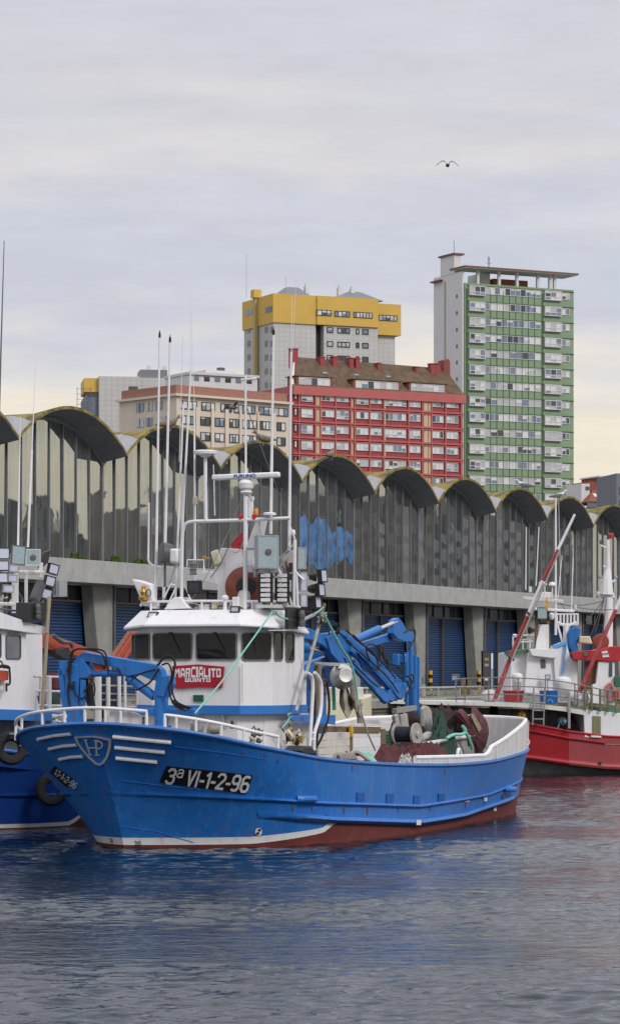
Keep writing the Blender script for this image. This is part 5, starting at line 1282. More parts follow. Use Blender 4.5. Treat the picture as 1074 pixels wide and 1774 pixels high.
# whip aerials  (bottom, top, radius bottom, radius top)
WH_ = [((270,1040),(277,582),.042,.026,True),((284,1043),(295,590),.045,.028,True),((304,1040),(318,700),.036,.026,False),((312,990),(331,640),.040,.024,False),((332,640),(331,515),.012,.006,False),
       ((338,980),(337,700),.034,.022,False),((337,700),(333,545),.008,.005,False),((311,800),(317,580),.012,.006,False),((469,925),(474,577),.047,.030,True),((501,955),(504.5,610),.044,.030,False),((504.5,610),(506,513),.009,.006,False),
       ((257.5,965),(258.5,871),.028,.022,False),((372.5,893),(370,805),.02,.012,False),((505,640),(513,484),.007,.005,False),((338,1015),(338.5,870),.022,.03,False)]
for (a, b, r0, r1, capd) in WH_:
    x = 4.9; mb = MB(); mb.tube([rp_(*a,x), rp_(*b,x)], r0, 8, r1)
    o = mb.build('whip_aerial', white, boat)
    if capd: mb = MB(); mb.lathe(rp_(b[0],b[1]+3,x), (0,0,1), [(0,r1*1.25),(0.10,r1*1.2),(0.16,0.012),(0.2,0.008)], 8); mb.build('aerial_cap', black, o)
mb = MB(); mb.tube(smoothpath([rp_(257.5,962,4.9), rp_(258,972,4.9), rp_(264,979,4.9), rp_(282,985,4.9)],4), 0.03, 6); mb.build('aerial_bracket', white, boat)
mb = MB(); c = rp_(338.5,866,4.9); mb.lathe(c-V(0,0,0.12), (0,0,1), [(0,0.03),(0.01,0.06),(0.2,0.06),(0.21,0.03)], 10); mb.build('aerial_coil', cream, boat)
# shelf rails, lantern, searchlight, fin with golden figure
mb = MB(); mb.tube([rp_(324,992), rp_(325,970), rp_(353,970), rp_(354,992)], 0.02, 6); mb.build('shelf_rail', white, mh)
mb = MB(); mb.lathe(rp_(335,996), (0,0,1), [(0,0.09),(0.03,0.11),(0.06,0.085),(0.13,0.085),(0.15,0.11),(0.18,0.085),(0.26,0.085),(0.28,0.11),(0.30,0.08),(0.38,0.06)], 14); mb.build('lantern', mat('lantern_glass',(0.12,0.13,0.14),0.15), mh)
mb = MB(); c = rp_(286,958,4.7); mb.lathe(c, (-0.6,0.6,0.1), [(0,0.05),(-0.28,0.10),(-0.26,0.22),(-0.05,0.27),(0.10,0.28),(0.11,0.24)], 18); mb.tube([c-V(0,0,.25), c-V(0,0,.9)], .035, 6); mb.build('searchlight', dgrey, roof)
mb = MB(); c = rp_(305,963,4.7); mb.box(c,(0.3,0.26,0.38)); mb.build('speaker_box', white, roof, bevel=0.06)
mb = MB(); mb.prism([rp_(x,y,4.65) for x,y in ((228,1003),(244,1006),(262,1012),(266,1050),(246,1050),(243,1038))], (0.25,0,0)); mb.build('bow_fin', white, roof, bevel=0.04)
mb = MB(); c = rp_(249,1040,4.55); mb.lathe(c, (0,0,1), [(0,0.12),(0.08,0.14),(0.14,0.06),(0.22,0.09),(0.30,0.05),(0.36,0.06),(0.42,0.02)], 12); mb.build('brass_figure', mat('old_gold',(0.50,0.27,0.05),0.35,metal=0.7,var=0.3), roof)
mb = MB(); c = rp_(258,1027,4.55); mb.tube([c+V(0,0.07*math.cos(R(a)),0.09*math.sin(R(a))) for a in range(0,360,30)], 0.014, 6, closed=True); mb.build('ring', dgrey, roof)
flood(roof, rp_(338,1017,4.6), 0.40, 0.34, (-1,0.1,-0.12), blackmetal, 0.10, glass=pane_dark)
mb = MB(); mb.lathe(rp_(390,1058,4.4), (0,0,1), [(0,0.05),(0.28,0.045),(0.30,0.09),(0.36,0.10),(0.40,0.06),(0.41,0.02)], 12); mb.build('gps_dome', white, roof)
mb = MB(); mb.prism([rp_(x,y,4.5) for x,y in ((284,1056),(300,1035),(312,1034),(328,1054))], (0.5,0,0)); mb.build('roof_hatch', white, roof, bevel=0.02)
for (a, b) in (((285,1035),(296,1012)),((296,1012),(304,1014)),((331,1040),(320,1012)),((290,1050),(305,1018))): mb = MB(); mb.tube([rp_(*a), rp_(*b)], 0.022, 6); mb.build('aerial_stay', white, roof)
# faded orange drum on the roof behind the mast
mb = MB(); c = rp_(427,1017,5.15); mb.lathe(c, (-1,-0.45,0), [(-0.35,0.44),(-0.30,0.54),(0.02,0.56),(0.14,0.53),(0.24,0.44),(0.30,0.30),(0.31,0.20),(0.24,0.19)], 28); dr = mb.build('hose_reel', drum_red, roof)
mb = MB(); mb.lathe(c, (-1,-0.45,0), [(0.30,0.27),(0.325,0.25),(0.328,0.02)], 20); mb.build('reel_opening', blackmetal, dr)
mb = MB(); mb.lathe(rp_(423,1052,4.7), (0,0,1), [(0,0.16),(0.32,0.17),(0.42,0.13),(0.45,0.05)], 14); mb.build('gas_bottle', mat('bottle_grey',(0.5,0.5,0.46),0.5), roof)
mb = MB(); mb.bx(4.5,4.8,rp_(408,1050,4.5).y-0.1,rp_(408,1050,4.5).y+0.1,5.98,6.32); mb.build('vent_post', white, roof, bevel=0.02)
mb = MB(); mb.beam(rp_(404,948,5.2), rp_(425,925,5.2), 0.12, 0.16); mb.beam(rp_(404,950,5.2), rp_(428,945,5.2), 0.14, 0.10); mb.build('red_clamp', red, mh, smooth=False)
# big grey floodlight on its post
mb = MB(); mb.tube([rp_(443,1000,4.5), rp_(446,955,4.5)], 0.06, 7); mb.beam(rp_(428,951,4.5), rp_(448,951,4.5), 0.05, 0.05); mb.beam(rp_(440,992,4.5), rp_(482,1000,4.5), 0.08, 0.06); mb.build('lamp_bracket', grey, boat)
flood(boat, rp_(462,957,4.45), 0.56, 0.86, (-0.78,-0.62,0.03), grey, 0.40, glass=lamp_glass, lamp=True)
# black light ladders
for (cx_, k0) in ((459,0.0),(488,0.25)):
    mb = MB(); w = 0.34
    a = rp_(cx_-8,993,4.4+k0); b = rp_(cx_-8,1044,4.4+k0)
    mb.beam(a, b, 0.10, 0.06); mb.beam(a+V(0.0,-0.32,0), b+V(0.0,-0.32,0), 0.07, 0.05)
    for q in range(6): mb.beam(a.lerp(b, (q+0.95)/6.05)+V(-0.03,0.04,0), a.lerp(b,(q+0.95)/6.05)+V(-0.03,-0.38,0), 0.03, 0.02)
    ld = mb.build('light_ladder', blackmetal, boat, smooth=False)
    for q in range(6):
        c = a.lerp(b, (q+0.5)/6.05); mb = MB(); mb.box(c+V(-0.04,-0.17,0), (0.05,0.26,0.085)); mb.build('light_bar', white, ld, smooth=False)
mb = MB(); mb.bx(4.2,4.9,rp_(445,1050,4.2).y,rp_(497,1050,4.9).y,6.02,6.10); mb.build('side_platform', white_rust, roof, smooth=False)
mb = MB()
for (a, b) in (((479,976),(506,1048)),((479,976),(474,978)),((487,1030),(497,1048)),((498,1050),(499,1000)),((486,1024),(500,1025)),((510,1050),(511,935)),((516,1050),(514,990)),((514,993),(527,1005)),((470,1047),(520,1052)),((498,1030),(498,1050))): mb.tube([rp_(*a,4.75), rp_(*b,4.75)], 0.032 if a[0] != 510 else 0.045, 6)
mb.build('starboard_ladder_frame' if False else 'side_ladder_frame', white, roof)
mb = MB(); mb.lathe(rp_(508,927,4.75), (0,0,1), [(0,0.05),(0.02,0.06),(0.10,0.055),(0.14,0.03)], 10); mb.build('white_light', white, roof)
mb = MB(); mb.tube([rp_(503,1048,5.2), rp_(504,975,5.2)], 0.055, 6); mb.tube([rp_(508,1048,5.3), rp_(496,972,5.3)], 0.03, 6); mb.build('rusty_pole', mat('rusty_steel',(0.13,0.085,0.06),0.8,var=0.4), roof)
mb = MB(); mb.prism([rp_(x,y,5.3) for x,y in ((487,965),(508,952),(510,962),(506,990),(490,985))], (0.3,0,0)); mb.build('pink_canvas', mat('pale_canvas',(0.52,0.47,0.47),0.85,var=0.15), roof, bevel=0.03)
flood(roof, rp_(521.5,967,4.9), 0.24, 0.56, (-0.6,-0.8,0), grey, 0.10, glass=lamp_glass)
flood(roof, rp_(524,1008,4.9), 0.22, 0.50, (-0.45,-0.9,0), grey, 0.10); flood(roof, rp_(524,1040,4.9), 0.22, 0.34, (-0.45,-0.9,0), grey, 0.10)
mb = MB(); mb.tube([rp_(545,1050,6.4), rp_(556,1002,6.4)], 0.07, 6); mb.build('lamp_arm', mat('rusty_dark',(0.06,0.045,0.04),0.8), roof)
for (px, py) in ((558,998),(554,1022),(548,1043)): flood(roof, rp_(px,py,6.35), 0.26, 0.34, (-0.25,-1,0.1), blackmetal, 0.12)
for (px, py) in ((543,999),(540,1020)): mb = MB(); mb.lathe(rp_(px,py,6.4), (0.5,-1,0), [(-0.12,0.07),(0,0.12),(0.08,0.13),(0.09,0.08)], 10); mb.build('spotlight', blackmetal, roof)
# black lamp box under the port eave
c = B.y(505, 1071, -2.42); mb = MB(); mb.box(c, (0.62,0.10,0.56)); lb = mb.build('lamp_box', blackmetal, roof, bevel=0.015)
mb = MB(); mb.lathe(c+V(-0.32,-0.02,-0.22), (0,0,1), [(0,0.07),(0.02,0.10),(0.12,0.10),(0.14,0.085),(0.22,0.085),(0.24,0.10),(0.34,0.10),(0.36,0.085),(0.44,0.08)], 14)
mb.v = [tuple(Vector(p)+V(0.62,-0.12,0)) for p in mb.v]; mb.build('navigation_light', dgrey, lb)
mb = MB(); mb.bx(c.x-0.5,c.x+0.5,-2.40,-2.0,c.z-0.33,c.z-0.30); mb.build('lamp_bracket', white, lb, smooth=False)
mb = MB(); c2 = B.y(530,1072,-2.5); mb.beam(c2+V(-0.3,0,-0.06), c2+V(0.5,0,0.12), 0.12, 0.06); mb.build('side_lamp', steel, roof, bevel=0.01)
# blue side deck edge and port ladder rails
q0, q1 = B.y(500,1246,-2.0), B.y(581,1247,-2.0); mb = MB(); mb.prism([q0+V(0,0,0.05), q0+V(0.4,0,-0.06), V(q1.x,-2.0,q1.z-0.13), V(q1.x,-2.0,q1.z+0.13), q0+V(0.4,0,0.10)], (0,0.08,0)); mb.build('side_deck_edge', band_blue, boat, smooth=False)
for pts in ([(530,1165),(540,1172),(542,1190),(541,1215),(536,1300)],[(545,1165),(555,1180),(557,1200),(555,1235),(545,1270),(544,1300)]):
    mb = MB(); mb.tube(smoothpath([B.y(*q,-2.35) for q in pts],5), 0.05, 8); mb.build('ladder_rail', white, boat)
mb = MB()
for py in (1281, 1270): mb.tube([B.y(538,py,-2.35), B.y(546,py,-2.35)], 0.03, 6)
mb.build('ladder_rung', white, boat)
mb = MB(); mb.tube([B.y(552,1086,-2.2), B.y(513,1232,-2.2)], 0.045, 8); mb.build('leaning_spar', steel, boat)
mb = MB(); mb.tube([B.y(562,1046,-2.2), B.y(551,1090,-2.2)], 0.05, 6); mb.build('spar_tip', wood, boat)
mb = MB(); c = B.y(557,1070,-2.25)
rgx = random.Random(5)
for q in range(14): mb.tube([c+V(rgx.uniform(-.16,.16),rgx.uniform(-.1,.05),rgx.uniform(-.14,.14)) for _ in range(4)], 0.025, 5)
mb.build('rope_lashing', rope_grey, boat)
# ------------------------------------------------ hydraulic crane on the foredeck
FC = lambda px, py, x=0.9: B.x(px, py, x)
def crane(par): pass
mb = MB(); mb.cyl(FC(280,1300), FC(280,1206), 0.17, n=16); mb.cyl(FC(280,1262), FC(280,1256), 0.25, n=16); mb.beam(FC(226,1233), FC(342,1234), 0.22, 0.17); mb.build('crane_column', crane_blue, boat, bevel=0.02)
mb = MB(); mb.beam(FC(279,1212), FC(285,1170), 0.30, 0.30, 0.26, 0.34); mb.prism([FC(x,y,0.70) for x,y in ((270,1205),(276,1190),(284,1172),(291,1170),(293,1185),(284,1208))], (0.4,0,0)); mb.build('crane_head', crane_blue, boat, smooth=False, bevel=0.02)
mb = MB(); mb.prism([FC(x,y,0.75) for x,y in ((133,1138),(145,1129),(165,1133),(268,1151),(278,1160),(282,1172),(278,1181),(262,1178),(240,1168),(226,1171),(214,1171),(206,1158),(150,1146),(140,1150),(131,1145))], (0.30,0,0)); mb.build('crane_boom', crane_blue, boat, smooth=False, bevel=0.015)
mb = MB(); mb.prism([FC(x,y,0.72) for x,y in ((128,1146),(141,1140),(150,1152),(157,1168),(152,1174),(132,1176))], (0.36,0,0)); mb.build('crane_knuckle', crane_blue, boat, smooth=False, bevel=0.015)
mb = MB(); mb.cyl(FC(222,1173), FC(268,1207), 0.115, n=14); mb.cyl(FC(268,1207), FC(275,1210), 0.06, n=10); mb.build('lift_cylinder', crane_blue, boat)
mb = MB(); mb.cyl(FC(155,1168), FC(183,1167), 0.075, n=12); mb.cyl(FC(188,1166), FC(208,1166), 0.075, n=12); mb.cyl(FC(180,1167), FC(190,1166.5), 0.10, n=12); mb.build('fold_cylinder', crane_blue, boat)
mb = MB(); mb.beam(FC(131,1150,0.85), FC(128,1258,0.85), 0.34, 0.30, 0.40, 0.30); mb.build('outer_arm', crane_blue, boat, smooth=False, bevel=0.02)
for (a, b, w) in (((107,1160),(118,1256),0.14),((118,1170),(123,1256),0.12),((112,1145),(112,1170),0.24),((145,1178),(143,1222),0.10)): mb = MB(); mb.beam(FC(*a,0.78), FC(*b,0.78), w, 0.14); mb.build('arm_section', crane_blue, boat, smooth=False, bevel=0.012)
for pts in ([(128,1140),(124,1150),(121,1180),(125,1195)],[(122,1150),(126,1128),(150,1124),(180,1128),(186,1150),(188,1168)],[(124,1150),(130,1126),(158,1126),(178,1134),(184,1155)],[(128,1180),(130,1200),(140,1210),(150,1206)],
            [(275,1152),(285,1140),(298,1140),(304,1152),(297,1175),(294,1195),(300,1215),(328,1229)],[(272,1154),(288,1136),(302,1142),(302,1165),(298,1190),(306,1215),(332,1227)],[(270,1160),(250,1165),(235,1172),(228,1180)],
            [(276,1158),(262,1180),(248,1190),(236,1196)],[(281,1152),(292,1150),(298,1168),(293,1196),(303,1222),(322,1231)],[(146,1198),(152,1192),(160,1180),(165,1196),(156,1222)],[(120,1145),(119,1170),(124,1190)],[(116,1160),(121,1175),(118,1200),(123,1230)]):
    hose(boat, [FC(*q,0.66) for q in pts], 0.024)
for pts in ([(149,1190),(153,1210),(160,1228)],[(156,1186),(158,1208),(163,1230)]): hose(boat, [FC(*q,1.0) for q in pts], 0.075)
hose(boat, [FC(300,1215,1.1), FC(312,1224,1.1), FC(330,1230,1.1)], 0.06)
# ------------------------------------------------ big folded crane amidships
MC = lambda px, py, y=-0.9: B.y(px, py, y)
def cpart(nm, pts, y, th, m=crane_blue): mb = MB(); mb.prism([MC(px,py,y) for px,py in pts], (0,th,0)); return mb.build(nm, m, boat, smooth=False, bevel=0.02)
mb = MB(); c = MC(540,1235,0.2); mb.cyl(V(c.x,c.y,1.1), V(c.x,c.y,4.9), 0.42, n=18); mb.build('crane_column', crane_blue, boat)
cpart('crane_boom', ((520,1096),(535,1088),(560,1098),(588,1094),(606,1112),(612,1130),(608,1142),(594,1140),(578,1134),(560,1118),(540,1108),(519,1106)), -1.0, 0.2)
cpart('crane_knuckle', ((566,1105),(590,1092),(608,1118),(612,1134),(604,1150),(590,1150),(574,1132)), -1.06, 0.30)
mb = MB(); mb.beam(MC(514,1164,-0.6), MC(578,1140,-0.6), 0.2, 0.30); mb.beam(MC(514,1153,-0.45), MC(580,1137,-0.45), 0.20, 0.10); mb.build('inner_boom', crane_blue, boat, smooth=False, bevel=0.02)
mb = MB(); mb.cyl(MC(515,1118,-0.8), MC(528,1121,-0.8), 0.17, n=14); mb.build('lift_cylinder', crane_blue, boat)
mb = MB(); mb.cyl(MC(526,1121,-0.8), MC(572,1132,-0.8), 0.075, n=12); mb.build('lift_rod', chrome, boat)
# telescopic bundle
for k, (a, b, w) in enumerate((((591,1096),(700,1190),0.16),((599,1104),(697,1196),0.24),((606,1122),(690,1205),0.30),((612,1150),(668,1212),0.34),((618,1128),(690,1208),0.14))):
    mb = MB(); mb.beam(MC(*a,-1.0-0.04*k), MC(*b,-1.0-0.04*k), 0.15-0.01*k, w*0.85); mb.build('telescopic_section', crane_blue, boat, smooth=False, bevel=0.018)
for k in range(4): x = 676+8*k; y = 1199-1.2*k; cpart('section_collar', ((x+3,y-14),(x+9,y-11),(x-3,y+20-1*k),(x-9,y+16-1*k)), -1.20+0.02*k, 0.2)
# second boom with chromed cylinder and hanging arm
mb = MB(); mb.beam(MC(618,1122,-0.3), MC(696,1096,-0.3), 0.16, 0.22); mb.build('second_boom', crane_blue, boat, smooth=False, bevel=0.02)
mb = MB(); mb.beam(MC(580,1138,-0.3), MC(622,1120,-0.3), 0.18, 0.28); mb.build('second_boom_root', crane_blue, boat, smooth=False, bevel=0.02)
mb = MB(); mb.cyl(MC(612,1110,-0.55), MC(656,1090,-0.55), 0.115, n=14); mb.build('fold_cylinder', crane_blue, boat)
mb = MB(); mb.cyl(MC(654,1091,-0.55), MC(686,1077,-0.55), 0.06, n=12); mb.build('fold_rod', chrome, boat)
cpart('boom_head', ((683,1075),(691,1070),(699,1080),(704,1092),(716,1096),(719,1104),(713,1112),(700,1112),(688,1106),(681,1097)), -0.6, 0.2)
mb = MB(); mb.beam(MC(711,1104,-0.35), MC(713,1235,-0.35), 0.16, 0.16); mb.build('hanging_arm', crane_blue, boat, smooth=False, bevel=0.02)
for (a, b, w) in (((704,1130),(704,1180),0.12),((719,1135),(719,1232),0.14),((711,1108),(712,1190),0.16),((724,1138),(723,1240),0.10),((703,1196),(705,1238),0.10),((716,1195),(717,1243),0.12)): mb = MB(); mb.beam(MC(*a,-0.55), MC(*b,-0.55), 0.09, w*0.8); mb.build('arm_section', crane_blue, boat, smooth=False, bevel=0.012)
mb = MB(); mb.box(MC(695,1141,-0.6), (0.22,0.3,0.26)); mb.box(MC(686,1143,-0.6), (0.16,0.2,0.36)); mb.build('slew_motor', crane_blue, boat, bevel=0.03)
for pts in ([(600,1092),(622,1112),(645,1130),(655,1150),(648,1162),(630,1160),(620,1140)],[(588,1096),(612,1120),(640,1145),(668,1170),(690,1200)],[(645,1150),(637,1136),(634,1122),(640,1116),(652,1120),(662,1135),(670,1150)],[(662,1120),(664,1135),(672,1148),(684,1152),(696,1158),(700,1140),(694,1128)],
            [(700,1096),(716,1090),(718,1105),(708,1125)],[(606,1142),(622,1160),(640,1178),(655,1190)],[(690,1172),(700,1170),(712,1178),(708,1195),(700,1215)],[(706,1172),(712,1168),(716,1176),(710,1190),(704,1180)],[(573,1150),(590,1158),(600,1152),(596,1140)],
            [(581,1096),(588,1086),(582,1080),(572,1088),(570,1100)],[(655,1160),(662,1148),(670,1142),(672,1156)],[(612,1100),(640,1128),(665,1152),(685,1175)]):
    hose(boat, [MC(*q,-1.28) for q in pts], 0.022)
hose(boat, [MC(574,1078,-1.1), MC(583,1088,-1.1), MC(585,1098,-1.1)], 0.07)
# hauling pulley on its gallows
mb = MB(); mb.beam(MC(548,1150,-1.9), MC(605,1152,-1.9), 0.10, 0.09); mb.build('gallows_beam', inox, boat, smooth=False, bevel=0.01)
mb = MB(); mb.beam(MC(551,1150,-1.95), MC(548,1240,-1.95), 0.16, 0.16); mb.build('gallows_post', mat('weathered_post',(0.20,0.17,0.12),0.8,var=0.3), boat, smooth=False, bevel=0.015)
c = MC(594,1172,-2.05); mb = MB(); mb.lathe(c, (-0.75,-0.62,0.1), [(-0.12,0.10),(-0.11,0.34),(-0.07,0.35),(0.0,0.25),(0.10,0.22),(0.28,0.20),(0.30,0.18),(0.29,0.05)], 26); mb.build('hauling_drum', inox, boat)
for pts in ([(548,1153),(543,1175),(545,1200),(545,1250),(548,1290)],[(566,1180),(570,1215),(568,1245),(556,1280),(546,1297)],[(553,1240),(550,1262),(548,1290)]): hose(boat, [MC(*q,-2.0) for q in pts], 0.035)
# machinery clutter by the house and winches
def clutter(nms, x0, x1, y0, y1, ylev, cols_, n, seed):
    rg = random.Random(seed)
    for m in cols_:
        for _ in range(n):
            mb = MB(); p = MC(rg.uniform(x0,x1), rg.uniform(y0,y1), ylev+rg.uniform(-.2,.2)); k = rg.random()
            if k < 0.4: mb.tube([p, p+V(rg.uniform(-.3,.3),0,rg.uniform(-.1,.25))], rg.uniform(.015,.035), 6); nm = nms[0]
            elif k < 0.7: mb.cyl(p, p+V(0,-0.1,rg.uniform(-.1,.1)), rg.uniform(.04,.09), n=10); nm = nms[1]
            else: mb.tube(smoothpath([p, p+V(rg.uniform(-.2,.2),-.05,.12), p+V(rg.uniform(-.3,.3),0,-.05)],4), .018, 5); nm = nms[2]
            mb.build(nm, m, boat)
brass2 = mat('dull_brass', (0.34,0.25,0.09), 0.5, metal=0.4, var=0.3)
clutter(('pipe','valve','bent_pipe'), 492, 524, 1262, 1288, -2.1, (brass2, blackmetal, cream), 9, 2)
clutter(('pipe','valve','bent_pipe'), 432, 456, 1262, 1285, -2.0, (cream, dgrey), 6, 4)
clutter(('gear_bar','gear_wheel','gear_cable'), 532, 560, 1170, 1240, -0.6, (wood, dgrey, mat('faded_maroon',(0.2,0.05,0.06),0.8)), 12, 8)
mb = MB(); c = MC(400,1259,-1.72); mb.lathe(c, (0,-1,0), [(0,0.05),(0.08,0.05),(0.09,0.02)], 10); mb.box(c+V(0,-0.04,0.1),(0.06,0.06,0.1)); mb.build('bell', mat('maroon_enamel',(0.15,0.02,0.03),0.4), wh_)
# fish pens: board walls
pen = mat('pen_boards', (0.60,0.57,0.52), 0.65, var=0.1, streak=(0.35,0.28,0.2), streak_amt=0.6)
def boards(x0, x1, y0, y1, yl, n, m, nm='pen_wall'):
    a, b = MC(x0, y1, yl), MC(x1, y0, yl); h = (b.z-a.z)/n; mb = MB()
    for k in range(n): mb.bx(a.x, b.x, yl, yl+0.06+0.003*k, a.z+k*h, a.z+(k+1)*h-0.012)
    return mb.build(nm, m, boat, smooth=False, bevel=0.006)
boards(552, 606, 1268, 1320, -1.7, 4, pen); boards(612, 659, 1257, 1315, -1.5, 3, white); boards(659, 668, 1262, 1312, -1.4, 1, wood)
mb = MB(); mb.beam(MC(606,1320,-1.62), MC(606,1260,-1.62), 0.10, 0.12); mb.build('pen_post', wood, boat, smooth=False)
mb = MB(); mb.box(MC(608,1267,-1.68), (0.13,0.10,0.32)); mb.build('yellow_bracket', yellow, boat, bevel=0.02)
mb = MB(); mb.beam(MC(548,1263,-1.2), MC(640,1264,-1.2), 0.7, 0.16); mb.build('pen_beam', wood, boat, smooth=False)
mb = MB(); rr_ = [MC(628,1250,1.2), MC(678,1252,1.2)]; mb.beam(*rr_, 0.14, 0.10); mb.build('far_rail', white, boat, smooth=False)
# net drum
c = MC(703,1272,-1.6); ax = V(-0.08,-1.0,0.0).normalized(); mb = MB(); mb.lathe(c, ax, [(-0.32,0.22),(-0.3,0.225),(0.28,0.225),(0.3,0.22)], 24); nd_ = mb.build('net_drum', mat('dark_rope_wound',(0.018,0.02,0.035),0.8,var=0.3,bump=0.5,bscale=30), boat)
for k, r_ in ((-0.34,0.32),(0.29,0.33)):
    mb = MB(); mb.lathe(c, ax, [(k,r_*0.95),(k+0.01,r_),(k+0.07,r_),(k+0.08,r_*0.95),(k+0.06,0.24),(k+0.062,0.10),(k+0.12,0.09),(k+0.13,0.03)], 28); mb.build('drum_flange', mat('flange_grey',(0.36,0.35,0.33),0.6,var=0.25,scale=6,rust=0.5), nd_)
c = MC(735,1262,-1.2)
for (pts, nm) in ((((733,1228),(737,1222),(743,1224),(748,1232),(750,1262),(747,1277),(740,1275),(734,1258)),'winch_cheek'),(((694,1238),(706,1236),(709,1262),(697,1268)),'winch_cheek'),(((684,1240),(690,1236),(696,1272),(690,1275)),'winch_cheek')):
    mb = MB(); mb.prism([MC(*q,-1.3) for q in pts], (0,0.12,0)); mb.build(nm, MATS['flange_grey'], boat, smooth=False, bevel=0.03)
mb = MB(); mb.lathe(MC(738,1281,-1.5), (-0.6,-0.75,0), [(-0.2,0.10),(0,0.12),(0.1,0.24),(0.14,0.24),(0.16,0.05)], 18); mb.build('winch_head', steel, boat)
mb = MB(); mb.beam(MC(683,1232,-1.2), MC(718,1226,-1.2), 0.16, 0.14); mb.beam(MC(690,1226,-1.2), MC(700,1238,-1.2), 0.1, 0.1); mb.build('winch_bridge', steel, boat, smooth=False)
# grey net bin wall, posts
bin_ = mat('bin_grey', (0.27,0.27,0.25), 0.75, var=0.25, streak=(0.14,0.11,0.08), streak_amt=0.6)
mb = MB(); mb.prism([MC(*q,-1.9) for q in ((722,1292),(820,1276),(822,1312),(722,1330))], (0,0.08,0)); mb.build('bin_wall', bin_, boat, smooth=False)
mb = MB(); mb.tube([MC(722,1291,-1.95), MC(821,1274,-1.95)], 0.06, 8); mb.tube([MC(744,1320,-2.0), MC(744,1290,-2.0)], 0.04, 6); mb.build('bin_rail', white_rust, boat)
mb = MB(); mb.tube(smoothpath([MC(791,1316,-3.2), MC(793,1300,-3.2), MC(796,1300,-3.2), MC(799,1316,-3.2)],4), 0.05, 7); mb.build('mooring_eye', white, boat)
mb = MB(); mb.tube([MC(847,1245,-0.4), MC(848,1310,-0.4)], 0.10, 8); mb.build('stern_post', white_rust, boat)

for (a, b, x, d) in (((426,845),(330,1042),4.8,.25),((503,900),(426,860),4.9,.1),((432,905),(402,955),4.8,.3),((322,905),(285,1040),4.9,.12),((448,903),(470,985),4.7,.2),((426,700),(503,900),4.9,.1),((395,950),(365,1000),4.9,.08)):
    mb = MB(); mb.tube(sag(rp_(*a,x), rp_(*b,x), d, 10), 0.012, 5); mb.build('mast_cable', rope_grey if d > .1 else dgrey, boat)
# strands and float line over the nets are built with the nets; hull weld seams
for pts in (((300,1293),(380,1303),(470,1317)),((210,1352),(290,1362),(420,1375)),((210,1432),(270,1440),(345,1462))):
    P = []
    for (x0, y0), (x1, y1) in zip(pts, pts[1:]):
        P += [hull_at(x0+(x1-x0)*j/8, y0+(y1-y0)*j/8, 0.004) for j in range(8)]
    mb = MB(); mb.tube(P, 0.010, 5); mb.build('weld_seam', hull_blue, hull)

rq = random.Random(41)
for (px, py, w, h, m, nm) in ((268,1048,.22,.2,white,'junction_box'),(356,1052,.3,.16,white_rust,'junction_box'),(374,1047,.16,.24,cream,'small_box'),(447,1048,.2,.22,white,'junction_box'),(330,1050,.18,.12,dgrey,'small_box'),(468,1036,.16,.3,white_rust,'small_box'),(497,1015,.2,.3,white,'junction_box'),(432,985,.14,.2,white,'small_box')):
    mb = MB(); mb.box(rp_(px,py,4.75), (0.2,w,h)); mb.build(nm, m, roof, smooth=False, bevel=0.015)
for q in range(9):
    a_ = rp_(rq.uniform(262,500), 1052, 4.7); b_ = rp_(rq.uniform(262,500), 1054, 4.9); mb = MB(); mb.tube(smoothpath([a_, a_.lerp(b_,.3)+V(0,0,rq.uniform(.05,.25)), a_.lerp(b_,.7)+V(0,0,rq.uniform(-.02,.15)), b_],5), 0.014, 5); mb.build('roof_cable', rq.choice([dgrey, black, white_rust]), roof)
for (a_, b_) in (((484,968),(512,940)),((500,905),(511,935)),((470,1002),(508,992)),((478,990),(500,965)),((492,1048),(488,985))):
    mb = MB(); mb.tube([rp_(*a_,5.0), rp_(*b_,5.0)], 0.022, 6); mb.build('mast_brace', white_rust, roof)

rust_m = mat('rust_run', (0.115, 0.06, 0.03), 0.85, var=0.5, scale=12)
for (px, py, w, h) in ((507,1396,3.5,14),(541,1396,2.5,12),(596,1399,3,12),(636,1399,3.5,15),(689,1399,2,9),(744,1397,2.5,10),(420,1303,2,13),(481,1316,2.2,10),(565,1410,2.5,8),(806,1392,2.2,9),(838,1391,2,8),(458,1303,1.6,16),(610,1326,1.8,12),(770,1333,1.6,10)):
    L_, R_ = [], []
    for j in range(6):
        t = j/5; k = (1-t)**0.7; c_ = px+0.5*math.sin(j*1.7+px); L_.append(hull_at(c_-w/2*k-0.1, py+h*t, 0.008)); R_.append(hull_at(c_+w/2*k+0.1, py+h*t, 0.008))
    mb = MB(); mb.grid([L_, R_]); mb.build('rust_run', rust_m, hull, smooth=False, recalc=False)
# ================================================================== THE BOAT RAFTED BEHIND (left)
L = frame_px(-150, 79.5, 65)
lb = thing('fishing_boat', 'old blue fishing boat with white house and orange crane, rafted behind the blue bow', 'fishing boat', L)
HL = Hull([(0,0,-1.2,0,2.5),(.3,.5,-1.1,.5,2.48),(.7,1.1,-.9,1.1,2.44),(1.2,1.8,-.5,1.9,2.36),(1.9,2.4,.2,2.55,2.25),(2.7,2.8,1.2,3.0,2.12),(4,3.05,3,3.2,2.0),(7,3.2,6.5,3.3,1.9),(12,3.2,12,3.3,1.8),(17,3.0,17,3.2,1.8),(21,2.6,21,2.9,1.9),(23,1.5,23,1.7,2.0),(23.4,0,23.5,0,2.0)], 1.1)
mb = MB()
for sd_ in (-1, 1): hull_side_mesh(mb, HL, sd_, [(lambda x,d:-0.8,0,1),(lambda x,d:0.03+max(0,(x-2.9)*0.3) if x < 4 else .36,0,2),(lambda x,d:0.14+max(0,(x-2.9)*0.3) if x < 4 else .40,1,1),(lambda x,d:d,2,8)], nsub=6)
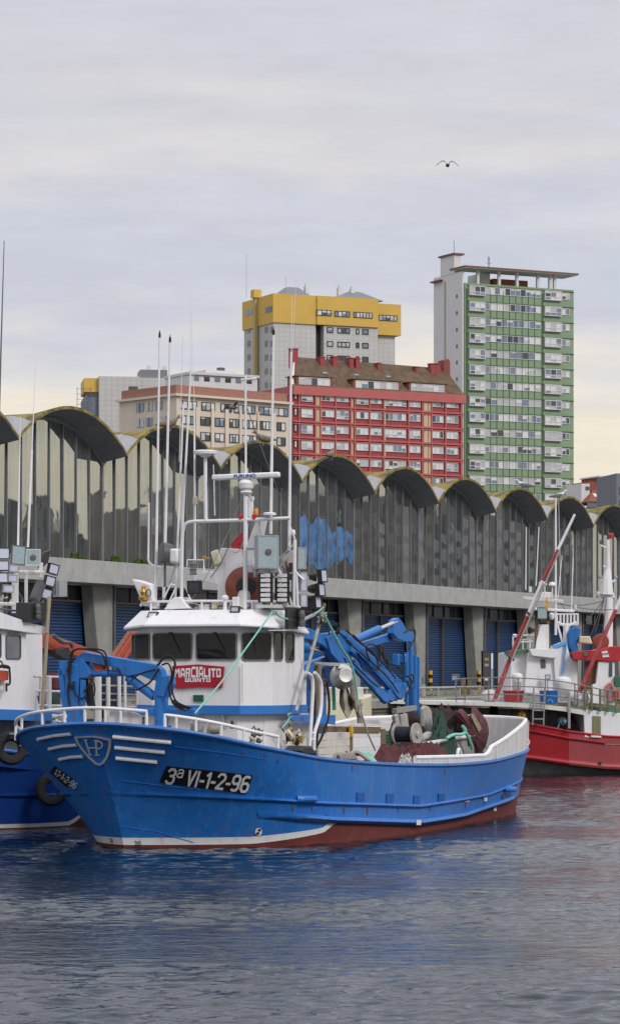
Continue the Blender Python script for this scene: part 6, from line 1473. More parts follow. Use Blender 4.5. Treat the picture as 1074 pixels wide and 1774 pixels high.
lh = mb.build('hull', [antifoul, white, deep_blue], lb, recalc=False, ang=50)
for (z_, h, d) in ((0.92,0.10,0.10),): mb = MB(); strake(mb, HL, -1, [(0,z_+.05),(8,z_-0.1),(20,z_)], 0.5, 20, h, d); mb.build('rubbing_strake', deep_blue, lh, ang=50)
mb = MB(); mb.tube([HL.pt(i*.25, HL.dz(i*.25), 1) for i in range(int(HL.n*4), -1, -1)]+[HL.pt(i*.25, HL.dz(i*.25), -1) for i in range(1, int(HL.n*4)+1)], 0.055, 6); mb.build('gunwale', gun, lb)
mb = MB(); mb.grid([[(HL.row(q/3)[2]+0.05, HL.row(q/3)[3]*k*0.97, HL.dz(q/3)-0.45) for k in (-1,-.5,0,.5,1)] for q in range(int(HL.n*3)+1)]); mb.build('deck', MATS['deck_planks'], lb, smooth=False, recalc=False)
for q in range(8): mb = MB(); p = B.o; z = 1.0; i = HL.find(4.1+0.26*q, 0.98); a = HL.pt(i, 1.0); mb.beam(a+V(0,-0.03,0), a+V(0.2,-0.03,0), 0.04, 0.12); mb.build('scupper_bar', mark, lh, smooth=False)
lp = lambda px, py, y=-2.55: L.y(px, py, y)
def lpr(nm, pts, y, th, m, par=lb, bev=0.0): mb = MB(); mb.prism([lp(px,py,y) for px,py in pts], (0,th,0)); return mb.build(nm, m, par, smooth=False, bevel=bev)
lw = lpr('wheelhouse', ((-70,1070),(48,1092),(46,1103),(47,1114),(51,1138),(59,1178),(71,1233),(-70,1228)), -2.55, 1.0, white, bev=0.015)
lpr('recessed_wall', ((-60,1075),(74,1098),(74,1240),(-60,1240)), -1.5, 2.2, white, lw)
lpr('wheelhouse_roof', ((-70,1046),(0,1060),(48,1077),(80,1086),(85,1098),(72,1099),(0,1089),(-70,1077)), -2.75, 3.4, white, lw, 0.02)
lpr('blue_band', ((-70,1226),(73,1231),(112,1235),(112,1248),(73,1249),(-70,1245)), -2.62, 1.2, band_blue, lw)
lpr('house_base', ((-70,1246),(110,1249),(110,1330),(-70,1330)), -1.7, 2.2, mat('dim_grey_wall',(0.20,0.21,0.22),0.7,var=0.3,scale=3), lw)
for (a, b, c, d) in ((10,36,1100,1142),(-22,2,1097,1140)):
    q0, q1 = lp(a, d), lp(b, c); rounded_window(lw, (q0+q1)/2+V(0,-0.003,0), (1,0,0), (0,0,1), q1.x-q0.x, q1.z-q0.z, 0.09, (0,-1,0), dgrey, gl=mat('salted_pane',(0.13,0.14,0.16),0.15,var=0.2,spec=0.9))
    mb = MB(); mb.bx(q0.x+0.1, q1.x-0.1, -2.60, -2.551, q1.z+0.02, q1.z+0.06); mb.build('wiper_box', grey, lw, smooth=False)
lpr('orange_bracket', ((-20,1160),(16,1162),(16,1178),(0,1181),(-20,1180)), -2.75, 0.2, crane_red, lw, 0.02)
hose(lw, [lp(-5,1156,-2.8), lp(6,1154,-2.8), lp(15,1156,-2.8)], 0.05); hose(lw, [lp(17,1155,-2.8), lp(18,1183,-2.8), lp(12,1186,-2.8)], 0.03); hose(lw, [lp(-4,1160,-2.8), lp(2,1145,-2.8), lp(8,1158,-2.8)], 0.02)
mb = MB(); mb.tube([lp(12,1183,-2.8), lp(12,1198,-2.8)], 0.03, 6); mb.build('hook', blackmetal, lw)
# light tower over the house
lt = lambda px, py, y=-2.0: L.y(px, py, y)
mb = MB(); mb.tube([lt(27,1062), lt(27,985)], 0.10, 8); mb.tube([lt(46,1062), lt(46,992)], 0.05, 6); mb.tube([lt(-20,990), lt(75,992)], 0.06, 6); mb.tube([lt(72,975), lt(70,1000)], 0.06, 6); mb.tube([lt(-10,1045), lt(40,1048)], 0.05, 6); mb.build('light_mast', white_rust, lb)
F_ = (-0.72,-0.69,0.05)
for (px, py, w, h, m, g, lampf) in ((3,959,28,20,blackmetal,led_panel,0),(2,980,28,18,blackmetal,led_panel,0),(1,1001,27,18,blackmetal,led_panel,0),(24,985,17,13,grey,led_panel,0),(22,1002,17,13,grey,led_panel,0),(15,1020,19,13,grey,led_panel,0),(57,966,27,29,white_rust,lamp_glass,1),(32,962,25,34,dgrey,lamp_glass,0)):
    flood(lb, lt(px,py,-2.15), w/62, h/62, F_, m, 0.12, glass=g, lamp=bool(lampf), up=(0.10,0,1) if px in (24,22,15,32) else (0,0,1))
for (px, py) in ((92,986),(86,1007),(80,1029)): flood(lb, lt(px,py,-2.15), 0.32, 0.30, (-0.5,-0.86,0.0), blackmetal, 0.12, up=(0.28,0,1))
mb = MB(); mb.prism([lt(x,y,-1.9) for x,y in ((78,957),(89,953),(84,975),(72,985),(70,972))], (0,0.1,0)); mb.build('black_vane', blackmetal, lb, smooth=False)
flood(lb, lt(104,1020,-1.9), 0.42, 0.46, (0.9,-0.6,0), grey, 0.24, glass=dgrey)
lpr('speaker', ((47,1044),(80,1043),(80,1077),(47,1077)), -2.9, 0.35, blackmetal, lb, 0.015)
mb = MB(); mb.lathe(lp(66,1072,-2.95), (0,0,1), [(0,0.09),(0.03,0.10),(0.12,0.08),(0.16,0.10),(0.24,0.08),(0.30,0.10),(0.38,0.08),(0.42,0.05)], 12); mb.build('navigation_light', dgrey, lb)
mb = MB(); mb.beam(lt(60,1040,-2.2), lt(72,1010,-2.2), 0.2, 0.25); mb.tube(smoothpath([lt(-20,1050,-2.3), lt(10,1056,-2.3), lt(40,1058,-2.3), lt(62,1050,-2.3), lt(76,1042,-2.3)],5), 0.03, 6); mb.build('lamp_cable', dgrey, lb)
rg = random.Random(12)
for q in range(16):
    p = lt(rg.uniform(2,42), rg.uniform(1035,1058), -1.9); mb = MB(); mb.tube([p, p+V(rg.uniform(-.4,.4),0,rg.uniform(-.2,.25))], rg.uniform(.02,.05), 6); mb.build('mast_fitting', rg.choice([white_rust, dgrey, wood, cream]), lb)
mb = MB(); mb.tube([lt(81,1097,-2.9), lt(86,1034,-2.9)], 0.06, 7); mb.tube([lt(86,1034,-2.9), lt(74,1235,-2.9)], 0.055, 8); mb.build('tan_spar', mat('tan_spar',(0.34,0.29,0.20),0.6), lb)
for (a, b, r0, r1) in (((-8,960),(8,417),.045,.012),((32,945),(36,722),.034,.012),((49,948),(56,780),.036,.032),((56,780),(66,547),.016,.006)):
    mb = MB(); mb.tube([lt(*a,-1.2), lt(*b,-1.2)], r0, 7, r1); mb.build('whip_aerial', white if a[0] > 0 else dgrey, lb)
# orange crane
lpr('crane_boom', ((74,1098),(90,1099),(125,1112),(168,1128),(222,1145),(222,1152),(168,1144),(128,1135),(100,1128),(97,1133),(88,1126),(74,1122)), -1.3, 0.4, crane_red, lb, 0.015)
lpr('boom_pivot', ((100,1126),(120,1121),(126,1134),(112,1142),(98,1133)), -1.5, 0.3, blackmetal, lb, 0.02)
for k in range(4): mb = MB(); mb.beam(lp(188+7*k,1150,-0.8-0.05*k), lp(226+5*k,1096,-0.8-0.05*k), 0.16, 0.12); mb.build('boom_section', crane_red if k % 2 else mat('brown_red',(0.22,0.07,0.04),0.7,var=0.3), lb, smooth=False, bevel=0.01)
mb = MB(); mb.beam(lp(183,1150,-1.0), lp(183,1250,-1.0), 0.18, 0.18); mb.build('crane_post', crane_red, lb, smooth=False, bevel=0.015)
lpr('crane_foot', ((150,1142),(190,1148),(190,1165),(172,1180),(150,1165)), -1.0, 0.3, crane_red, lb, 0.015)
hose(lb, [lp(92,1100,-1.6), lp(108,1112,-1.6), lp(122,1114,-1.6), lp(126,1122,-1.6)], 0.06, dgrey)
for (px, w) in ((85,.09),(72,.05),(170,.12),(188,.07),(207,.06),(217,.05),(238,.05)): mb = MB(); mb.tube([lp(px,1172,-2.3), lp(px,1262,-2.3)], w, 7); mb.build('deck_post', white_rust, lb)
for k, py in enumerate((1172,1197,1222)): mb = MB(); mb.tube([lp(60,py,-2.3), lp(112,py+1,-2.3)], 0.035, 6); mb.build('deck_rail', white_rust, lb)
for k, py in enumerate((1187,1201,1212,1224)): mb = MB(); mb.tube([lp(168,py,-2.2), lp(242,py+3,-2.2)], 0.028, 6); mb.build('deck_rail', steel, lb)
for (x0, x1, y0, y1, m, nm) in ((74,82,1205,1240,mat('crimson_cover',(0.2,0.02,0.04),0.7),'crimson_cover'),(88,106,1195,1225,green_net,'green_cover'),(98,110,1165,1195,mat('dark_maroon',(0.1,0.025,0.03),0.8),'maroon_cover'),(196,204,1165,1240,mat('navy_cover',(0.015,0.02,0.05),0.8),'navy_cover'),(190,200,1222,1244,black,'hose_coil')):
    lpr(nm, ((x0,y0),(x1,y0+2),(x1+1,y1),(x0-1,y1)), -1.9, 0.4, m, lb, 0.06)

# ================================================================== THE RED BOAT (right)
K = frame_px(985, 120.3, 5)
rbt = thing('fishing_boat', 'red hulled fishing boat with white superstructure and red and white derrick by the quay', 'fishing boat', K)
kp = lambda px, py, y=0.0: K.y(px, py, y)
plan = [(-6.2,2.6),(-5.6,1.5),(-4.6,0.75),(-3.2,0.35),(-1.5,0.12),(0,0),(1.5,-0.05),(3.5,0.0),(6,0.25),(9,0.9),(12,2.2),(13.6,3.3)]
topz = [(-6.2,2.62),(-3.2,2.40),(-1.7,2.13),(0,1.80),(0.75,1.66),(3,1.5),(6,1.55),(10,2.0),(13.6,2.6)]
midz = [(-6.2,1.05),(-1.7,0.74),(0,0.50),(2.2,0.26),(6,0.24),(10,0.5),(13.6,0.8)]
far = [(x, 7.2-y*1.05) for x, y in plan]
def ring(zf, sc):
    P = [];
    for (x, y) in plan: P.append(V(x, y+sc(x), zf(x)))
    for (x, y) in far[::-1]: P.append(V(x, y-sc(x), zf(x)))
    return P
mz = lambda x: lerp_tab(midz, x); tz = lambda x: lerp_tab(topz, x)
mb = MB(); mb.loft([ring(lambda x: -0.9, lambda x: 1.1), ring(lambda x: 0.0, lambda x: 0.5), ring(mz, lambda x: 0.03)]); kh = mb.build('underbody', mat('grey_antifouling',(0.17,0.17,0.155),0.75,var=0.3,scale=2,streak=(0.05,0.055,0.04),streak_amt=0.6), rbt, ang=30)
mb = MB(); n = len(plan)
lo_, hi_ = ring(mz, lambda x: 0.03), ring(tz, lambda x: -0.06)
for i in range(2*n):
    j = (i+1) % (2*n); mb.mi = 1 if (5 <= i < n-1) else 0; mb.add([lo_[i], lo_[j], hi_[j], hi_[i]], [(0,1,2,3)])  # paler red past the corner: brighter light on that face put into colour
kh2 = mb.build('hull', [hull_red, hull_red_pale], rbt, smooth=False)
mb = MB(); mb.tube([p+V(0,-0.01,0) for p in lo_[:5+1]], 0.13, 8); mb.build('rubbing_band', hull_red, kh2); mb = MB(); mb.tube([p+V(0,-0.01,0) for p in lo_[5:n]], 0.13, 8); mb.build('rubbing_band', hull_red_pale, kh2)
mb = MB(); mb.tube([p for p in hi_[:n]], 0.05, 6); mb.tube([p-V(0,0.03,0.28) for p in hi_[1:7]], 0.04, 6); mb.build('gunwale', red, kh2)
mb = MB(); mb.add([p-V(0,0,0.35) for p in hi_], [tuple(range(2*n))]); mb.build('deck', MATS['deck_planks'], rbt, smooth=False)
for (s_, px, py, sz) in (('MARIA JUE', 848, 1266, 0.46),('LAXEIRO', 893, 1287, 0.42)): pass
def kwall(px, py, off):
    x = -2.0
    for _ in range(10):
        xs = [p[0] for p in plan]; y = lerp_tab([(a,b) for a,b in plan], x); p = kp(px, py, y-0.06); x = p.x
    return V(p.x, y-0.07-off, p.z)
mb = MB(); text_mb(mb, 'UE', 17, lambda u, v: kwall(863+u, 1265-v+0.1*u, 0.05), bold=0.5, sx=0.8); mb.build('hull_lettering', white, kh2, smooth=False, recalc=False)
mb = MB(); text_mb(mb, 'O', 16, lambda u, v: kwall(912.5+u, 1286-v, 0.05), bold=0.5, sx=0.75); mb.build('hull_lettering', white, kh2, smooth=False, recalc=False)
mb = MB(); q = kp(1038,1323,-0.12); mb.box(q, (0.14,0.05,0.16)); mb.build('outlet', mark, kh2, smooth=False)
def kpr(nm, pts, y, th, m, par=rbt, bev=0.0): mb = MB(); mb.prism([kp(px,py,y) for px,py in pts], (0,th,0)); return mb.build(nm, m, par, smooth=False, bevel=bev)
kpr('shelter_wall', ((700,1222),(1012,1232),(1012,1285),(850,1268),(700,1260)), 2.6, 0.1, mat('shelter_grey',(0.34,0.35,0.34),0.7,var=0.25), rbt)
for (a, b) in ((848,862),(700,740)): kpr('dark_doorway', ((a,1223),(b,1224),(b,1275),(a,1275)), 2.55, 0.04, mat('doorway_dark',(0.012,0.012,0.012),0.9), rbt)
for px in (886, 916, 950): mb = MB(); mb.tube([kp(px,1224,2.58), kp(px,1262,2.58)], 0.02, 5); mb.build('wall_seam', dgrey, rbt)
dk = kpr('upper_deck', ((676,1213),(850,1216),(930,1219.5),(975,1224),(1012,1231),(1012,1239),(975,1232),(930,1227),(850,1223),(676,1219)), -0.25, 6.2, white_rust, rbt)
kpr('forward_house', ((1010,1229),(1100,1238),(1100,1288),(1012,1277)), -0.08, 3.0, white, rbt, 0.02)
kpr('khaki_hatch', ((1026,1240),(1040,1241),(1040,1274),(1026,1273)), -0.13, 0.05, mat('khaki',(0.19,0.18,0.10),0.7), rbt, 0.01)
kpr('hatch_sill', ((1023,1274),(1041,1275),(1041,1278),(1023,1277)), -0.16, 0.09, white, rbt)
kpr('green_deck', ((1038,1225),(1074,1228),(1100,1236),(1040,1234)), 0.3, 2.5, green_deck, rbt)
kpr('red_locker', ((982,1237),(1009,1240),(1009,1262),(982,1258)), 2.2, 0.3, mat('dark_red',(0.16,0.01,0.015),0.6), rbt)
# superstructure
sp = kpr('superstructure', ((884,1131),(912,1127),(960,1128),(1000,1134),(1002,1210),(884,1204)), 2.2, 3.5, white, rbt, 0.03)
kpr('front_casing', ((914,1130),(958,1130),(964,1140),(966,1206),(908,1200)), 1.75, 0.45, white, sp, 0.02)
kpr('casing_brow', ((916,1124),(962,1124),(963,1139),(956,1140),(922,1136)), 1.45, 0.6, white, sp, 0.02)
kpr('centre_tower', ((957,1122),(980,1112),(988,1140),(1000,1146),(1000,1212),(964,1212)), 1.6, 1.6, white, sp, 0.02)
tb = mat('sky_blue_trim', (0.08,0.34,0.72), 0.5)
kpr('blue_trim', ((955,1119),(980,1111),(982,1116),(957,1124)), 1.52, 0.12, tb, sp)
mb = MB(); mb.beam(kp(980,1116,1.5), kp(974,1168,1.5), 0.12, 0.05); mb.build('blue_trim', tb, sp, smooth=False)
kpr('louvre', ((936,1142),(944,1142),(945,1157),(937,1157)), 1.70, 0.1, dgrey, sp, 0.01)
flood(sp, kp(948,1173,1.4), 0.22, 0.2, (-0.1,-1,0.1), dgrey, 0.1); mb = MB(); mb.tube([kp(948,1177,1.45), kp(948,1200,1.45)], 0.025, 6); mb.build('lamp_stem', grey, sp)
kpr('red_visor', ((995,1128),(1040,1126),(1058,1120),(1100,1119),(1100,1144),(1056,1146),(1036,1144),(995,1143)), 0.9, 2.2, red, rbt, 0.02)
kpr('green_plate', ((1011,1130),(1017,1130),(1017,1136),(1011,1136)), 0.86, 0.03, mat('sign_green',(0.03,0.28,0.15),0.5), rbt)
bd = kpr('brand_plate', ((1041,1129),(1051,1127),(1055,1138),(1043,1139)), 0.86, 0.03, white, rbt)
mb = MB(); text_mb(mb, 'EATON', 5.2, lambda u, v: kp(1047.7+u, 1133.2-v-0.1*u, 0.845), bold=0.1, sx=0.6); mb.build('brand_lettering', mark, bd, smooth=False, recalc=False)
kpr('varnished_door', ((1012,1145),(1038,1146),(1034,1190),(1012,1196)), 1.3, 0.1, brown_wood, rbt)
kpr('house_side', ((1036,1146),(1064,1146),(1064,1222),(1026,1218),(1026,1186),(1032,1184)), 1.0, 0.6, white, rbt, 0.015)
kpr('house_window', ((1055,1148),(1060,1148),(1060,1172),(1054,1172)), 0.96, 0.06, pane_dark, rbt)
kpr('green_lamp_box', ((1064,1172),(1074,1172),(1074,1190),(1064,1190)), 0.8, 0.3, mat('teal_box',(0.02,0.12,0.08),0.5), rbt, 0.03)
kpr('red_lamp_box', ((1063,1195),(1072,1195),(1072,1210),(1063,1210)), 0.7, 0.3, red, rbt, 0.02)
mb = MB(); mb.bx(*[kp(983,1086,2.0).x, kp(1006,1086,2.0).x], 2.0, 2.6, kp(990,1131,2).z, kp(990,1088,2).z)
kpr('blue_cover', ((984,1098),(988,1090),(997,1085),(1006,1090),(1002,1104),(999,1115),(1002,1127),(993,1132),(986,1122)), 1.9, 0.7, mat('blue_canvas',(0.01,0.14,0.42),0.7,var=0.25), rbt, 0.05)
kpr('cream_box', ((1004,1102),(1022,1102),(1026,1116),(1003,1114)), 1.7, 0.6, cream, rbt, 0.05)
mb = MB(); c = kp(1040,1112,2.2); mb.lathe(c, (-0.3,-1,0), [(-0.1,0.25),(0,0.36),(0.1,0.32),(0.12,0.2)], 18); mb.build('hose_reel', drum_red, rbt)
# bridge mast, rails, radar, horns
km = lambda px, py, y=2.4: K.y(px, py, y)
kpr('mast_housing', ((926,1128),(929,1108),(936,1082),(950,1082),(950,1128)), 2.3, 0.6, white, rbt, 0.02)
for (a, b, w, m) in (((927,1127),(930,1075),.07,wood),((951,1127),(948,1075),.07,wood),((963,1075),(978,1128),.05,white),((980,1133),(980,1082),.14,white),((980,1086),(966,1078),.06,white),((980,1086),(998,1078),.06,white)):
    mb = MB(); mb.tube([km(*a), km(*b)], w, 7); mb.build('bridge_post', m, rbt)
mb = MB()
mb.tube([km(963,1082), km(1000,1082)], 0.05, 6); mb.build('monkey_platform', white, rbt)
for px in range(964, 1002, 6): mb = MB(); mb.tube([km(px,1082), km(px,1064)], 0.045, 6); mb.build('rail_post', white, rbt)
mb = MB(); mb.tube([km(962,1064), km(1001,1064)], 0.035, 6); mb.build('rail_top', white, rbt)
mb = MB(); mb.beam(km(925,1055), km(994,1059), 0.14, 0.12); mb.build('radar_scanner', white, rbt, bevel=0.03)
mb = MB(); mb.beam(km(905,1036), km(975,1042), 0.10, 0.14); mb.build('cross_tree', white_rust, rbt, bevel=0.02)
kpr('radar_box', ((935,1025),(957,1026),(957,1036),(934,1035)), 2.4, 0.4, white, rbt, 0.02)
flood(rbt, km(939,1063,2.1), 0.44, 0.50, (-0.2,-1,0.15), blackmetal, 0.14, glass=lamp_glass)
mb = MB(); mb.lathe(km(956,1015), (0,0,1), [(-0.5,0.03),(-0.02,0.03),(0,0.15),(0.04,0.16),(0.13,0.12),(0.17,0.03)], 14); mb.lathe(km(943,1014), (0,0,1), [(-0.4,0.03),(0,0.03),(0.01,0.09),(0.1,0.09),(0.15,0.03)], 10); mb.build('satellite_dome', white, rbt)
mb = MB(); mb.lathe(km(955,1067), (0,0,1), [(-0.16,0.06),(-0.05,0.13),(0.08,0.13),(0.14,0.06)], 12); mb.build('satellite_dome', white, rbt)
mb = MB(); mb.lathe(km(996,1055), (0,0,1), [(-0.06,0.07),(0.0,0.08),(0.14,0.07),(0.16,0.03)], 10); mb.build('cream_light', cream, rbt)
for px, py in ((918,1018),(935,1010)): mb = MB(); mb.beam(km(px,py+8), km(px,py-2), 0.10, 0.12); mb.build('deck_light', white_rust, rbt)
for (a, b, r) in (((910,1022),(911,913),.03),((928,1015),(933,913),.03),((962,1100),(962,862),.055),((966,1035),(973,962),.022),((989,1060),(992,964),.03),((971,1030),(967,870),.012)):
    mb = MB(); mb.tube([km(*a), km(*b)], r, 6, r*0.7); mb.build('whip_aerial', white, rbt)
mb = MB()
kpr('ensign', ((944,1042),(947,1032),(949,1045),(948,1062),(945,1056)), 2.0, 0.03, mat('red_yellow_flag',(0.55,0.32,0.03),0.7,var=0.5,scale=5), rbt)
for pts in ([(888,1125),(888,1103),(896,1101),(924,1100)],[(905,1128),(905,1108),(917,1107),(917,1128)],[(890,1113),(922,1111)]): mb = MB(); mb.tube([km(*q,2.0) for q in pts], 0.035, 6); mb.build('bridge_rail', white_rust, rbt)
kpr('bridge_deck', ((884,1128),(926,1122),(926,1127),(884,1133)), 1.9, 1.8, green_deck, rbt)
mb = MB(); mb.lathe(km(891,1102,2.0), (0,0,1), [(-0.06,0.05),(0.0,0.06),(0.05,0.10),(0.09,0.06)], 10); mb.build('white_light', white, rbt)
mb = MB(); mb.lathe(km(922,1092,2.0), (-1,-0.3,0), [(-0.1,0.05),(0.05,0.12),(0.16,0.16),(0.17,0.1)], 12); mb.build('horn', blackmetal, rbt)
# foremast
mt = lambda px, py, y=3.2: K.y(px, py, y)
mb = MB(); mb.tube([mt(1053,1160), mt(1053,1035)], 0.20, 10); mb.tube([mt(1050,1030), mt(1051,1000), mt(1053,985)], 0.30, 8, 0.11); mb.tube([mt(1053,990), mt(1052,935)], 0.105, 10, 0.075); fm_ = mb.build('foremast', white, rbt)
mb = MB(); mb.prism([mt(*q) for q in ((1033,1024),(1042,1027),(1062,1026),(1066,1038),(1060,1034),(1038,1035))], (0,0.4,0)); mb.build('mast_platform', white, fm_, smooth=False)
for (a, b) in (((1039,944),(1052,950)),((1040,1003),(1052,1012)),((1066,1003),(1055,1012)),((1044,980),(1052,984))): mb = MB(); mb.beam(mt(*a), mt(*b), 0.08, 0.06); mb.build('mast_arm', white, fm_, smooth=False)
mb = MB(); mb.lathe(mt(1057,932), (0,0,1), [(-0.02,0.08),(0,0.12),(0.16,0.12),(0.2,0.06)], 12); mb.build('red_light', redlens, fm_)
mb = MB(); mb.beam(mt(1040,943), mt(1040,936), 0.1, 0.1); mb.build('navigation_light', dgrey, fm_)
for (px, py) in ((1039,1001),(1066,1002)): mb = MB(); mb.lathe(mt(px,py), (0,0,1), [(-0.03,0.05),(0.02,0.08),(0.1,0.07),(0.12,0.03)], 8); mb.build('navigation_light', steel, fm_)
for (a, b) in (((1046,1035),(1030,1095)),((1050,1036),(1042,1100)),((1046,1036),(1012,1075)),((1045,1036),(1018,1110)),((958,1042),(1060,1056)),((962,1046),(1040,1042)),((973,1050),(1000,1058))): mb = MB(); mb.tube(sag(mt(*a,2.8), mt(*b,2.8), 0.12, 8), 0.018, 5); mb.build('wire_stay', dgrey, rbt)
# derricks
for (pts, y) in ((((857,1211),(885,1136),(913,1068),(939,1006),(966,952),(995,891)), 0.2),(((1004,1198),(1035,1126),(1066,1056),(1082,1018)), 0.0)):
    for k in range(len(pts)-1):
        seg = (red if k in (0,1,3) else white) if len(pts) > 4 else (red if k < 2 else white)
        w0 = 0.145-0.013*k; mb = MB(); mb.tube([kp(*pts[k],y), kp(*pts[k+1],y)], w0*0.7, 10, (w0-0.013)*0.7); mb.build('derrick', seg if seg is not red else mat('derrick_red',(0.36,0.045,0.05),0.5,var=0.2,streak=(0.5,0.4,0.38),streak_amt=0.4), rbt)
mb = MB(); mb.tube([kp(885,1145,-0.1), kp(968,955,-0.1)], 0.035, 6); mb.build('derrick_tackle', rope_grey, rbt)
for c in ((884,1140),(918,1066)): mb = MB(); mb.tube([kp(c[0]-6,c[1]-6,0.0), kp(c[0]+6,c[1]+4,0.0)], 0.06, 6); mb.build('derrick_clamp', dgrey, rbt)
# deck rails and ladder of the red boat
rail_grey = mat('weathered_rail', (0.22,0.21,0.19), 0.55, metal=0.3, var=0.25)
mb = MB()
for (pts) in ([(790,1176),(880,1174),(960,1179),(1010,1188),(1045,1195),(1074,1198),(1100,1200)],[(790,1191),(880,1189),(960,1192),(1010,1200),(1074,1212)],[(790,1205),(880,1203),(960,1206),(1010,1213)]):
    mb = MB(); mb.tube(smoothpath([kp(*q,-0.2) for q in pts],4), 0.024, 6); mb.build('deck_rail', rail_grey, rbt)
for px, y0, y1 in ((790,1176,1215),(805,1176,1215),(846,1175,1216),(897,1174,1218),(944,1177,1221),(995,1185,1229),(1012,1188,1233),(1024,1191,1232),(1039,1194,1233),(1052,1196,1234),(1066,1197,1236)): mb = MB(); mb.tube([kp(px,y0,-0.2), kp(px,y1,-0.2)], 0.028 if px < 1010 else 0.05, 6); mb.build('rail_post', rail_grey if px < 1010 else mat('ochre_post',(0.17,0.135,0.075),0.7,var=0.2), rbt)
for px in (923, 942): mb = MB(); mb.tube([kp(px+1,1190,-0.4), kp(px-1,1256,-0.4)], 0.035, 6); mb.build('ladder_side', steel, rbt)
for py in (1204,1218,1231,1246): mb = MB(); mb.tube([kp(923,py,-0.4), kp(941,py,-0.4)], 0.03, 6); mb.build('ladder_rung', steel, rbt)
mb = MB(); mb.tube([kp(985,1200,-0.3), kp(985,1262,-0.3)], 0.06, 7); mb.build('side_stanchion', grey, rbt)
# ================================================================== LOOSE THINGS
def t1(mb, name, m, fr, lab, cat, group=None, **k): return solo(mb, name, m, fr, lab, cat, group, **k)
# --- on the red boat
def drum(px0, px1, py0, py1, y, lab):
    a, b = kp(px0,py1,y), kp(px1,py0,y); w = b.x-a.x; h = b.z-a.z; mb = MB(); c = V((a.x+b.x)/2, y, a.z)
    mb.lathe(c, (0,0,1), [(0,w*0.46),(h*0.05,w*0.48),(h*0.62,w*0.48),(h*0.68,w*0.52),(h*0.80,w*0.52),(h*0.92,w*0.46),(h*0.99,w*0.28),(h,w*0.1)], 22)
    o = t1(mb, 'drum', white, K, lab, 'drum', 'white drums on the red boat', base=c); mb = MB(); mb.bx(-w*0.3, w*0.3, -w*0.52, -w*0.40, h*0.08, h*0.5); mb.build('recess', mat('recess_grey',(0.35,0.35,0.36),0.6), o, smooth=False)
drum(886,905,1166,1196,1.2,'smaller white plastic drum left of the white casing, above the red crate')
drum(962,989,1172,1217,0.6,'big white plastic drum beside the blue tub on the red boat')
a = kp(950,1218,0.7); mb = MB(); mb.lathe(a, (0,0,1), [(0,0.34),(0.02,0.36),(0.48,0.40),(0.52,0.41),(0.52,0.37),(0.06,0.33)], 22)
o = t1(mb, 'tub', mat('blue_plastic',(0.01,0.12,0.45),0.4), K, 'bright blue plastic tub on the deck of the red boat', 'tub', base=a); mb = MB(); mb.tube(smoothpath([(-.1,-.41,.05),(-.05,-.43,.16),(.04,-.43,.12),(.1,-.42,.02)],4), .02, 6); mb.build('cord', mat('cyan_rope',(0.1,0.45,0.6),0.8), o)
a = kp(889,1216,0.9); mb = MB()
mb.loft([[V(-.36,-.22,0),V(.36,-.22,0),V(.36,.22,0),V(-.36,.22,0)],[V(-.40,-.26,.46),V(.40,-.26,.46),V(.40,.26,.46),V(-.40,.26,.46)]], cap=True); mb.bx(-.43,.43,-.29,.29,.42,.48)
mb.v = [tuple(Vector(p)+a) for p in mb.v]; t1(mb, 'fish_box', mat('box_red',(0.28,0.02,0.03),0.55), K, 'red plastic fish box with a scrawl, at the foot of the derrick', 'fish box', base=a, smooth=False, bevel=0.015)
a = kp(1006,1209,0.2); mb = MB(); mb.ball(a, 0.36, 18, (1.15,0.9,0.95)); o = t1(mb, 'life_raft', white, K, 'white life raft capsule lashed by the derrick foot', 'life raft', base=a-V(0,0,.34))
for s_ in (-.2,.2): mb = MB(); mb.tube([V(s_, 0.33*math.cos(R(q)), 0.34+0.345*math.sin(R(q))) for q in range(0,360,20)], 0.018, 5, closed=True); mb.build('strap', dgrey, o)
a = kp(849,1206,0.5); mb = MB(); mb.ball(a, 0.38, 18, (1.05,0.9,0.75)); t1(mb, 'float', mat('dull_white',(0.55,0.55,0.54),0.6,var=0.1), K, 'rounded white float on the upper deck just left of the derrick foot', 'float', base=a-V(0,0,.28))
a = kp(1056,1199,0.85); mb = MB(); mb.tube([a+V(0.16*math.cos(R(q)),0,0.36*math.sin(R(q))) for q in range(0,360,20)], 0.065, 8, closed=True); t1(mb, 'life_ring', mat('faded_ring',(0.5,0.16,0.14),0.7,var=0.4,scale=4), K, 'faded red and white life ring hung on the white house side', 'life ring')
for (px, py, m, lab) in ((903,1239,yellow,'yellow and blue pump head hanging under the upper deck'),(974,1249,mat('pale_blue',(0.2,0.35,0.45),0.6),'pale blue pump lying on the red rail')):
    a = kp(px,py,0.3); mb = MB(); mb.lathe(a, (0.4,-1,0.1), [(-.2,.06),(-.15,.16),(.05,.17),(.1,.10),(.2,.09)], 14); mb.tube([a+V(-.1,0,0), a+V(-.25,0,-.4)], .04, 6); t1(mb, 'pump', m, K, lab, 'pump', 'pumps of the red boat')
mb = heap(K, kp(985,1262,1.6).x, 1.6, 1.55, 0.85, 0.5, 0.75, 21); t1(mb, 'net', mat('faded_net',(0.16,0.11,0.10),0.95,var=0.4,scale=9,bump=0.7), K, 'faded brown net heaped under the deck of the red boat', 'net')
mb = MB(); a = kp(912,1214,0.0); mb.tube([a+V(0.16*math.cos(R(q)),0,0.12*math.sin(R(q))) for q in range(0,360,24)], 0.03, 6, closed=True); t1(mb, 'hose_loop', mat('pale_green_hose',(0.25,0.42,0.36),0.7), K, 'small loop of pale hose by the red fish box', 'hose')
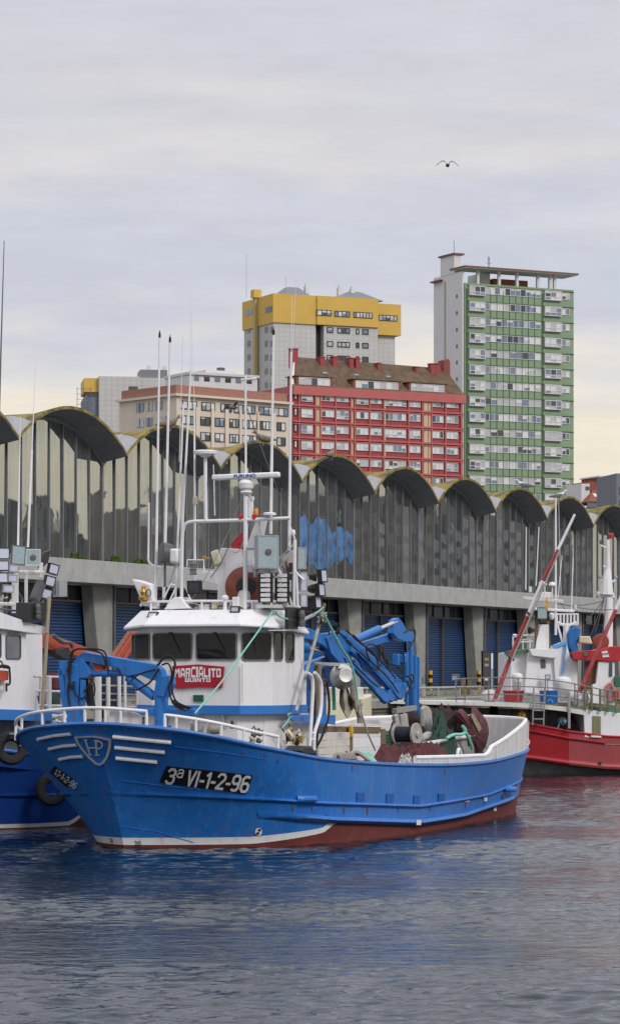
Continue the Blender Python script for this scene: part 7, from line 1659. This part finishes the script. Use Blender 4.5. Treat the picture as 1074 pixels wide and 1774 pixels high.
# --- nets, ropes and cloth on the blue boat
def bz(px, py, y): return B.y(px, py, y)
def net_heap(px0, px1, pyt, y, z0, ry, seed, lab, m=net, peak=None, ridges=1.0, grp='nets on the blue boat'):
    a, b = bz(px0, 1300, y), bz(px1, 1300, y); t = bz((px0+px1)/2, pyt, y)
    mb = heap(B, (a.x+b.x)/2, y, z0, (b.x-a.x)/2, ry, t.z-z0, seed, ridges, peak); return t1(mb, 'net', m, B, lab, 'net', grp, base=V((a.x+b.x)/2, y, z0))
net_heap(622, 812, 1290, -2.7, 1.05, 0.95, 3, 'low maroon net heap spilling along the rail in front of the net drum')
net_heap(548, 672, 1303, -3.1, 1.05, 0.7, 5, 'flat maroon net bundle along the rail under the white boards')
net_heap(650, 818, 1228, -0.7, 1.05, 1.5, 9, 'large dark net mass rising behind the winch', mat('dark_brown_net',(0.035,0.02,0.02),0.95,var=0.6,scale=8,bump=0.9,bscale=34))
net_heap(736, 786, 1240, -1.7, 1.05, 0.55, 6, 'dark green net fold lying against the dark net mass', green_net)
# tall hung bundle with a pointed top
def bundle():
    y = -1.6; out_ = [(790,1232),(800,1228),(812,1240),(820,1224),(833,1236),(843,1252),(846,1270),(842,1290),(834,1304),(822,1313),(812,1308),(804,1292),(795,1272),(789,1252)]
    c = (818,1268); mb = MB(); rows = []; rg = random.Random(8)
    for s_ in (-1, 1):
        pass
    n = len(out_)*3; ol = [Vector((x,y_,0)) for x,y_ in out_]; ol = [p for p in smoothpath(ol+[ol[0]], 3)][:-1]
    loops = []
    for k, (f, d) in enumerate(((0.03,-0.42),(0.35,-0.40),(0.65,-0.30),(0.88,-0.14),(1.0,0.0),(0.88,0.14),(0.6,0.3),(0.05,0.4))):
        loops.append([bz(c[0]+(p.x-c[0])*f+rg.uniform(-1.3,1.3)*f, c[1]+(p.y-c[1])*f+rg.uniform(-1.3,1.3)*f, y+d+0.06*math.sin(i*1.9+k)*f) for i, p in enumerate(ol)])
    mb.loft(loops); return mb
t1(bundle(), 'net', net, B, 'tall maroon net bundle with a pointed top hung by the stern bulwark', 'net', 'nets on the blue boat')
mb = MB(); mb.prism([bz(*q,-2.05) for q in ((814,1238),(820,1236),(834,1262),(829,1268))], (0,0.03,0)); t1(mb, 'mesh_strip', mat('tan_net_panel',(0.26,0.22,0.15),0.9,var=0.4,scale=12), B, 'tan mesh strip stitched on the pointed maroon bundle', 'mesh strip', smooth=False)
rg = random.Random(17)
def rope(pts, fr, y, r, m, lab, grp=None, n=6): mb = MB(); mb.tube(smoothpath([fr.y(*q,y) for q in pts], n), r, 7); return t1(mb, 'rope', m, fr, lab, 'rope', grp)
rope([(773,1279),(785,1273),(800,1272),(806,1266),(801,1258),(806,1268),(812,1280),(818,1297)], B, -2.2, 0.05, green_rope, 'pale green rope looped over the grey net bin')
rope([(751,1312),(754,1300),(757,1294),(758,1287)], B, -2.6, 0.045, green_rope, 'short pale green rope end over the low maroon heap')
rope([(849,1250),(848,1268),(850,1280),(848,1288),(851,1276),(846,1270)], B, -0.6, 0.05, green_rope, 'pale green rope tied round the white stern post')
rope([(472,1060),(430,1118),(385,1180),(338,1236)], B, -2.3, 0.022, green_rope, 'long pale green rope running from the roof down past the name board')
rope([(560,1062),(572,1085),(590,1120),(608,1150),(617,1190),(620,1225)], B, -2.4, 0.032, green_rope, 'pale green rope hanging from the spar tip past the steel drum')
rope([(620,1222),(626,1236),(636,1268),(650,1300)], B, -2.4, 0.025, rope_grey, 'grey rope running from the frayed knot down to the nets')
rope([(477,1058),(484,1068),(497,1072),(520,1073),(545,1064),(560,1052)], B, -2.45, 0.022, green_rope, 'thin pale rope slung from the visor to the spar tip')
rope([(510,1075),(530,1072),(548,1062),(556,1056)], B, -2.35, 0.035, rope_grey, 'thick grey rope lashed between visor corner and spar tip')
rope([(577,1170),(578,1200),(579,1230)], B, -1.6, 0.05, mat('bottle_green_rope',(0.06,0.30,0.20),0.85), 'dark green rope hanging straight down behind the gallows')
rope([(488,1262),(498,1250),(501,1244),(506,1240),(504,1236),(499,1238),(501,1243)], B, -2.0, 0.022, green_rope, 'thin green rope with a ring knot below the blue band')
c = bz(622,1228,-2.45); mb = MB()
for q in range(12): mb.tube(smoothpath([c+V(rg.uniform(-.12,.12),rg.uniform(-.06,.06),rg.uniform(-.22,.25)) for _ in range(4)],4), 0.022, 5)
t1(mb, 'rope_knot', rope_grey, B, 'frayed grey knot joining the hanging green and grey ropes', 'rope')
# coiled green and grey warps on the rail
for k in range(7):
    p0, p1, p2 = bz(604+4*k,1309-0.6*k,-3.5), bz(618+4*k,1303+1.2*k,-3.6), bz(632+2.6*k,1311+1.5*k,-3.7)
    mb = MB(); mb.tube(smoothpath([p0,(p0+p1)/2+V(0,0,.04),p1,(p1+p2)/2+V(0,-.02,-.01),p2+V(0,-.1,-.08)],4), 0.055, 7)
    t1(mb, 'warp', green_rope if k > 1 else rope_grey, B, 'striped green and grey warp strand laid over the blue rail', 'rope', 'warps laid over the rail')
mb = MB()
for k in range(6): mb.tube(smoothpath([bz(577+5*k,1318,-3.55), bz(583+5*k,1306,-3.6), bz(592+5*k,1315,-3.7)],4), 0.05, 7)
t1(mb, 'rope_coil', mat('chafed_rope',(0.30,0.26,0.24),0.9,var=0.4,scale=25), B, 'chafed grey rope coil beside the green warps', 'rope')
mb = MB(); mb.prism([bz(*q,-3.3) for q in ((521,1300),(528,1292),(540,1292),(549,1304),(546,1309),(524,1307))], (0,0.5,0)); t1(mb, 'hatch_cover', blackmetal, B, 'small black curved hatch lying by the rail under the ladder rails', 'hatch', smooth=False, bevel=0.05)
mb = heap(B, bz(688,1308,-3.5).x, -3.75, 1.75, 0.45, 0.22, 0.38, 31); t1(mb, 'rag', mat('speckled_rag',(0.35,0.35,0.35),0.9,var=0.9,scale=14), B, 'speckled grey rag over the forward end of the white bulwark', 'rag')
def cloth():
    mb = MB(); rows = []
    for i in range(18):
        b = i/17; row = []
        for j in range(15):
            a = j/14; x = 596+(a-0.5)*(14+16*b*math.sin(2.2*b+0.4))+10*b*b; y = 1192+b*(42+10*math.sin(a*5)); row.append(bz(x, y, -1.7+0.12*math.sin(a*9+b*2)+0.05*math.sin(b*11)))
        rows.append(row)
    mb.grid(rows); return mb
t1(cloth(), 'cloth', tan_cloth, B, 'limp tan cloth hanging beneath the steel hauling drum', 'cloth', recalc=False)
rope([(610,1180),(612,1200),(614,1215),(622,1235),(624,1252)], B, -1.5, 0.09, tan_cloth, 'twisted brown cloth strip hanging right of the tan cloth')
# green mesh panel by the white box
mb = MB(); 
for k in range(7): mb.tube([bz(668+2.6*k,1266,-1.2), bz(667+2.8*k,1308,-1.2)], 0.02, 4)
for k in range(8): mb.tube([bz(667,1267+5.5*k,-1.2), bz(686,1267+5.5*k,-1.2)], 0.02, 4)
t1(mb, 'green_screen', mat('green_mesh',(0.03,0.12,0.08),0.8), B, 'dark green mesh panel right of the white pen boards', 'net screen')
# --- fenders between the boats
def tyre(fr, c, ro, ri, ax, lab):
    mb = MB(); mb.lathe(c, ax, [(-0.11,ri),(-0.13,ri+0.06),(-0.12,ro-0.05),(-0.05,ro),(0.05,ro),(0.12,ro-0.05),(0.13,ri+0.06),(0.11,ri),(0.0,ri-0.05),(-0.11,ri)], 28)
    mb.f = mb.f[:-2]; mb.m = mb.m[:-2]; return t1(mb, 'tyre', black, fr, lab, 'tyre fender', 'tyre fenders between the boats', base=c, recalc=True)
tyre(L, L.y(20,1296,-3.5), 0.46, 0.24, (-0.72,-0.68,0.1), 'worn black tyre fender hanging off the bow rail of the blue boat')
tyre(L, L.y(90,1368,-3.45), 0.46, 0.24, (-0.6,-0.8,0.05), 'black tyre fender half hidden behind the blue bow')
mb = MB(); p = [HS.pt(2.6, HS.dz(2.6), 1)+V(0,0,.02)]
pw = B.w(*p[0]); g = L.y(18,1272,-3.5); gw_ = L.w(*g); mb.tube(sag(pw, gw_, 0.05, 6), 0.035, 6); mb.tube(sag(gw_, L.w(*L.y(-30,1300,-3.0)), 0.1, 6), 0.03, 6); t1(mb, 'rope', rope_grey, WORLD, 'grey mooring rope from the blue bow to the boat behind', 'rope')
mb = MB(); c = B.w(*(HS.pt(2.3, HS.dz(2.3), 1)+V(0.15,-0.1,0.12)))
for q in range(14): mb.tube(smoothpath([c+V(rg.uniform(-.18,.18),rg.uniform(-.12,.12),rg.uniform(-.15,.16)) for _ in range(4)],4), 0.03, 5)
t1(mb, 'rope_knot', mat('white_rope',(0.55,0.54,0.52),0.9), WORLD, 'bundle of white rope tied at the tip of the blue bow', 'rope')
mb = heap(B, 0.2, 0.9, 2.52, 0.45, 0.45, 0.5, 12); t1(mb, 'net', green_rope, B, 'pale green net crumpled behind the bow rail', 'net')
# --- small launch moored by the quay wall
S = frame_px(560, 100, 50); sk = thing('launch', 'small cream launch with a brown stripe moored below the quay wall', 'launch', S)
zt_ = S.y(590,1215,0).z; zb_ = 0.0
def lring(f, z, n=9):
    P = []
    for q in range(n): t = q/(n-1); P.append(V(-1.0+3.6*t, -1.0*f*math.sin(math.pi*min(1,t*0.75+0.25))**0.7+0.0, z+0.25*t*t))
    for q in range(n-1,-1,-1): t = q/(n-1); P.append(V(-1.0+3.6*t, 1.0*f*math.sin(math.pi*min(1,t*0.75+0.25))**0.7+0.02, z+0.25*t*t))
    return P
mb = MB(); mb.loft([lring(0.7,-0.2), lring(0.85,zt_*0.4), lring(0.96,zt_*0.62)]); mb.build('hull', mat('launch_white',(0.55,0.54,0.52),0.5,var=0.1), sk)
mb = MB(); mb.loft([lring(1.0,zt_*0.621), lring(1.02,zt_*0.74)]); mb.build('brown_stripe', mat('stripe_brown',(0.22,0.13,0.08),0.6), sk)
mb = MB(); mb.loft([lring(0.99,zt_*0.741), lring(1.0,zt_)]); mb.build('sheer_plank', cream, sk)
mb = MB(); mb.bx(-0.2,1.5,-0.6,0.6,zt_,zt_+0.5); mb.build('cabin', mat('launch_white',(0.55,0.54,0.52)), sk, smooth=False, bevel=0.05)
# --- quay furniture
def qp(px, py, y): return Q.y(px, py, y)
def qpost(px, y, lab, h=1.15):
    p = qp(px, 1195, y); fr = Frame(*Q.w(p.x, y).xy, Q.a*180/math.pi); t = thing('bollard', lab, 'bollard', fr, 0,0,QZ, 'striped posts by the shutters')
    for k in range(5): mb = MB(); mb.cyl((0,0,k*h/5),(0,0,(k+1)*h/5),0.13,n=14); mb.build('stripe', yellow if k % 2 == 0 else black, t)
qpost(745, 58.6, 'yellow and black striped post at the column right of the hanging arm'); qpost(829, 58.6, 'yellow and black striped post next to the grey service cabinet')
p = qp(843,1195,57.0); fr = Frame(*Q.w(p.x, 57.0).xy, 8); cb = thing('service_cabinet', 'tall dark grey service cabinet with pale side strip on the quay', 'service cabinet', fr, 0,0,QZ)
mb = MB(); mb.bx(-0.30,0.16,-0.25,0.25,0,2.25); mb.build('body', mat('cabinet_grey',(0.05,0.05,0.055),0.5), cb, smooth=False, bevel=0.02)
mb = MB(); mb.bx(-0.32,0.18,-0.27,0.27,2.252,2.33); mb.build('cap', mat('cabinet_blue',(0.02,0.03,0.09),0.5), cb, smooth=False)
mb = MB(); mb.bx(0.19,0.33,-0.24,0.1,0,2.2); mb.build('grey_strip', grey, cb, smooth=False, bevel=0.01); mb = MB(); mb.bx(0.20,0.32,-0.262,-0.242,1.25,2.18); mb.build('light_strip', white, cb, smooth=False)
for (z, m) in ((1.75, brass2),(1.4,grey),(0.55,white)): mb = MB(); mb.bx(-0.2,0.05,-0.262,-0.252,z,z+0.16); mb.build('panel', m, cb, smooth=False)
fr = Frame(*Q.w(qp(720,1217,44.2).x, 44.2).xy, Q.a*180/math.pi)
a = Q.y(720,1200,44.2); b = Q.y(832,1200,44.2); Lr = b.x-a.x
rl = thing('quay_railing', 'low pale tube railing with rounded end on the quay edge', 'railing', fr, 0,0,QZ)
mb = MB(); mb.tube([V(0,0,0), V(0,0,0.42)]+[V(Lr*q/8,0,0.44) for q in range(9)]+smoothpath([V(Lr,0,0.44),V(Lr+0.25,0,0.40),V(Lr+0.32,0,0.28),V(Lr+0.32,0,0)],4), 0.05, 8); mb.build('top_tube', mat('pale_tube',(0.36,0.35,0.31),0.6), rl)
for q in (0.33,0.66): mb = MB(); mb.tube([V(Lr*q,0,0), V(Lr*q,0,0.44)], 0.045, 7); mb.build('post', MATS['pale_tube'], rl)
for (px, h, m, lab) in ((801,0.85,mat('ochre_post',(0.28,0.22,0.11)),'short ochre timber post behind the red boat rail, the nearer of two'),(812,0.7,wood,'short dark timber post behind the red boat rail, by the ochre one'),(733,0.55,mat('pale_post',(0.4,0.38,0.35),0.8),'pale marker post with red foot on the quay verge')):
    p = Q.y(px,1205,46.0); mb = MB(); mb.beam(V(p.x,46,QZ), V(p.x,46,QZ+h), 0.16, 0.16); t1(mb, 'post', m, Q, lab, 'post', 'posts on the quay', smooth=False, bevel=0.02)
p = Q.y(789,1205,45.0); fr = Frame(*Q.w(p.x,45.0).xy, 0); fl_ = thing('floodlight_post', 'grey floodlight on a short post beside the stern rail', 'floodlight', fr, 0,0,QZ)
mb = MB(); mb.tube([V(0,0,0),V(0,0,0.75)], 0.05, 8); mb.build('post', grey, fl_); flood(fl_, (0,0,0.88), 0.34, 0.26, (-0.5,-1,-0.2), dgrey, 0.2)
for (px, lab) in ((690,'black and white ladder hanging on the quay wall behind the net drum'),):
    pass
for (px0, px1) in ((560,1000),):
    p0, p1 = Q.y(560,1217,43.4), Q.y(705,1217,43.4); fr = Frame(*Q.w(p0.x,43.4).xy, Q.a*180/math.pi); pr_ = thing('quay_railing', 'long thin pale rail along the quay behind the big crane', 'railing', fr, 0,0,QZ)
    mb = MB(); mb.tube([V(0,0,0.5),V(p1.x-p0.x,0,0.5)], 0.045, 7); mb.build('top_tube', MATS['pale_tube'], pr_)
    for q in range(7): x = (p1.x-p0.x)*q/6; mb = MB(); mb.tube([V(x,0,0.0),V(x,0,0.5)], 0.04, 6); mb.build('post', MATS['pale_tube'], pr_)
# --- gulls
gw1 = mat('gull_white', (0.66,0.66,0.66), 0.8); gg = mat('gull_grey', (0.16,0.165,0.17), 0.8, var=0.2); gb_ = mat('gull_brown', (0.20,0.16,0.12), 0.9, var=0.5, scale=18)
def perched(px, py, Y, face, m, lab, s=1.0):
    fr = frame_px(px, Y, 0); z = CAMH+(HY-py)/FPX*Y; t = thing('gull', lab, 'gull', fr, 0,0,z, 'gulls on the roof waves', rz=face)
    ring_ = lambda x, z_, r, ry: [V(x, ry*math.cos(R(q)), z_+r*math.sin(R(q))) for q in range(0,360,36)]
    mb = MB(); mb.loft([ring_(*q) for q in ((-.34,.17,.012,.02),(-.26,.17,.045,.05),(-.12,.19,.10,.10),(.02,.22,.115,.11),(.13,.26,.095,.09),(.19,.33,.062,.06),(.21,.38,.058,.055),(.25,.41,.055,.05),(.30,.40,.028,.026),(.32,.395,.012,.012))]); mb.v = [tuple(Vector(p)*s) for p in mb.v]; mb.build('body', m, t)
    for sd_ in (-1,1): mb = MB(); mb.loft([[V(x, sd_*(y+.012*math.cos(R(q))), z_+h*math.sin(R(q))) for q in range(0,360,45)] for (x,y,z_,h) in ((-.42,.03,.17,.015),(-.2,.095,.20,.06),(.0,.112,.22,.075),(.12,.09,.25,.03))]); mb.v = [tuple(Vector(p)*s) for p in mb.v]; mb.build('wing', gg if m is gw1 else m, t)
    mb = MB(); mb.cyl((.31*s,0,.397*s),(.38*s,0,.385*s),.014*s,.005*s,8); mb.build('bill', yellow, t)
    for sd_ in (-.04,.04): mb = MB(); mb.tube([(0,sd_*s,.13*s),(0,sd_*s,0)], .010*s, 5); mb.build('leg', mat('leg_pink',(.4,.25,.22),.7), t)
perched(295, 747, 98, 0.2, gb_, 'brown speckled gull standing on the second roof wave, left of the tall aerials', 1.25)
perched(456, 772, 108, 3.3, gb_, 'brown gull sitting on the roof wave below the beige block', 1.25)
perched(573, 798, 118, 1.2, gb_, 'small brown gull facing away on the roof wave before the red block', 1.2)
perched(906, 850, 150, 3.0, gw1, 'white gull on the roof wave in front of the green tower', 1.35)
perched(968, 868, 155, 0.1, gw1, 'white gull on the roof wave at the right foot of the green tower', 1.35)
def flying(px, py, Y, span, face, bank, m, lab, z_up=1.0):
    fr = frame_px(px, Y, 0); z = CAMH+(HY-py)/FPX*Y; t = thing('gull', lab, 'gull', fr, 0,0,z, rz=face)
    ring_ = lambda x, z_, r: [V(x, r*math.cos(R(q)), z_+r*0.9*math.sin(R(q))) for q in range(0,360,40)]
    mb = MB(); mb.loft([ring_(*q) for q in ((-.30,0,.015),(-.16,0,.06),(0,0,.085),(.13,.01,.075),(.20,.02,.05),(.27,.02,.035),(.33,.015,.01))]); mb.build('body', m, t)
    for sd_ in (-1,1):
        mb = MB(); rows = []
        for (f, zz, xx, ch) in ((0.06,.02,.06,.20),(.22,.14,.10,.20),(.40,.19,.12,.17),(.62,.13,.05,.13),(.85,.02,-.05,.08),(1.0,-.05,-.12,.02)):
            y = sd_*f*span/2; rows.append([V(xx,y,zz*z_up+sd_*bank*f), V(xx-ch*0.4,y,zz*z_up+.02+sd_*bank*f), V(xx-ch,y,zz*z_up+sd_*bank*f), V(xx-ch*0.4,y,zz*z_up-.008+sd_*bank*f)])
        mb.loft(rows); mb.build('wing', m, t)
    return t
gd = mat('gull_dark', (0.06,0.06,0.065), 0.9)  # one dark tone over the whole bird
flying(775, 286.5, 120, 0.95, R(85), 0.03, gd, 'dark gull gliding alone high in the cloudy sky')
flying(404, 706, 100, 0.85, R(60), -0.12, mat('gull_mid',(0.13,0.13,0.13),0.9), 'gull gliding low in front of the beige block', 0.7)
